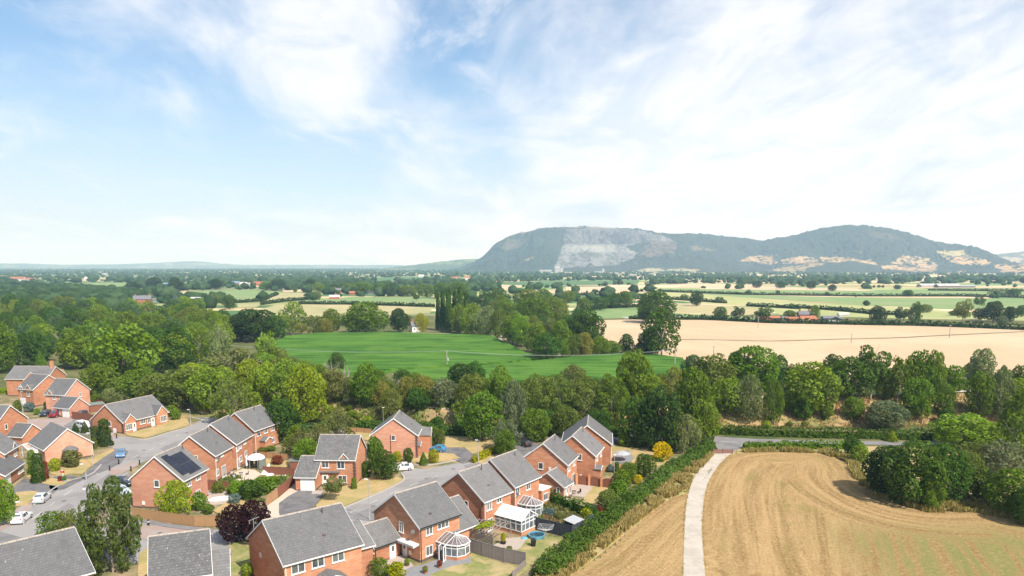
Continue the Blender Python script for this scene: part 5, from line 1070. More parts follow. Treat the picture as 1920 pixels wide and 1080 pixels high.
def chimney(H_, u, v_, top, base):
    c = MB().box((u, v_, (top + base) / 2), (.7, .9, top - base)).box((u, v_, top + .04), (.85, 1.05, .12)).build('chimney', M['brick'], H_['root'])
    for q in (-.22, .22): MB().tube((u, v_ + q, top + .1), (u, v_ + q, top + .45), .12, .1, 8).build('chimney_pot', M['terracotta'], c)
def vent(H_, u, s, z):
    k = MB().box((u, s, z), (.35, .2, .2)); k.build('roof_vent', M['plinth'], H_['root'])

W_ = 'window'
h1 = house('house', 'brick house with dark solar panels on its grey roof, nearest of the row of four', -57.2, 114.1, 83, 9.6, 7.6, 4.9, 8.9, wall='brick_pink', wins=[('n', 294, 906.7, .9, 1.2, W_, 1), ('r', 354, 905.6, 1.2, 1.1), ('r', 371, 893.8, 1.2, 1.1), ('r', 371, 920, 1.4, 2, 'patio')])
ar = MB(); k1 = (8.9 - 4.9) / 4.8
for i, (a, b_, lo_, hi_) in enumerate([(.9, 2.55, .55, 4.15), (2.6, 4.25, .95, 4.45), (4.3, 5.95, .95, 4.45)]):
    for j in range(2):
        y0, y1 = -(lo_ + (hi_ - lo_) * j / 2 + .03), -(lo_ + (hi_ - lo_) * (j + 1) / 2 - .03); z0_, z1_ = 8.9 + k1 * y0 + .12, 8.9 + k1 * y1 + .12
        MB().slab([(a, y1, z1_), (b_, y1, z1_), (b_, y0, z0_), (a, y0, z0_)], .05).build('solar_panel', M['solar'], h1['root'])
h2 = house('house', 'brick house behind the solar-panelled one, lower roof joined to its taller neighbour', -58.3, 129.5, 86, 9.4, 7.4, 4.9, 8.6, wins=[('n', 365.4, 859.8, 1.1, 1.2), ('r', 406, 858, 1.1, 1.1), ('r', 416, 850.4, 1.1, 1.1), ('r', 407.3, 886, 1.1, 1.2), ('r', 419.6, 881.7, 1.6, 2.1, 'patio', 3)])
h3 = house('house', 'third brick house of the row of four, with a white verge against the lower roof', -57.6, 137.2, 88, 9.8, 8.6, 5.1, 9.1, wins=[('r', 441, 843, 1.1, 1.1), ('r', 450.4, 835.8, 1.1, 1.1), ('r', 458.8, 827.5, 1.1, 1.1), ('r', 443, 867, 1.2, 2, 'patio'), ('r', 451.5, 859.8, 1.1, 1.2), ('r', 460.8, 850.4, 1.1, 1.2)])
h4 = house('house', 'farthest brick house of the row of four, beside the dark green tree', -58.0, 150.6, 74, 9.4, 9.2, 4.9, 8.6, wins=[('r', 484.8, 811.9, 1.3, 1.2), ('r', 498, 806.7, 1.2, 1.2), ('r', 510.8, 802.5, 1.2, 1.2), ('r', 511.9, 824.4, 1.2, 1.2), ('r', 496, 832, 1.8, 2, 'patio', 3)])
gablet(h4, 'r', 3.2, 2.6, 1.3, 2.4, 3.1, .2)
h5 = house('house', 'front-gabled brick house between the purple tree and the round dark tree', -27.6, 130.8, 178, 9.0, 7.4, 4.9, 8.5, roof='roof_old', wins=[('l', 609.8, 870.6, 1.3, 1.3), ('l', 639, 871.3, 1.4, 1.5), ('l', 642, 898, 1.6, 1.3)], quoin=True)
gablet(h5, 'l', 2.1, 1.5, .02, 5.0, 6.1, 1.4, 'roof_old')
h6 = house('house', 'brick house with a plain gable facing the camera at the head of the close', -24.0, 145.6, 90, 9.9, 8.4, 4.9, 8.5, wall='brick_pink', wins=[('n', 737.5, 820.8, .8, 1.1, W_, 1)], quoin=True)
MB().box((.15, -.9 + 1.6, 2.6), (.1, .12, 4.6)).build('soil_pipe', M['fence_dark'], h6['root'])
gablet(h6, 'r', 6.6, 2.6, 2.2, 3.6, 5.2, .3); gablet(h6, 'r', 2.2, 2.2, .5, 2.4, 3.1, .1)
put_opening(h6, 'r', 2.2, 1.3, 1.4, 1.3, W_, 2)
h9 = house('house', 'big brick house with a broad grey roof at the bottom of the picture', -30.0, 84.4, 40, 11.6, 10.4, 4.9, 8.8, wins=[('r', 558.8, 1065, 1.7, 1.25), ('r', 596, 1054, 1.6, 1.25), ('r', 633.8, 1043.5, 1.6, 1.25)])
gablet(h9, 'r', 5.4, 3.0, 2.4, 2.3, 3.0, .1)
h9b = house('garage', 'low slate-roofed wing joined to the right end of the big brick house', -21.6, 90.6, 40, 8, 2.2, 3.9, 6.2, cat='garage', ridge=False, plinth=False, pipe=False)
h10 = house('house', 'brick house with a glazed octagonal conservatory on its garden side', -15.9, 95.5, 48, 10.3, 7.7, 4.9, 8.6, barge='white', gut='black', wins=[('n', 752.5, 987.7, .9, 1.5, W_, 2), ('r', 804.6, 994.6, 1.2, 1.2), ('r', 830.6, 982, 2.1, 1.2, W_, 3), ('r', 804.6, 1032, 1.25, 1.4)])
for z_ in (2.75,): MB().slab([(.2, -4.6, 2.45), (-.75, -4.6, 2.3), (-.75, -1.3, 2.3), (.2, -1.3, 2.45)], .1).box((-.3, -2.95, 2.52), (1.05, 3.4, .18)).build('door_canopy', M['white'], h10['root'])
put_opening(h10, 'n', -1.7, 1.15, .85, 2.1, 'door'); vent(h10, 3.0, -3.9, 5.9)
h10g = house('garage', 'brick garage with a white side door left of the conservatory house', -20.3, 93.4, 47, 6.4, 4.6, 2.5, 4.8, cat='garage', gut='black', wins=[('n', 704, 1033, .5, .9, W_, 1)])
put_opening(h10g, 'r', 3.2, 1.1, .9, 2.05, 'door')
h11g = house('garage', 'long low brick garage tucked between the two houses above the grey timber fence', -11.2, 99.0, 50, 8.0, 5.4, 2.5, 6.0, cat='garage')
h11 = house('house', 'brick house with the white-roofed sunroom', -8.0, 106.0, 52, 10.2, 6.8, 4.9, 8.6, wins=[('n', 874.4, 944.6, .75, .95, W_, 1), ('r', 917, 948.8, 1.2, 1.2), ('r', 935.8, 935, 1.2, 1.2), ('r', 919, 976, 1.2, 1.9, 'patio')])
MB().tube((.12, -4.45, .1), (.12, -4.45, 4.7), .06, n=6).build('soil_pipe', M['fence_dark'], h11['root'])
h12 = house('house', 'brick house with a flat-roofed extension and a small octagonal conservatory', -3.5, 112.3, 55, 9.9, 7.4, 5.1, 8.9, wins=[('r', 968, 921.7, 1.2, 1.25), ('r', 990, 911, 1.2, 1.25)])
ex = MB().box((8.4, -3.2, 1.35), (2.6, 4.0, 2.7)).build('extension', M['brick'], h12['root']); MB().box((8.4, -3.2, 2.82), (2.9, 4.3, .2)).build('flat_roof', M['white'], h12['root'])
put_opening(dict(h12, W=10.4), 'r', 8.3, 1.5, 1.3, 1.2, W_, 2)
h13 = house('house', 'first of the three stepped brick houses, with a lean-to garage', 5.4, 124.5, 70, 9.2, 7.2, 4.9, 8.5, wins=[('n', 1014, 873.5, .9, 1.2, W_, 1), ('r', 1066.9, 876.7, 1.1, 1.2), ('r', 1076.7, 867.3, 1.1, 1.1), ('r', 1074.6, 897.5, 1.6, 2.1, 'patio', 2), ('r', 1066, 904, 1.1, 1.3)])
h13g = house('garage', 'brick garage in front of the first stepped house, beside the dark garden hedge', 5.9, 119.5, 60, 6.6, 3.6, 2.5, 4.7, cat='garage', wins=[('n', 1046.5, 918.3, .6, .9, W_, 1)])
put_opening(h13g, 'r', 1.5, 1.1, .9, 2.05, 'door'); put_opening(h13g, 'r', 2.8, 1.3, .6, 1.3, W_, 1)
h14 = house('house', 'middle one of the three stepped brick houses', 11.0, 130.4, 72, 8.9, 7.6, 4.9, 8.5, wins=[('n', 1086.7, 856.9, .9, 1.2, W_, 1), ('r', 1119.4, 857.9, 1.1, 1.2), ('r', 1126.7, 849.6, 1.1, 1.2), ('r', 1121, 878, 1.2, 2, 'patio')])
gablet(h14, 'r', 1.2, 1.9, 1.1, 2.4, 3.0, .2)
h15 = house('house', 'farthest of the three stepped brick houses, before the tall dark conifers', 14.5, 138.6, 83, 9.9, 9.9, 4.9, 8.6, roof='roof_old')
put_opening(h15, 'r', 2.2, 1.4, 1.6, 1.6, W_, 3); put_opening(h15, 'r', 6.2, 3.9, 1.1, 1.2, W_, 2)
h7 = house('house', 'grey-roofed brick house at the lower left corner below the birch', -51.2, 82.2, 228, 11.4, 13, 4.9, 8.8)
h8 = house('house', 'grey-roofed brick house between the birch and the purple tree, lichen-specked', -35.6, 82.7, 203, 10.8, 6.5, 4.9, 8.4, roof='roof_old')
h8b = house('garage', 'lower slate wing right of the lichen-specked roof', -33.1, 82.0, 200, 9.0, 2.3, 3.9, 6.2, cat='garage', ridge=False, plinth=False, pipe=False)
# left cluster
l1 = house('house', 'large hipped brick house with a chimney at the top left of the village', -139, 222, 178, 9.5, 13, 5.3, 8.6); chimney(l1, .9, .5, 10, 7.5)
gablet(l1, 'l', 3.0, 4.5, 2.6, 5.3, 7.8, 3)
put_opening(l1, 'l', 7.4, 1.3, 1.5, 1.9, W_, 2)
l2 = house('house', 'brick house with two little front gables behind the blue-grey shrub', -131.0, 205.5, 160, 10.4, 6.4, 4.9, 8.4, wins=[('l', 40.6, 730, .9, 1.2), ('l', 53, 738.5, 1.1, 1.4)])
gablet(l2, 'l', 1.6, 1.6, .3, 5.0, 6.4, 2.6); gablet(l2, 'l', 4.7, 1.3, .05, 5.0, 6.2, 1.4); put_opening(l2, 'l', 4.6, 1.2, 2.0, 2.1, 'garage')
l3 = house('house', 'pale-gabled brick house with a garage wing behind the maroon van', -118.0, 196.9, 170, 9.6, 6.4, 4.9, 8.6, wall='brick_pink', wins=[('l', 102, 744.8, .9, 1.3), ('l', 116.7, 746.9, 1.6, 1.2, W_, 3), ('n', 150.5, 739.6, .8, 1.1)])
gablet(l3, 'l', 4.6, 1.3, .05, 5.0, 6.2, 1.4)
l3g = house('garage', 'garage with a white door and slate roof behind the maroon van', -113.0, 188.6, 160, 6.2, 5.8, 2.5, 5.0, wall='brick_pink', cat='garage'); put_opening(l3g, 'l', 1.6, 1.15, 2.3, 2.1, 'garage'); put_opening(l3g, 'l', 4.4, 1.4, 1.5, 1.2, W_, 2)
l4 = house('bungalow', 'long brick bungalow with two front gables on the dry corner lawn', -95.6, 169.5, 70, 10.4, 14.0, 2.7, 6.7, cat='bungalow', wins=[('n', 206, 795, .8, 1.2, W_, 1), ('n', 215, 803.8, .8, 1.0, 'garage'), ('r', 267.5, 790, 1.6, 1.2, W_, 3), ('r', 281, 788, 1.5, 1.2, W_, 3)], quoin=True)
gablet(l4, 'r', 1.9, 3.0, .5, 2.8, 4.5, 3); gablet(l4, 'r', 11.2, 3.4, .7, 2.8, 4.8, 3)
put_opening(dict(l4, W=l4['W'] + 1.0), 'r', 1.4, 1.45, 1.8, 1.5, W_, 3); put_opening(dict(l4, W=l4['W'] + 1.0), 'r', 2.95, 1.1, .8, 2.0, 'door')
put_opening(dict(l4, W=l4['W'] + 1.4), 'r', 11.6, 1.45, 1.9, 1.5, W_, 4); put_opening(dict(l4, W=l4['W'] + .1), 'r', 8.9, 1.1, .9, 2.1, 'door')
l5 = house('house', 'brick gable end at the left picture edge above the small garage', -110.1, 158.4, 172, 9.4, 8, 4.9, 8.7, wins=[('n', 11.5, 800, .7, 1.2, W_, 1)])
l5g = house('garage', 'small hipless brick garage in front of the left gable end', -104.6, 156.8, 166, 5.8, 4.2, 2.5, 4.9, cat='garage', plinth=False)
l6 = house('bungalow', 'pink brick bungalow with a bow window under a little round roof', -89.2, 144.1, 138, 9.2, 9.8, 3.0, 6.7, wall='brick_pink', cat='bungalow')
bw = MB(); bw.lathe([(1.3, .9), (1.3, 2.2)], (.22, -.2, 0), 12); bwo = bw.build('bow_window', M['white'], l6['root']); MB().lathe([(1.55, 2.2), (1.3, 2.45), (.6, 2.95), (.05, 3.05)], (.22, -.2, 0), 12).build('bow_roof', M['roof'], l6['root'])
for t_ in (-1, 0, 1):
    a_ = math.pi + t_ * .6; MB().box((.22 + 1.31 * math.cos(a_), -.2 + 1.31 * math.sin(a_), 1.6), (.03, .55, .95), a_).build('pane', M['glass'], bwo)
MB().lathe([(.16, 0), (.16, .06)], (0, 0, 0), 10).build('round_vent', M['white'], l6['root'], loc=(.18, 0, 5.4))
def by_eave(p, q, W, E):
    a, b = at(*p, E)[:2], at(*q, E)[:2]; d = (b - a) / np.linalg.norm(b - a); o = a + np.array([-d[1], d[0]]) * W / 2
    return o[0], o[1], math.degrees(math.atan2(d[1], d[0])), W, np.linalg.norm(b - a)
_e = by_eave((9, 851.5), (39, 833.5), 8.6, 4.9)
l7 = house('house', 'white-trimmed brick house with a garage at the left picture edge', *_e, 4.9, 8.4, wins=[('r', 17, 860, 1.2, 1.3), ('r', 28.5, 848, 1.2, 1.5)])
gablet(l7, 'r', _e[4] * .66, 1.5, .05, 5.0, 6.1, 1.6)
_e = by_eave((10, 892), (48, 866), 6.4, 2.5); l7g = house('garage', 'garage with a white door below the left edge house', *_e, 2.5, 4.5, cat='garage', pipe=False); put_opening(l7g, 'r', 1.7, 1.1, 2.4, 2.1, 'garage'); put_opening(l7g, 'r', _e[4] - 1.8, 1.6, 2.4, 1.3, W_, 4)
h5g = house('garage', 'garage wing with a wide white door, joined to the front-gabled house', -33.9, 128.0, 178, 9.4, 3.9, 2.6, 5.3, roof='roof_old', cat='garage')
put_opening(dict(h5g), 'l', 1.6, 1.1, 2.35, 2.1, 'garage')
h5p = MB().slab([(-.2, 5.2, 2.6), (3.7, 5.2, 2.6), (3.7, 3.3, 3.4), (-.2, 3.3, 3.4)], .12).build('porch_roof', M['roof_old'], h5['root'], loc=(3.1, -.6, 0))
put_opening(h5, 'l', 5.6, 1.1, 1.0, 2.05, 'door')

# small things fixed to the houses
for H_, u_ in ((h1, 5.6), (h2, 4.2), (h3, 5.4), (h4, 4.5), (h9, 6.2), (h11, 3.2), (h12, 4.6), (h13, 3.4), (h14, 4.0), (h6, 4.4), (h5, 3.0)):
    vent(H_, u_, -H_['W'] * .33, 4.9 + (H_['W'] * .17) * .72 + .25)
    MB().tube((u_ + 1.2, -.8, 8.0), (u_ + 1.2, -.8, 9.0), .07, n=6).build('flue', M['plinth'], H_['root'])
def dish(H_, face, a, z):
    out = {'n': (-1, 0), 'r': (0, -1), 'l': (0, 1)}[face]; d = {'n': -H_['x0'], 'r': H_['W'] / 2, 'l': H_['W'] / 2}[face]; c = Vector((out[0] * (d + .35) + (0 if out[0] else a), out[1] * (d + .35) + (a if out[0] else 0), z))
    b = MB(); n_ = Vector((out[0] * .8 + .3, out[1] * .8 - .4, .35)).normalized(); b.tube(c, c + n_ * .05, .30, .30, 10); o_ = b.build('satellite_dish', M['oil'], H_['root']); MB().bar(c, c - Vector((out[0], out[1], 0)) * .35 - Vector((0, 0, .1)), .04).build('bracket', M['metal'], o_)
dish(h12, 'r', .7, 3.9); dish(h4, 'r', 1.6, 4.2); dish(h10, 'n', -3.9, 4.2); dish(h13, 'n', -2.6, 4.5); dish(h2, 'r', 1.0, 4.3)
for H_, a, z in ((h10, -2.9, .95), (h11, 1.4, .95), (h13, -1.2, 3.9), (h1, 2.6, .9), (h6, 1.4, .9), (h14, -1.6, .9), (h2, 2.4, 1.0), (h9, 1.5, 3.9)):
    MB().box((H_['x0'] - .06, a, z), (.14, .42, .56)).build('meter_box', M['white'], H_['root'])
# covers, gullies and mended patches in the road
for k, (x, y) in enumerate([(655, 965), (700, 950), (742, 925), (800, 898), (850, 880), (905, 866), (120, 940), (160, 912), (205, 893), (260, 858), (312, 838), (350, 812), (300, 1000), (230, 1000), (90, 960), (575, 938), (830, 853), (560, 958), (190, 825), (270, 845)]):
    p = at(x, y); tag(MB().lathe([(.38, 0), (.38, .012)], (0, 0, 0), 10).build('manhole_cover', M['oil'], loc=(p[0], p[1], .088 if k not in (15, 16, 17) else .15)), kind='structure')
for k, pl in enumerate([[(672, 962), (700, 950), (712, 955), (684, 968)], [(780, 905), (815, 893), (822, 898), (786, 911)], [(180, 905), (205, 888), (214, 892), (190, 909)], [(300, 842), (330, 829), (338, 834), (309, 847)], [(100, 962), (128, 944), (140, 949), (112, 968)], [(870, 873), (900, 868), (903, 873), (874, 879)]]):
    sheet('road_patch', pl, .092, M['patch'])
tufts('grass', [tuple(p) for p in spline([(a - 3, b) for a, b in TL[1:]], 2)] + [tuple(p) for p in spline([(a + 2, b) for a, b in TL[1:]], 2)][::-1], 1100, .14, (.30, .30, .10), 'grass creeping over the left edge of the concrete track', 12, .07)
tufts('grass', [tuple(p) for p in spline([(a - 2, b) for a, b in TR[1:]], 2)] + [tuple(p) for p in spline([(a + 4, b) for a, b in TR[1:]], 2)][::-1], 1100, .14, (.34, .28, .11), 'grass creeping over the right edge of the concrete track', 13, .07)
tufts('weeds', [(1316, 902), (1336, 872), (1341, 872), (1322, 903)], 160, .14, (.22, .20, .08), 'weeds along the crack in the middle of the track', 14, .09)
# ------------------------------------------------------------------ fences (every panel and post a part)
def fence(pts, label, m='fence_dark', hgt=1.8, plen=1.83, cat='fence', post='fence_dark', gravel=False, rail=True, name='timber_fence'):
    W3 = [gp(*p)[:2] for p in pts]; root = empty(name, (*W3[0], 0), label=label, cat=cat); o = W3[0]
    for a, b in zip(W3[:-1], W3[1:]):
        L = np.linalg.norm(b - a); n = max(int(round(L / plen)), 1); d = (b - a) / n; az = math.atan2(d[1], d[0]); l_ = L / n
        for i in range(n):
            p = a + d * i - o; q = p + d; c = (p + q) / 2; z0 = rng.uniform(-.03, .03)
            mb = MB().box((*c, hgt / 2 + z0), (l_ - .1, .03, hgt - .12), az)
            nb = 6
            for j in range(nb):
                f = (j + .5) / nb; pc = p + (q - p) * f; mb.box((*pc, hgt / 2 + z0), (l_ / nb * .55, .055, hgt - .16), az)
            mb.box((*c, hgt - .04 + z0), (l_ - .1, .09, .05), az)
            mb.build('panel', M[m], root); MB().box((*p, hgt / 2 + .03), (.1, .1, hgt + .08), az).build('post', M[post], root)
        MB().box((*(b - o), hgt / 2 + .03), (.1, .1, hgt + .08), az).build('post', M[post], root)
    return root
fence([(250, 973), (285, 977), (320, 982), (365, 988), (410, 988)], 'curved golden-brown close-board fence below the solar-panelled house', 'fence_tan', 1.75, post='fence_tan')
fence([(499, 950), (521, 934)], 'short pale tan fence left of the wide asphalt drive', 'fence_tan', 1.8, post='fence_grey')
fence([(521, 934), (553, 907)], 'dark red-brown fence between the flower garden and the wide drive', 'fence_dark', 1.8)
fence([(494, 889), (552, 893)], 'red-brown panel fence behind the lawn with the white tent', 'fence_dark', 1.6)
fence([(384, 919), (406, 919), (430, 921)], 'dark brown fence right of the solar-panelled house', 'fence_dark', 1.7)
fence([(430, 874), (448, 872)], 'short grey fence between the two middle gardens of the row', 'fence_grey', 1.3)
fence([(486, 857), (540, 862)], 'faded pinkish fence behind the farther garden lawn', 'fence_tan', 1.2)
fence([(877, 1034), (905, 1043), (945, 1054), (985, 1063)], 'weathered grey close-board fence between the two conservatory gardens', 'fence_grey', 2.0, post='fence_grey')
fence([(985, 1063), (961, 1085)], 'end run of the weathered grey fence going down to the hedge', 'fence_grey', 1.0, post='fence_grey')
fence([(985, 989), (1030, 1000), (1072, 1011), (1092, 1000)], 'slate-grey painted fence behind the rotary clothes airer', 'fence_slate', 2.0, post='fence_slate')
fence([(1130, 885), (1168, 882)], 'small orange-brown fence beside the farthest stepped house', 'fence_tan', 1.3, post='fence_tan')
fence([(655, 811), (697, 814)], 'pale pinkish fence seen between the brown tree and the gable house', 'fence_tan', 1.3)
fence([(655, 1078), (690, 1070)], 'short weathered fence beside the big brick house', 'fence_grey', 1.7, post='fence_grey')
fence([(136, 786), (176, 792)], 'brown fence joining the garage and the bungalow', 'fence_dark', 2.0)
fence([(128, 746), (160, 752), (195, 760)], 'low brown fence behind the garden shed at the left', 'fence_dark', 1.2)
# brick pillars with arched gates
root = empty('garden_wall', (*at(1081, 909)[:2], 0), label='brick garden wall with three dark arched timber gates beside the stepped houses', cat='garden wall')
pp = [at(*p)[:2] for p in ((1081, 909), (1104, 911.5), (1127, 914.5), (1150, 918))]
for i, p in enumerate(pp):
    MB().box((*(p - pp[0]), 1.0), (.4, .4, 2.0), .1).box((*(p - pp[0]), 2.04), (.5, .5, .1), .1).build('pillar', M['brick'], root)
for a, b in zip(pp[:-1], pp[1:]):
    a = a - pp[0]; b = b - pp[0]; d = b - a; L = np.linalg.norm(d); az = math.atan2(d[1], d[0]); mb = MB(); n = 10
    for j in range(n):
        f = (j + .5) / n; h_ = 1.45 + .35 * math.sin(math.pi * f); c = a + d * (.1 + .8 * f); mb.box((*c, h_ / 2 + .1), (L * .8 / n - .02, .05, h_), az)
    mb.build('gate_leaf', M['fence_dark'], root)
# field gate across the track
root = empty('field_gate', (*at(1337, 851)[:2], 0), label='low brown timber gate across the concrete track at the lane', cat='gate')
a, b = at(1337, 851)[:2], at(1373, 851)[:2]
for p in (a, (a + b) / 2, b): MB().box((*(p - a), .55), (.16, .16, 1.15)).build('gate_post', M['fence_dark'], root)
for z_ in (.25, .45, .65, .85): MB().bar((0, 0, z_), (*(b - a), z_), .05, .13).build('rail', M['fence_dark'], root)

# ------------------------------------------------------------------ conservatories
def conservatory(H_, label, u, out_, wd, dwarf=.6, ew=2.2, top=3.1, glassroof=True, name='conservatory'):
    """octagonal glazed room with brick plinth, radiating glazing bars and finial, set against the right wall of a house"""
    c, s = math.cos(H_['a']), math.sin(H_['a']); yw = -H_['W'] / 2
    root = empty(name, (H_['x'] + u * c - yw * s, H_['y'] + u * s + yw * c, 0), H_['a'], label=label, cat='conservatory')
    d1 = out_ * .5; hw = wd / 2
    pts = [(-hw, 0), (-hw, -d1)] + [(-hw * .62, -out_ * .9), (0, -out_ * 1.0), (hw * .62, -out_ * .9)] + [(hw, -d1), (hw, 0)]
    apex = Vector((0, -d1, top)); back = Vector((0, 0, top))
    n = len(pts)
    MB().add([(x, y, 0) for x, y in pts] + [(x, y, dwarf) for x, y in pts], [tuple(range(n))[::-1], tuple(range(n, 2 * n))] + [(i, (i + 1) % n, n + (i + 1) % n, n + i) for i in range(n)]).build('plinth', M['brick'], root)
    fr = MB()
    for (x, y) in pts: fr.bar((x, y, dwarf), (x, y, ew), .1)
    for (a, b) in zip(pts[:-1], pts[1:]):
        for z_ in (dwarf + .05, dwarf + 1.15, ew - .03): fr.bar((*a, z_), (*b, z_), .09)
        m_ = ((a[0] + b[0]) / 2, (a[1] + b[1]) / 2); L = math.dist(a, b)
        if L > 1.4: fr.bar((*m_, dwarf), (*m_, ew), .07)
    fr.build('frame', M['white'], root)
    for (a, b) in zip(pts[:-1], pts[1:]):
        L = math.dist(a, b); k = 2 if L > 1.4 else 1
        for j in range(k):
            p0 = Vector((*a, 0)).lerp(Vector((*b, 0)), j / k); p1 = Vector((*a, 0)).lerp(Vector((*b, 0)), (j + 1) / k)
            for z0_, z1_ in ((dwarf + .1, dwarf + 1.1), (dwarf + 1.2, ew - .08)):
                v = [(p0.x, p0.y, z0_), (p1.x, p1.y, z0_), (p1.x, p1.y, z1_), (p0.x, p0.y, z1_)]; MB().slab(v, .02).build('pane', M['cglass'], root)
    bars = MB(); rim = [Vector((x * 1.04, y * 1.04, ew)) for x, y in pts]
    bars.bar(back, apex, .12)
    segs = [(back.lerp(apex, i / 3), Vector((-hw * 1.04, -d1 * 1.04 * i / 3, ew)), back.lerp(apex, (i + 1) / 3), Vector((-hw * 1.04, -d1 * 1.04 * (i + 1) / 3, ew))) for i in range(3)]
    segs += [(back.lerp(apex, (i + 1) / 3), Vector((hw * 1.04, -d1 * 1.04 * (i + 1) / 3, ew)), back.lerp(apex, i / 3), Vector((hw * 1.04, -d1 * 1.04 * i / 3, ew))) for i in range(3)]
    for a_, b_, c_, d_ in segs:
        bars.bar(a_, b_, .07); bars.bar(c_, d_, .07); MB().slab([a_, b_, d_, c_], .03).build('roof_pane', M['croof'], root)
    ring = rim[1:6]
    for a_, b_ in zip(ring[:-1], ring[1:]):
        for j in range(2):
            p0, p1 = a_.lerp(b_, j / 2), a_.lerp(b_, (j + 1) / 2); bars.bar(apex, p0, .065); bars.bar(apex, p1, .065); MB().slab([apex, p0, p1], .03).build('roof_pane', M['croof'], root)
    for a_, b_ in zip(rim[:-1], rim[1:]): bars.bar(a_, b_, .14)
    bars.build('glazing_bars', M['white'], root); MB().lathe([(.06, 0), (.1, .1), (.03, .3), (.01, .42)], (apex.x, apex.y, apex.z), 8).build('finial', M['white'], root)
    return root
cv = conservatory(h10, 'octagonal white conservatory with open doors on a slate patio', 4.95, 3.7, 3.7)
for q in (-1.9, -1.05):   # open double doors
    f = MB(); f.bar((-1.95, q, .1), (-1.95, q, 2.15), .1).bar((-2.65, q - .35, .1), (-2.65, q - .35, 2.15), .1).bar((-1.95, q, 2.12), (-2.65, q - .35, 2.12), .1).bar((-1.95, q, .15), (-2.65, q - .35, .15), .16)
    dr = f.build('door', M['white'], cv); MB().slab([(-1.97, q, .25), (-2.62, q - .33, .25), (-2.62, q - .33, 2.05), (-1.97, q, 2.05)], .02).build('pane', M['cglass'], dr)
conservatory(h12, 'small octagonal conservatory behind the white-roofed sunroom', 2.6, 3.3, 3.2, .5, 2.2, 3.1)
# gabled sunroom with opaque white roof
c, s = math.cos(h11['a']), math.sin(h11['a']); u0, yw = 4.6, -h11['W'] / 2
root = empty('sunroom', (h11['x'] + u0 * c - yw * s, h11['y'] + u0 * s + yw * c, 0), h11['a'] - math.pi / 2, label='white gabled sunroom with an opaque white roof', cat='conservatory')
Ls, Ws, es, ts = 5.0, 3.8, 2.3, 3.5
MB().box((Ls / 2, 0, .3), (Ls, Ws, .6)).build('plinth', M['brick'], root)
for sg in (-1, 1): MB().slab([(-.1, sg * (Ws / 2 + .15), es), (Ls + .15, sg * (Ws / 2 + .15), es), (Ls + .15, 0, ts), (-.1, 0, ts)], .09).build('roof_panel', M['white_matt'], root)
f = MB()
for x in np.linspace(0, Ls, 6):
    for sg in (-1, 1): f.bar((x, sg * Ws / 2, .6), (x, sg * Ws / 2, es), .12)
for sg in (-1, 1):
    for z_ in (.65, 1.75, es - .05): f.bar((0, sg * Ws / 2, z_), (Ls, sg * Ws / 2, z_), .12)
for y in np.linspace(-Ws / 2, Ws / 2, 5): f.bar((Ls, y, .6), (Ls, y, es + (ts - es) * (1 - abs(y) / (Ws / 2))), .1)
for z_ in (.65, 1.75, es): f.bar((Ls, -Ws / 2, z_), (Ls, Ws / 2, z_), .12)
for sg in (-1, 1): f.bar((Ls, sg * Ws / 2, es), (Ls, 0, ts), .16)
f.build('frame', M['white'], root)
for i in range(5):
    for sg in (-1, 1): MB().box((Ls * (i + .5) / 5, sg * Ws / 2, 1.45), (Ls / 5 - .1, .03, 1.6)).build('pane', M['cglass'], root)
for i in range(4):
    y0, y1 = -Ws / 2 + Ws * i / 4 + .05, -Ws / 2 + Ws * (i + 1) / 4 - .05; zt = lambda y: es + (ts - es) * (1 - abs(y) / (Ws / 2)) - .12
    MB().slab([(Ls, y0, .7), (Ls, y1, .7), (Ls, y1, zt(y1)), (Ls, y0, zt(y0))], .03).build('pane', M['cglass'], root)

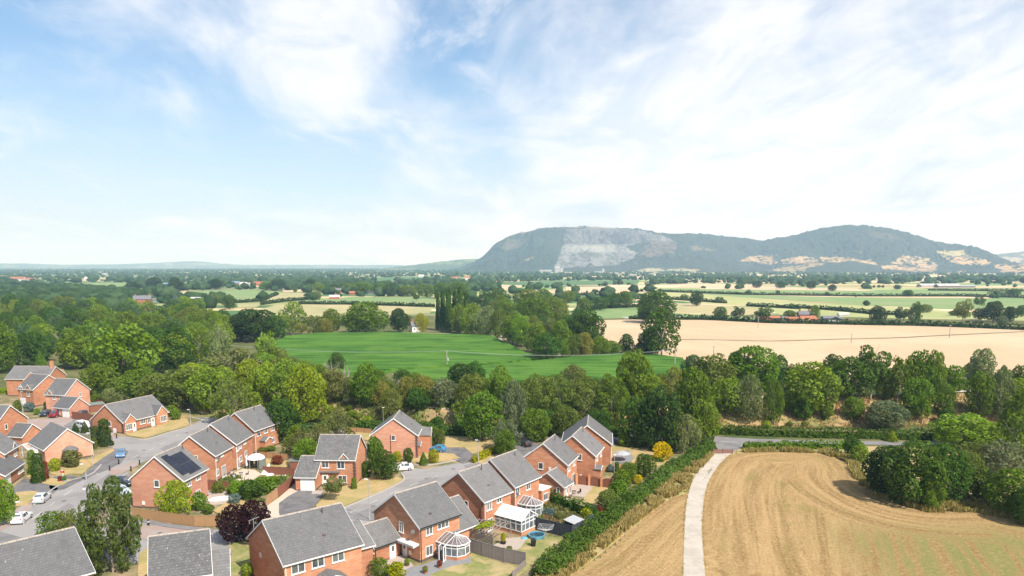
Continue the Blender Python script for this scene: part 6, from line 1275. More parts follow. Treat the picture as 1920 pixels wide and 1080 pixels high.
# ------------------------------------------------------------------ cars
def car(rear, front, color, label, L=4.1, Wd=1.75, Hh=1.48, body='hatch', roofc=None, name='car', cat='car', rough=.3, group=None):
    a, b = at(*rear)[:2], at(*front)[:2]; az = math.atan2(b[1] - a[1], b[0] - a[0]); c = (a + b) / 2
    root = empty(name, (*c, .07), az, label=label, cat=cat, group=group)
    key = 'paint_%s' % '_'.join('%02d' % int(q * 100) for q in color)
    pm = M.get(key) or mat(key, color, rough, spec=.6); M[key] = pm
    if body == 'van': st = [(-.5, .50, .95, .95, .95), (-.49, .25, 1.0, 1.95, .84), (.10, .22, 1.0, 1.95, .84), (.22, .22, 1.0, 1.85, .82), (.36, .22, 1.0, 1.12, .96), (.47, .25, .9, .95, .92), (.5, .35, .7, .75, .8)]; L = 4.9; Hh = 1.95
    else: st = [(-.5, .42, .62, .66, .80), (-.485, .24, .86, .95, .90), (-.44, .2, .90, 1.20, .84), (-.33, .2, .92, 1.42, .76), (-.05, .2, .93, Hh, .76), (.08, .2, .93, 1.42, .77), (.27, .2, .90, .98, .93), (.40, .22, .84, .88, .92), (.48, .25, .68, .72, .84), (.5, .34, .55, .58, .76)]
    vs, fs = [], []
    for x, z0, z1, z2, wt in st:      # cross-section: sill, belt line, roof edge, roof
        w2 = Wd / 2; r = wt if z2 - z1 > .15 else 1.0
        wb = w2 * (.98 if abs(x) < .45 else .9)
        for y, z in ((-wb * .93, z0), (-wb, (z0 + z1) / 2), (-wb * .985, z1), (-wb * r * .96, z2 - .03), (-wb * r * .8, z2), (wb * r * .8, z2), (wb * r * .96, z2 - .03), (wb * .985, z1), (wb, (z0 + z1) / 2), (wb * .93, z0)): vs.append((x * L, y, z))
    for i in range(len(st) - 1):
        for j in range(10): fs.append((i * 10 + j, i * 10 + (j + 1) % 10, (i + 1) * 10 + (j + 1) % 10, (i + 1) * 10 + j))
    fs += [tuple(range(10))[::-1], tuple((len(st) - 1) * 10 + j for j in range(10))]
    bd = MB().add(vs, fs).build('body', pm, root)
    # glass laid just proud of the cabin
    def ring(i, k): return Vector(vs[i * 10 + k])
    def pane(q, nm='side_window'):
        cc = sum(q, Vector()) / len(q); q = [cc + (v - cc) * .86 for v in q]; nrm = (q[1] - q[0]).cross(q[2] - q[0]).normalized(); ctr = Vector((0, 0, .9)); nrm = nrm if nrm.dot(cc - ctr) > 0 else -nrm
        q = [v + nrm * .02 for v in q]; MB().add([*q, *[v - nrm * .03 for v in q]], [(0, 1, 2, 3), (7, 6, 5, 4), (0, 4, 5, 1), (1, 5, 6, 2), (2, 6, 7, 3), (3, 7, 4, 0)]).build(nm, M['glass'], root)
    if body == 'van': cab = [(1, 2), (3, 4)]; ws, rw = (3, 4), None; cab = [(1, 2), (2, 3)]
    else: ws, rw = (5, 6), (2, 3); cab = [(3, 4), (4, 5)]
    for i, j in cab:
        for k0, k1 in ((2, 3), (7, 6)):
            if body == 'van': 
                n_ = 2 if (i, j) == (1, 2) else 1
                for t in range(n_):
                    A0 = ring(i, k0).lerp(ring(j, k0), t / n_); A1 = ring(i, k0).lerp(ring(j, k0), (t + 1) / n_); B1 = ring(i, k1).lerp(ring(j, k1), (t + 1) / n_); B0 = ring(i, k1).lerp(ring(j, k1), t / n_)
                    pane([A0.lerp(B0, .1), A1.lerp(B1, .1), A1.lerp(B1, .72), A0.lerp(B0, .72)])
            else: pane([ring(i, k0), ring(j, k0), ring(j, k1), ring(i, k1)])
    pane([ring(ws[0], 4), ring(ws[0], 5), ring(ws[1], 6), ring(ws[1], 3)], 'windscreen')
    if rw: pane([ring(rw[1], 4), ring(rw[1], 5), ring(rw[0], 6), ring(rw[0], 3)], 'rear_window')
    if roofc is not None:
        i, j = (1, 3) if body == 'van' else (3, 5); q = [ring(i, 3), ring(j, 3), ring(j, 6), ring(i, 6)]; MB().slab([v + Vector((0, 0, .05)) for v in q], .05).build('roof', roofc, root)
    for sx in (-.31, .32):
        for sy in (-1, 1):
            w = MB().tube((sx * L, sy * (Wd / 2 - .17), .31), (sx * L, sy * (Wd / 2 + .015), .31), .31, n=14).build('wheel', M['black'], root); MB().tube((sx * L, sy * (Wd / 2 + .01), .31), (sx * L, sy * (Wd / 2 + .03), .31), .19, n=10).build('rim', M['metal'], w)
    for sy in (-1, 1):
        MB().box((L * .472, sy * Wd * .34, .64), (.18, .34, .14)).build('headlight', M['white'], root); MB().box((-L * .485, sy * Wd * .38, .86), (.1, .16, .22)).build('tail_light', M['red'], root); MB().box((L * .17, sy * (Wd / 2 + .07), .97), (.1, .16, .12)).build('mirror', pm, root)
    MB().box((-L * .492, 0, .58), (.05, .5, .11)).build('number_plate', M['white_matt'], root)
    return root
car((229, 850), (225, 863), (.11, .21, .36), 'blue hatchback standing in the side road by the dry lawn', L=3.8)
car((72, 946), (87, 934), (.50, .53, .55), 'silver hatchback parked on the main road')
car((33, 984), (50, 971), (.68, .70, .71), 'white hatchback parked below the silver one')
car((212, 920), (244, 934), (.42, .50, .56), 'pale blue-grey estate car behind the birch', L=4.5)
car((218, 908), (246, 912), (.03, .035, .04), 'black car beside the green bin', L=4.3)
car((835, 848), (806, 846), (.05, .22, .42), 'bright blue small car on the turning drive', L=3.6)
car((767, 881), (742, 883), (.72, .72, .71), 'white hatchback with a black roof half hidden by the round tree', roofc=M['black'])
car((992, 840), (972, 833), (.03, .03, .035), 'dark saloon under the trees left of the first stepped house')
car((96, 775), (76, 784), (.025, .035, .05), 'black hatchback on the paved court')
car((120, 777), (95, 785), (.20, .015, .03), 'maroon camper van with a white pop-up roof', body='van', roofc=M['white'], cat='van', name='van')
car((160, 778), (146, 784), (.02, .03, .07), 'dark blue car beside the bungalow garden fence')
car((166, 806), (140, 800), (.70, .71, .72), 'white van parked behind the clipped conifers', body='van', cat='van', name='van')
car((182, 806), (170, 800), (.15, .02, .06), 'dark red car at the bungalow gable')
car((1262, 596.5), (1280, 597), (.75, .75, .75), 'white van driving along the lane beyond the wheat', body='van', cat='van', name='van')
car((1168, 597.5), (1176, 597.7), (.75, .75, .76), 'small white vehicle at the left end of the lane beyond the wheat', cat='van')
car((1165, 833), (1172, 832), (.03, .05, .14), 'dark blue car beside the farthest stepped house')

# ------------------------------------------------------------------ lamps, posts, bollards, poles
def lamp(px, yb, yt, label, arm=(.5, 0), group='street lamps'):
    g = gp(px, yb); lo, hi = 1, 14
    for _ in range(30):
        m_ = (lo + hi) / 2
        if proj(g[0], g[1], g[2] + m_)[1] > yt: lo = m_
        else: hi = m_
    h = lo; root = empty('street_lamp', tuple(g), label=label, cat='street lamp', group=group)
    MB().tube((0, 0, 0), (0, 0, 1.3), .09, .085).tube((0, 0, 1.3), (0, 0, h - .1), .055, .04).build('post', M['metal'], root)
    MB().bar((0, 0, h - .1), (arm[0], arm[1], h), .05).build('arm', M['metal'], root)
    MB().box((arm[0] * 1.2, arm[1] * 1.2, h), (.55, .24, .12), math.atan2(arm[1], arm[0])).build('lamp_head', M['white'], root)
lamp(693, 976, 899, 'street lamp rising from the corner by the brick garage', (-.3, .1)); lamp(162, 902, 870, 'street lamp at the foot of the drive by the red and white sign', (-.5, 0)); lamp(45, 986, 941, 'street lamp beside the white hatchback', (-.5, 0))
lamp(300, 762, 733, 'street lamp behind the bungalow', (-.2, 0)); lamp(358, 800, 768, 'street lamp at the end of the bungalow lawn', (-.3, 0)); lamp(897, 868, 825, 'street lamp by the golden hedge', (-.3, 0)); lamp(174, 874, 812, 'street lamp on the lawn of the pink bungalow', (-.3, 0)); lamp(719, 800, 764, 'slim pale post behind the gable house', (.05, 0))
lamp(44, 780, 725, 'street lamp in front of the two-gabled house', (-.1, 0)); lamp(166, 945, 917, 'short lamp post hidden beside the birch', (-.4, 0)); lamp(1151, 905, 853, 'thin white pole in the garden of the middle stepped house', (.03, 0))
for k, (x, y, lb) in enumerate([(206, 883, 'black bollard nearest the main road at the block paved gateway'), (246, 884, 'black bollard at the gable of the solar-panelled house'), (223, 871, 'black bollard behind the blue hatchback'), (262, 872, 'black bollard on the far side of the paved gateway'), (279, 986, 'black and white bollard in front of the curved fence'), (219, 822, 'brown bollard at the bungalow corner')]):
    g = at(x, y); r_ = empty('bollard', tuple(g), label=lb, cat='bollard', group='bollards'); MB().lathe([(.13, 0), (.11, .8), (.14, .85), (.14, .95), (.05, 1.1)], n=10).build('post', M['black'], r_)
    if k == 4: MB().lathe([(.125, .6), (.125, .75)], n=10).build('band', M['white'], r_)
# sale board
g = at(119, 901); r_ = empty('sign_board', tuple(g), label='small red board on a white post on the corner lawn', cat='sign'); MB().box((0, 0, 1.05), (.1, .1, 2.1)).build('post', M['white'], r_); MB().box((0, -.06, 1.75), (.7, .04, .55), .1).build('board', M['red'], r_); MB().box((0, -.085, 1.9), (.4, .02, .12), .1).build('stripe', M['white'], r_)
def pot(px, py, label, c='terracotta', leaf='mid', r=.28, h=.7):
    g = at(px, py); r_ = empty('potted_plant', tuple(g), label=label, cat='potted plant'); MB().lathe([(r * .7, 0), (r, .4), (r * 1.05, .42), (r * .9, .38)], n=10).build('pot', M[c], r_); b = link('foliage', PROTO['bush0'][0], r_, (0, 0, .36), 0, (.8, .8, h)); b.color = (*TINT[leaf], 1)
pot(825, 1066, 'red geranium in a terracotta pot by the open conservatory door', 'terracotta', 'rust'); pot(798, 1077, 'terracotta trough of flowers on the slate patio', 'terracotta', 'autumn'); pot(764, 1063, 'potted green shrub at the raised bed by the side door', 'soil', 'light'); pot(944, 1021, 'bright yellow-green plant in a dark pot near the pergola', 'black', 'gold', .4, 1.2); pot(113, 904, 'red planter at the foot of the sign board', 'red', 'rust'); pot(121, 904, 'teal planter beside the red one', 'pool', 'mid'); pot(1085, 905, 'dark pot against the garden gates', 'black', 'mid')
def wheelie(px, py, m, label):
    g = at(px, py); r_ = empty('wheelie_bin', tuple(g), .3, label=label, cat='bin'); b = MB(); b.add([(-.22, -.26, .05), (.22, -.26, .05), (.22, .26, .05), (-.22, .26, .05), (-.29, -.35, 1.0), (.29, -.35, 1.0), (.29, .35, 1.0), (-.29, .35, 1.0)], [(3, 2, 1, 0), (4, 5, 6, 7), (0, 1, 5, 4), (1, 2, 6, 5), (2, 3, 7, 6), (3, 0, 4, 7)]); b.build('body', m, r_)
    MB().slab([(-.31, -.37, 1.04), (.31, -.37, 1.04), (.31, .37, 1.12), (-.31, .37, 1.12)], .06).build('lid', m, r_); MB().tube((-.25, .3, .12), (.25, .3, .12), .12, n=8).build('wheel', M['black'], r_)
M['bin'] = mat('green_plastic', (.02, .12, .05), .5)
wheelie(222, 905, M['bin'], 'green wheeled bin at the kerb beside the black car'); wheelie(1000, 1025, M['black'], 'black wheeled bin leaning by the sunroom wall')
# electricity poles and wires across the maize
def pole(px, yb, yt, label, box=False):
    g = gp(px, yb); lo, hi = 1, 20
    for _ in range(30):
        m_ = (lo + hi) / 2
        if proj(g[0], g[1], g[2] + m_)[1] > yt: lo = m_
        else: hi = m_
    r_ = empty('utility_pole', tuple(g), label=label, cat='utility pole'); MB().tube((0, 0, 0), (0, 0, lo), .22, .16).build('post', M['bark_pale'], r_); MB().box((0, 0, lo - .3), (1.8, .14, .14)).build('crossarm', M['bark_pale'], r_)
    if box: MB().box((.45, -.2, lo - 3.4), (.7, .6, 1.0)).build('transformer', M['metal'], r_)
    return np.array([g[0], g[1], lo - .15])
P1 = pole(838, 691, 657, 'pole with a transformer box standing in the maize', True); P0 = pole(372, 672, 640, 'pale pole in a gap of the wood left of the maize'); P2 = pole(1265, 690, 655, 'pole at the right end of the maize behind the bushes')
P3 = pole(1780, 634, 609, 'thin dark pole in the wheat field'); P4 = pole(1338, 667, 649, 'faint thin pole in the wheat field above the trees'); P5 = pole(1421, 616, 594, 'pole standing by the red barn'); P6 = pole(1596, 644, 626, 'small pole at the middle of the wheat field')
PL = pole(-60, 660, 626, 'pole left of the picture edge'); 
for a, b, lb in ((PL, P0, 'overhead wires across the dark wood'), (P0, P1, 'overhead wires over the left part of the maize'), (P1, P2, 'overhead wires over the right part of the maize')):
    mb = MB(); n = 14; 
    for k in (-.7, .7):
        pts = [Vector(a + (b - a) * i / n) + Vector((0, k, -4 * (i / n) * (1 - i / n) * 2.0)) for i in range(n + 1)]
        for p, q in zip(pts[:-1], pts[1:]): mb.bar(p, q, .05)
    tag(mb.build('overhead_wire', M['metal']), lb, 'wire')

# ------------------------------------------------------------------ garden furniture
def parasol(px, py, closed, label, m='white_matt', h=2.5, r=1.5):
    g = at(px, py); r_ = empty('parasol', tuple(g), label=label, cat='parasol'); MB().tube((0, 0, 0), (0, 0, h), .035).build('pole', M['metal'], r_); MB().lathe([(.3, 0), (.28, .08)], n=10).build('base', M['black'], r_)
    (MB().lathe([(.16, .75), (.2, 1.0), (.14, 1.9), (.03, h)], n=8) if closed else MB().lathe([(r, h - .55), (r * .55, h - .2), (.03, h)], n=8)).build('canopy', M[m], r_)
parasol(463, 880, True, 'closed white parasol on the patio of the second garden', h=3.0); parasol(1166, 866, False, 'pale grey open parasol on the raised blue-grey patio', 'metal', 2.3, 1.8)
def table_set(px, py, label, m='black', n=4, r=.55):
    g = at(px, py); t = empty('garden_table', tuple(g), label='round ' + label, cat='table'); MB().lathe([(r, .7), (r, .74)], n=12).build('table_top', M['glass'], t)
    for i in range(4): a = i * math.pi / 2 + .4; MB().bar((r * .75 * math.cos(a), r * .75 * math.sin(a), 0), (r * .6 * math.cos(a), r * .6 * math.sin(a), .7), .04).build('leg', M[m], t)
    side = ['far', 'left', 'near', 'right']
    for i in range(n):
        a = i * 2 * math.pi / n + .5; c_ = np.array([g[0] + 1.1 * math.cos(a), g[1] + 1.1 * math.sin(a), 0]); s_ = empty('garden_chair', tuple(c_), a, label='%s chair at the %s' % (['dark slung', 'dark', 'slung garden', 'upright garden'][i % 4], label), cat='chair', group='chairs of ' + label)
        MB().box((0, 0, .42), (.45, .45, .05)).build('seat', M[m], s_); MB().box((.24, 0, .68), (.05, .45, .5)).build('backrest', M[m], s_)
        for qx in (-.2, .2):
            for qy in (-.2, .2): MB().bar((qx, qy, 0), (qx, qy, .42), .035).build('leg', M[m], s_)
table_set(437, 896, 'glass table on the white stone patio', 'metal'); table_set(452, 893, 'small table by the closed parasol', 'black', 2, .4); table_set(1076, 928, 'table on the cracked patio by the gates', 'black', 2, .4)
# domed garden tent, trampoline-like tarp, pools, airer, arbour
g = at(481, 878); r_ = empty('garden_tent', tuple(g), label='grey garden shelter with a pale domed cloth roof', cat='shelter'); MB().lathe([(1.7, 2.0), (1.55, 2.35), (.9, 2.75), (.05, 2.9)], n=14).build('canopy', M['white_matt'], r_)
for i in range(6): a = i * math.pi / 3; MB().tube((1.6 * math.cos(a), 1.6 * math.sin(a), 0), (1.6 * math.cos(a), 1.6 * math.sin(a), 2.05), .04).build('post', M['metal'], r_)
for i in range(4): a = i * math.pi / 3 - .5; MB().box((1.6 * math.cos(a), 1.6 * math.sin(a), 1.1), (.05, 1.5, 1.9), a).build('side_curtain', M['sage'], r_)
g = at(499, 888); r_ = empty('play_tent', tuple(g), label='small white pointed play tent on the garden lawn', cat='tent'); MB().add([(-.9, -.7, 0), (.9, -.7, 0), (.9, .7, 0), (-.9, .7, 0), (.7, 0, 2.1)], [(0, 1, 4), (1, 2, 4), (2, 3, 4), (3, 0, 4), (3, 2, 1, 0)]).build('cloth', M['white_matt'], r_)
def hump(nm, px, py, sx, sy, sz, m, label, cat):
    g = at(px, py); mb = MB(); mb.lathe([(1, 0), (1.0, .35), (.8, .8), (.35, 1.0), (.02, 1.02)], n=12); o = mb.build(nm, M[m], loc=tuple(g), rotz=.4, scale=(sx, sy, sz)); tag(o, label, cat)
hump('dust_sheet', 415, 937, 2.1, 1.0, .5, 'white_matt', 'white cloth spread over furniture on the patio below the dark fence', 'cover'); hump('pond_cover', 489, 915, 1.1, .8, .5, 'white', 'pale dome among the flower beds', 'cover'); hump('dust_sheet', 506, 891, .8, .5, .35, 'white_matt', 'small white cover against the red-brown fence', 'cover'); hump('cushion', 533, 893, .45, .3, .25, 'white_matt', 'white bundle at the corner of the lawn fence', 'bundle')
g = at(1006, 1008); r_ = empty('paddling_pool', tuple(g), label='round blue pool on the lawn by the clothes airer', cat='pool'); MB().lathe([(1.12, 0), (1.2, .35), (1.22, .55), (1.1, .56), (1.08, .2), (.02, .18)], n=20).build('wall', M['pool'], r_); MB().lathe([(1.07, .42), (.01, .43)], n=20).build('water', M['water'], r_)
hump('pool_cover', 983, 1011, .55, .4, .35, 'pool', 'crumpled blue sheet beside the round pool', 'cover')
g = at(1023, 1014); r_ = empty('clothes_airer', tuple(g), label='grey rotary clothes airer on the lawn before the slate-grey fence', cat='clothes airer'); MB().tube((0, 0, 0), (0, 0, 1.9), .03).build('post', M['metal'], r_); ln = MB()
for i in range(4):
    a = i * math.pi / 2 + .6; e = (1.5 * math.cos(a), 1.5 * math.sin(a), 2.15); MB().bar((0, 0, 1.45), e, .035).build('arm', M['metal'], r_); e2 = (1.5 * math.cos(a + math.pi / 2), 1.5 * math.sin(a + math.pi / 2), 2.15)
    for f in (.3, .5, .7, .85, 1): ln.bar((e[0] * f, e[1] * f, 1.45 + .7 * f), (e2[0] * f, e2[1] * f, 1.45 + .7 * f), .018)
ln.build('washing_line', M['white'], r_)
# pergola with vine
a, b = at(873, 1016)[:2], at(925, 1033)[:2]; c_, d_ = at(890, 1000)[:2], at(958, 1010)[:2]
r_ = empty('pergola', (*a, 0), label='weathered timber pergola with a green vine beside the sunroom', cat='pergola'); a0, b0, c0, d0 = (Vector((*(q - a), 2.2)) for q in (a, b, c_, d_))
for p in (a0, b0, c0, d0): MB().box((p.x, p.y, 1.1), (.12, .12, 2.2)).build('post', M['fence_grey'], r_)
for p, q in ((a0, b0), (c0, d0)): MB().bar(p, q, .08, .18).build('beam', M['fence_grey'], r_)
for i in range(9): p, q = a0.lerp(b0, (i + .3) / 9), c0.lerp(d0, (i + .3) / 9); MB().bar(p + Vector((0, 0, .14)), q + Vector((0, 0, .14)), .07, .12).build('rafter', M['fence_grey'], r_)
for z_ in np.linspace(.5, 1.9, 8): MB().bar((a0.x, a0.y, z_), (b0.x, b0.y, z_), .05, .13).build('slat', M['fence_grey'], r_)
v = link('vine', PROTO['bush1'][0], r_, tuple(c0.lerp(b0, .5) + Vector((.3, 0, -.1))), R(50), (4.2, 1.5, .7)); v.color = (*TINT['lime'], 1)
# timber arbour frame right
pts = [at(*p)[:2] for p in ((1021, 985), (1031, 986), (1039, 992), (1057, 992), (1066, 988))]; r_ = empty('arbour', (*pts[0], 0), label='dark brown post and rail frame in the cottage garden', cat='arbour')
for p in pts: MB().box((*(p - pts[0]), .85), (.12, .12, 1.7)).build('post', M['fence_dark'], r_)
for p, q in zip(pts[:-1], pts[1:]): MB().bar((*(p - pts[0]), 1.35), (*(q - pts[0]), 1.35), .08, .1).build('rail', M['fence_dark'], r_)
def shed(px, py, sx, sy, h, m, rm, label, rz=.3, flat=True):
    g = at(px, py); r_ = empty('shed', tuple(g), rz, label=label, cat='shed'); MB().box((0, 0, h / 2), (sx, sy, h)).build('wall', M[m], r_); MB().slab([(-sx / 2 - .15, -sy / 2 - .15, h + .05), (sx / 2 + .15, -sy / 2 - .15, h + .05), (sx / 2 + .15, sy / 2 + .15, h + .35), (-sx / 2 - .15, sy / 2 + .15, h + .35)], .08).build('roof', M[rm], r_)
    MB().box((0, -sy / 2 - .02, h * .47), (.8, .05, h * .85)).build('door', M[m], r_)
shed(557, 879, 2.2, 1.6, 1.7, 'fence_dark', 'sage', 'small shed with a mossy felt roof left of the garage wing', .1); shed(1076, 992, 2.4, 1.7, 1.3, 'fence_slate', 'metal', 'low shed with a grey sheet roof against the field hedge', .9); shed(178, 771, 4.4, 3.0, 1.9, 'fence_dark', 'sage', 'brown shed with a dark felt roof behind the bungalow', .7); shed(690, 1058, 2.2, 1.4, 1.1, 'fence_dark', 'sage', 'low log store with a green felt top below the brick garage', .8); shed(475, 845, 1.8, 1.6, 2.0, 'sage', 'white', 'pale green summerhouse with a white roof in the farther garden', .2)
# white covered way between the left edge house and the pink bungalow
pA, pB, pC, pD = (Vector(tuple(at(*p, 2.5))) for p in ((41, 834), (60, 829), (80, 843), (54, 846)))
r_ = empty('carport', (pA.x, pA.y, 0), label='white slatted carport beside the pink brick bungalow', cat='carport'); o = Vector((pA.x, pA.y, 0))
for p in (pA, pB, pC, pD): MB().box((p.x - o.x, p.y - o.y, 1.25), (.12, .12, 2.5)).build('post', M['white'], r_)
for p, q in ((pA, pB), (pB, pC), (pC, pD), (pD, pA)): MB().bar(p - o, q - o, .12, .2).build('beam', M['white'], r_)
for i in range(8): MB().bar(pA.lerp(pD, (i + .5) / 8) - o + Vector((0, 0, .12)), pB.lerp(pC, (i + .5) / 8) - o + Vector((0, 0, .12)), .32 if i > 4 else .14, .06).build('slat', M['white'], r_)
MB().bar(pD - o - Vector((0, 0, 1.2)), pC - o - Vector((0, 0, 1.2)), .06, 2.1).build('side_panel', M['white'], r_)
# aerial on the big roof
c, s = math.cos(h9['a']), math.sin(h9['a']); r_ = empty('television_aerial', (h9['x'] + .2 * c - 3.4 * s, h9['y'] + .2 * s + 3.4 * c, 5.4), label='television aerial at the left verge of the big brick house', cat='aerial'); MB().tube((0, 0, 0), (0, 0, 2.6), .03).build('mast', M['metal'], r_); MB().bar((-.5, -.3, 2.4), (.6, .3, 2.75), .035).build('boom', M['metal'], r_)
el = MB(); [el.bar((x - .12, .3 * x / .55 + .2, 2.55 + x * .3), (x + .12, .3 * x / .55 - .2, 2.55 + x * .3), .02) for x in np.linspace(-.4, .5, 6)]; el.build('element', M['metal'], r_)

# ------------------------------------------------------------------ village trees and shrubs
for r in [
 (212, 1072, 893, 108, 'birch', (.105, .145, .045), 'big drooping birch standing over the junction, the largest tree among the houses'), (238, 1040, 960, 50, 'birch', (.105, .145, .045), 'right shoulder of the big birch'), (100, 1012, 958, 60, 'ash', 'mid', 'leafy green shrub tree behind the corner house roof'), (135, 1015, 952, 50, 'ash', 'olive', 'brownish-green shrub tree beside the leafy one'), (170, 1050, 980, 50, 'oak', 'light', 'green bush at the foot of the birch, left side'),
 (330, 968, 900, 66, 'willow', 'lime', 'yellow-green weeping tree against the solar-panelled house'), (374, 957, 927, 26, 'bush', 'mid', 'rounded green bush beside the yellow-green weeping tree'), (391, 963, 948, 24, 'bush', 'mid', 'low green bush on the lawn edge below the white cloth'),
 (440, 1018, 945, 62, 'oak', 'purple', 'dark purple-leaved tree, left crown'), (478, 1018, 938, 64, 'oak', 'purple', 'dark purple-leaved tree, main crown before the big brick house'),
 (627, 938, 888, 44, 'open', 'brown', 'sparse brownish young tree before the front-gabled house'), (722, 899, 843, 56, 'oak', 'dark', 'round dark green tree on the lawn tip'), (703, 875, 825, 32, 'bush', 'mid', 'green shrub between the round tree and the gable house'), (687, 896, 868, 20, 'bush', 'dark', 'clipped dark dome beside the front-gabled house'), (664, 918, 897, 13, 'column', 'mid', 'narrow clipped shrub at the corner of the front-gabled house'),
 (766, 868, 843, 20, 'bush', 'dark', 'clipped dark round shrub at the gable wall'), (745, 867, 848, 18, 'bush', 'gold', 'golden shrub half hidden behind the round dark tree'), (794, 872, 849, 17, 'cone', 'mid', 'small conical shrub on the round lawn'), (813, 868, 845, 20, 'bush', 'gold', 'golden-green round shrub beside the conical one'), (796, 822, 802, 14, 'bush', 'gold', 'yellowish shrub behind the porch of the gable house'), (812, 836, 798, 30, 'tall', 'mid', 'green tree right of the gable house'), (826, 838, 804, 22, 'oak', 'olive', 'small green tree on the dry lawn'), (808, 838, 818, 16, 'bush', 'dark', 'dark shrub under the green tree'),
 (600, 868, 788, 50, 'ash', 'brown', 'large brownish garden tree behind the front-gabled house'), (640, 838, 768, 60, 'ash', 'brown', 'tall olive-brown garden tree at the hedge'), (570, 862, 800, 46, 'ash', 'brown', 'olive-brown garden tree behind the mossy shed'), (575, 876, 828, 50, 'bush', 'light', 'yellow-green shrub above the mossy shed'), (590, 870, 838, 24, 'bush', 'gold', 'yellow-tipped shrub beside the garage roof'), (545, 855, 815, 36, 'ash', 'olive', 'olive shrub beyond the faded fence'), (555, 835, 800, 30, 'bush', 'mid', 'green shrub below the dark tree'),
 (498, 845, 836, 40, 'bush', 'mid', 'low shrubs at the rear porch of the farthest row house'), (520, 872, 856, 22, 'bush', 'rust', 'reddish-brown shrub at the faded fence'), (445, 930, 905, 40, 'bush', 'light', 'yellow-green shrub in the flower garden'), (470, 935, 905, 44, 'bush', 'dark', 'dark green shrub in the middle of the flower garden'), (496, 925, 898, 44, 'bush', 'mid', 'broad green shrub below the pale dome'), (510, 908, 895, 26, 'bush', 'mid', 'green shrub by the red-brown fence'), (440, 945, 928, 22, 'bush', 'bluegrey', 'silvery shrub in the lower garden bed'), (410, 925, 905, 24, 'bush', 'olive', 'olive shrub over the dark brown fence'),
 (73, 905, 855, 26, 'column', 'thuja', 'tall clipped dark column conifer by the drive'), (86, 900, 868, 14, 'column', 'rust', 'reddish shrub beside the dark column'), (62, 890, 848, 18, 'column', 'mid', 'lighter green column behind the dark one'), (133, 876, 848, 38, 'bush', 'brown', 'bronze-tipped spreading shrub under the bow window'), (101, 865, 852, 18, 'bush', 'olive', 'olive round shrub at the pink bungalow corner'), (104, 884, 862, 22, 'bush', 'gold', 'golden shrub on the dry lawn'),
 (198, 836, 790, 26, 'column', 'thuja', 'tallest clipped conifer at the corner of the court'), (180, 832, 802, 22, 'column', 'thuja', 'second clipped conifer at the corner of the court'), (160, 812, 791, 14, 'cone', 'thuja', 'small conifer in front of the white van, right'), (142, 812, 794, 14, 'cone', 'thuja', 'small conifer in front of the white van, left'), (177, 842, 824, 12, 'bush', 'olive', 'small shrub beside the pink bungalow gable'),
 (56, 772, 756, 20, 'bush', 'bluegrey', 'blue-grey rounded shrub before the two-gabled house'), (35, 772, 752, 16, 'bush', 'olive', 'mottled shrub left of the blue-grey one'), (90, 768, 754, 14, 'bush', 'mid', 'green shrub against the tall brick gable'), (70, 778, 767, 12, 'bush', 'light', 'small light shrub on the court edge'), (180, 756, 740, 20, 'bush', 'mid', 'dark green shrub behind the pale gable'), (212, 757, 731, 42, 'bush', 'pale', 'white-flowering shrub behind the shed'), (321, 780, 762, 26, 'bush', 'mid', 'green shrub at the end of the bungalow'), (330, 788, 768, 18, 'bush', 'light', 'light shrub over the low wall by the lane'),
 (8, 985, 898, 50, 'oak', 'light', 'bright green tree at the left picture edge below the garage'), (712, 1085, 1045, 44, 'ash', 'mid', 'garden shrub tree before the brick garage'), (745, 1088, 1058, 36, 'bush', 'gold', 'yellow-flecked shrub beside the slate patio'), (465, 1080, 1060, 30, 'bush', 'light', 'small green shrub left of the big brick house'),
 (1240, 864, 833, 38, 'bush', 'yellow', 'bright yellow shrub above the field hedge'), (1237, 867, 857, 16, 'bush', 'light', 'low green bush beneath the yellow shrub'), (1208, 895, 850, 42, 'oak', 'dark', 'round dark green tree beside the field hedge'), (1178, 905, 866, 36, 'oak', 'mid', 'mid green tree left of the round dark one'), (1165, 918, 885, 34, 'bush', 'mid', 'green shrub right of the garden gates'), (1195, 908, 892, 18, 'bush', 'yellow', 'small yellow shrub in the hedge'), (1140, 958, 918, 46, 'oak', 'olive', 'rounded olive-green tree at the end of the dark garden hedge'), (1160, 945, 905, 40, 'bush', 'mid', 'green shrub mass against the field hedge'),
 (1100, 972, 955, 24, 'bush', 'gold', 'golden shrub in the cottage garden'), (1124, 968, 951, 16, 'bush', 'rust', 'red-leaved shrub by the field hedge'), (1110, 988, 968, 26, 'bush', 'bluegrey', 'grey-green shrub in the hedge corner'), (1078, 1028, 1018, 12, 'bush', 'yellow', 'small yellow shrub at the lawn corner'), (1144, 885, 872, 14, 'bush', 'bluegrey', 'round pale shrub in the middle stepped garden'), (1156, 887, 868, 12, 'column', 'dark', 'dark narrow shrub beside the pale round one'), (1010, 982, 970, 12, 'bush', 'light', 'light shrub at the octagonal conservatory foot'), (970, 867, 850, 18, 'bush', 'gold', 'yellow shrub left of the first stepped house'), (1030, 968, 955, 26, 'bush', 'bluegrey', 'lavender mound in the cottage garden'), (1050, 975, 962, 20, 'bush', 'brown', 'faded flower mound in the cottage garden'), (1010, 957, 948, 20, 'bush', 'mid', 'low hedge clump at the extension wall'), (1170, 838, 815, 24, 'bush', 'light', 'bright ivy-like shrub beside the farthest stepped house'), (955, 1035, 1025, 12, 'bush', 'olive', 'small shrub by the garden rocks')]:
    A(*r[:7], cat='tree' if r[4] not in ('bush', 'cone', 'column') else 'conifer' if r[5] == 'thuja' else 'shrub')

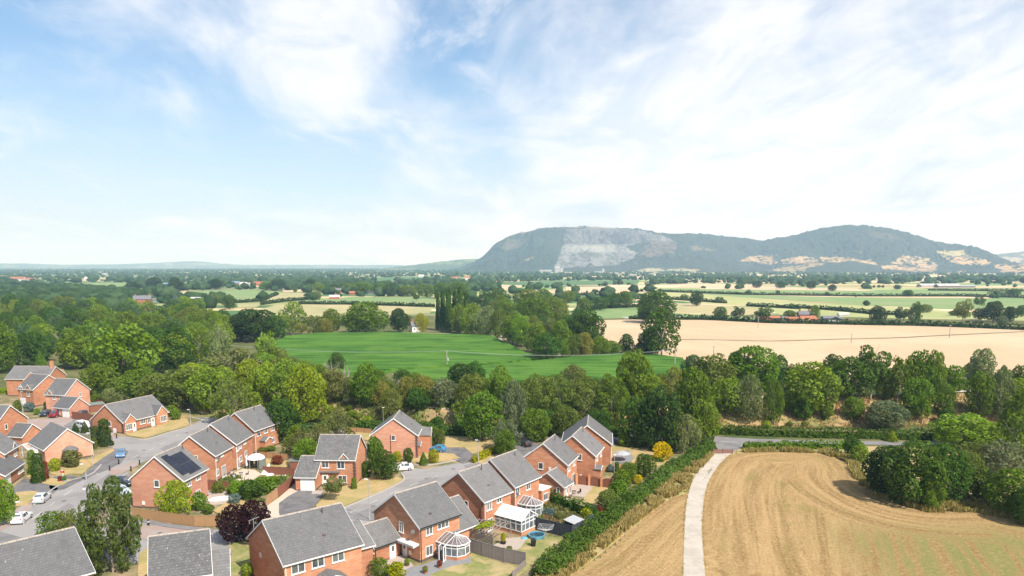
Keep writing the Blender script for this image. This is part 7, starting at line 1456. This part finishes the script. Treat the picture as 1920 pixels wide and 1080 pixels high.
# ------------------------------------------------------------------ farms and works far off
M['fbrick'] = mat('farm_brick', (.40, .15, .09), .9, (.33, .12, .08), .5); M['fred'] = mat('red_tin', (.42, .10, .07), .7); M['fslate'] = mat('farm_slate', (.16, .16, .18), .8); M['fwhite'] = mat('pale_sheeting', (.66, .65, .62), .7, (.5, .48, .45), .2); M['fgrey'] = mat('grey_sheeting', (.33, .33, .33), .8); M['fblue'] = mat('blue_sheeting', (.16, .23, .30), .8); M['fpale'] = mat('dusty_sheeting', (.36, .36, .35), .8, (.28, .28, .28), .1); M['ftile'] = mat('clay_tile', (.36, .14, .08), .9)
def barn(px, py, wpx, hpx, wall, roof, label, name='barn', cat='barn', deep=.6, ang=0., wins=0, chim=0, rp=.45):
    g = at(px, py); D = g[1]; wd = wpx / F * D; hh = hpx / F * D; dp = wd * deep; r_ = empty(name, tuple(g), ang, label=label, cat=cat); e = hh * (1 - rp)
    MB().add([(-wd / 2, -dp / 2, 0), (wd / 2, -dp / 2, 0), (wd / 2, dp / 2, 0), (-wd / 2, dp / 2, 0), (-wd / 2, -dp / 2, e), (wd / 2, -dp / 2, e), (wd / 2, dp / 2, e), (-wd / 2, dp / 2, e), (-wd / 2, 0, hh * .97), (wd / 2, 0, hh * .97)], [(0, 1, 5, 4), (2, 3, 7, 6), (0, 4, 8, 7, 3), (1, 2, 6, 9, 5), (3, 2, 1, 0)]).build('wall', M[wall], r_)
    rb = MB()
    for s_ in (-1, 1): rb.slab([(-wd / 2 - .4, s_ * (dp / 2 + .5), e - .1), (wd / 2 + .4, s_ * (dp / 2 + .5), e - .1), (wd / 2 + .4, 0, hh), (-wd / 2 - .4, 0, hh)], .25)
    rf = rb.build('roof', M[roof], r_)
    for i in range(wins):
        x = wd * ((i + .5) / wins - .5)
        for z_ in ([e * .3, e * .75] if e > 4 else [e * .5]): MB().box((x, -dp / 2 - .03, z_), (.9, .08, 1.1)).build('window', M['glass' if wall != 'fblack' else 'white'], r_)
    for i in range(chim): MB().box((wd * (.4 if i else -.4), 0, hh + .5), (1, 1, 1.8)).build('chimney', M['fbrick'], rf)
    return r_
barn(779, 622, 18, 20, 'white', 'fslate', 'white rendered cottage with a brick chimney behind the maize', 'cottage', 'cottage', .8, .5, 2, 1)
barn(268, 569, 30, 15, 'fbrick', 'fslate', 'red-brick farmhouse with grey roofs in the wood', 'farmhouse', 'farmhouse', .5, .3, 3, 2); barn(258, 568, 14, 9, 'fbrick', 'fslate', 'gabled wing in front of the red-brick farmhouse', 'farmhouse', 'farmhouse', 1.2, 1.2, 1); barn(287, 568, 11, 9, 'fgrey', 'fslate', 'grey outbuilding right of the red-brick farmhouse', ang=.2)
barn(364, 567, 31, 10, 'fwhite', 'fwhite', 'pale flat-roofed barn before the pasture', deep=.5, ang=-.3, rp=.2); barn(434, 536, 32, 9, 'fbrick', 'fblue', 'long blue-roofed barn with a brick base', deep=.35); barn(457, 537, 12, 8, 'fwhite', 'fwhite', 'white barn right of the long blue-roofed one'); barn(468, 536, 12, 6, 'fgrey', 'fgrey', 'small grey barn in the blue-roofed farm'); barn(486, 536, 20, 8, 'fbrick', 'ftile', 'red brick house with a clay roof at the blue-roofed farm', 'farmhouse', 'farmhouse', .5, 0, 3)
barn(316, 536, 18, 6, 'fblue', 'fblue', 'dark low shed among the oaks at the left'); barn(360, 536, 16, 5, 'fgrey', 'fgrey', 'grey shed right of the dark low one'); barn(197, 518, 9, 6, 'fgrey', 'fgrey', 'tiny white building far off above the wood', 'house', 'house', .6); barn(35, 527, 26, 8, 'fwhite', 'ftile', 'pale buff farm at the far left', 'farmhouse', 'farmhouse', .4, 0, 4); barn(58, 527, 18, 6, 'fwhite', 'ftile', 'second pale buff building at the far left', 'farmhouse', 'farmhouse', .4); barn(165, 525, 10, 6, 'fwhite', 'fwhite', 'tiny pale shed far off left of the white building')
barn(627, 561, 18, 8, 'fred', 'fwhite', 'red barn with a pale roof on the farm track', ang=.3); barn(634, 551, 12, 11, 'fbrick', 'fslate', 'brick farmhouse with a steep grey roof', 'farmhouse', 'farmhouse', .6, .2, 2, 1); barn(665, 553, 18, 7, 'fbrick', 'ftile', 'clay-roofed brick barn in the middle farm', deep=.5); barn(680, 552, 12, 4, 'fwhite', 'fwhite', 'low white shed beside the clay-roofed barn'); barn(700, 552, 26, 9, 'fgrey', 'fgrey', 'large grey barn in the middle farm', deep=.5, ang=.1); barn(726, 553, 20, 5, 'fblue', 'fwhite', 'low open shed right of the large grey barn'); barn(757, 547, 10, 9, 'fwhite', 'ftile', 'pale house with an orange roof among the belt of trees', 'house', 'house', .6); barn(749, 549, 12, 4, 'fwhite', 'fwhite', 'pale shed left of the orange-roofed house'); barn(609, 550, 8, 4, 'fwhite', 'fwhite', 'tiny white shed at the cut field corner'); barn(486, 536, 4, 3, 'fwhite', 'fwhite', 'tiny white outbuilding on the pasture edge')
barn(852, 524, 20, 5, 'fwhite', 'ftile', 'pale farm below the foot of the small green hill', 'farmhouse', 'farmhouse', .5, 0, 3); barn(876, 524, 12, 6, 'fwhite', 'ftile', 'pale house right of that farm under the small green hill', 'house', 'house'); barn(790, 520, 10, 5, 'fwhite', 'fwhite', 'tiny white building far off under the small green hill', 'house', 'house')
barn(1424, 604, 12, 12, 'fbrick', 'ftile', 'brick barn at the left end of the red farm', ang=.1); barn(1446, 604, 28, 12, 'fbrick', 'ftile', 'red barn with a dark open bay', deep=.5, rp=.35); MB_ = MB().box((0, 0, 0), (6, .3, 3)); tag(MB_.build('bay_shade_panel', M['black'], loc=tuple(at(1457, 604.5) + np.array([0, -1.5, 1.6]))), 'black panel painting the shade in the open bay of the red barn', 'shade panel')  # solid black panel added on the wall for the shade inside the bay
barn(1487, 604, 28, 10, 'fbrick', 'ftile', 'long red brick range with a clay roof', deep=.4, rp=.5); barn(1514, 605, 28, 13, 'fwhite', 'ftile', 'pale-walled barn with a broad clay roof', deep=.6, rp=.55); barn(1507, 597, 22, 14, 'fbrick', 'fslate', 'brick farmhouse with a slate roof and two chimneys', 'farmhouse', 'farmhouse', .5, .05, 4, 2); barn(1470, 601, 8, 8, 'fgrey', 'fslate', 'small grey link building in the red farm')
barn(1554, 601, 24, 9, 'fslate', 'fslate', 'black timber barn right of the red farm', deep=.5); barn(1570, 602, 18, 9, 'fslate', 'fslate', 'second black barn with a steep gable', deep=.9, ang=.9); barn(1581, 593, 18, 7, 'fwhite', 'fwhite', 'white building behind the black barns', deep=.5); barn(1560, 604, 22, 4, 'fwhite', 'fgrey', 'row of pale trailers before the black barns', 'shed', 'shed', .3)
barn(1745, 538, 44, 6, 'fgrey', 'fwhite', 'long pale-roofed barn on the right', deep=.4); barn(1775, 539, 40, 7, 'fslate', 'fwhite', 'second long barn with a white roof on the right', deep=.4); barn(1810, 539, 30, 5, 'fslate', 'fgrey', 'low grey barn right of the long white roofs', deep=.4); barn(1412, 507.5, 8, 4, 'fwhite', 'fwhite', 'tiny white house on the lower hillside', 'house', 'house')
for k, (x, y, wv, hv, lb) in enumerate([(1016, 512, 10, 6, 'leftmost quarry shed'), (1027, 513, 14, 7, 'pale quarry shed left of the tall one'), (1045, 512, 9, 12, 'tall white quarry plant tower'), (1053, 512, 5, 9, 'narrow white quarry silo'), (1062, 514, 14, 4, 'low quarry building right of the silo'), (1086, 515, 12, 4, 'low pale works building'), (1102, 515, 10, 4, 'second low pale works building'), (1122, 514, 16, 5, 'wide pale works building'), (1131, 513, 4, 9, 'thin white works stack building'), (1156, 515, 8, 4, 'small works building'), (1187, 519, 13, 5, 'bright white works building at the right')]):
    barn(x, y, wv, hv, 'fpale', 'fpale', lb + ' at the foot of the quarried hill', 'works_building', 'works building', .6, 0, 0, 0, .2)
g = at(1056, 512)  # column on the summit
mz = 4980; xx = (1056 - 960) / F * 5300; r_ = MB().tube((0, 0, 0), (0, 0, 22), 2.2, 1.2, 8).box((0, 0, 1), (7, 7, 4)).build('monument', M['fgrey'], loc=(xx, 5296 * 1., 39 + (497 - 427.5) / F * 5300 - 4)); tag(r_, 'small stone monument on the summit of the quarried hill', 'monument')
# ------------------------------------------------------------------ air
hz = bpy.data.materials.new('haze'); hz.use_nodes = True; NH = NT(hz.node_tree); NH.n.clear()
pv = NH.new('ShaderNodeVolumePrincipled'); pv.inputs['Color'].default_value = (.46, .69, 1.0, 1); pv.inputs['Density'].default_value = 1.15e-4
pv.inputs['Anisotropy'].default_value = .0; pv.inputs['Absorption Color'].default_value = (1, 1, 1, 1)
oh = NH.new('ShaderNodeOutputMaterial'); NH.link(pv.outputs[0], oh.inputs['Volume'])
hb = MB(); hb.box((0, 0, 219), (30400, 30400, 440))
tag(hb.build('haze', hz), kind='stuff')
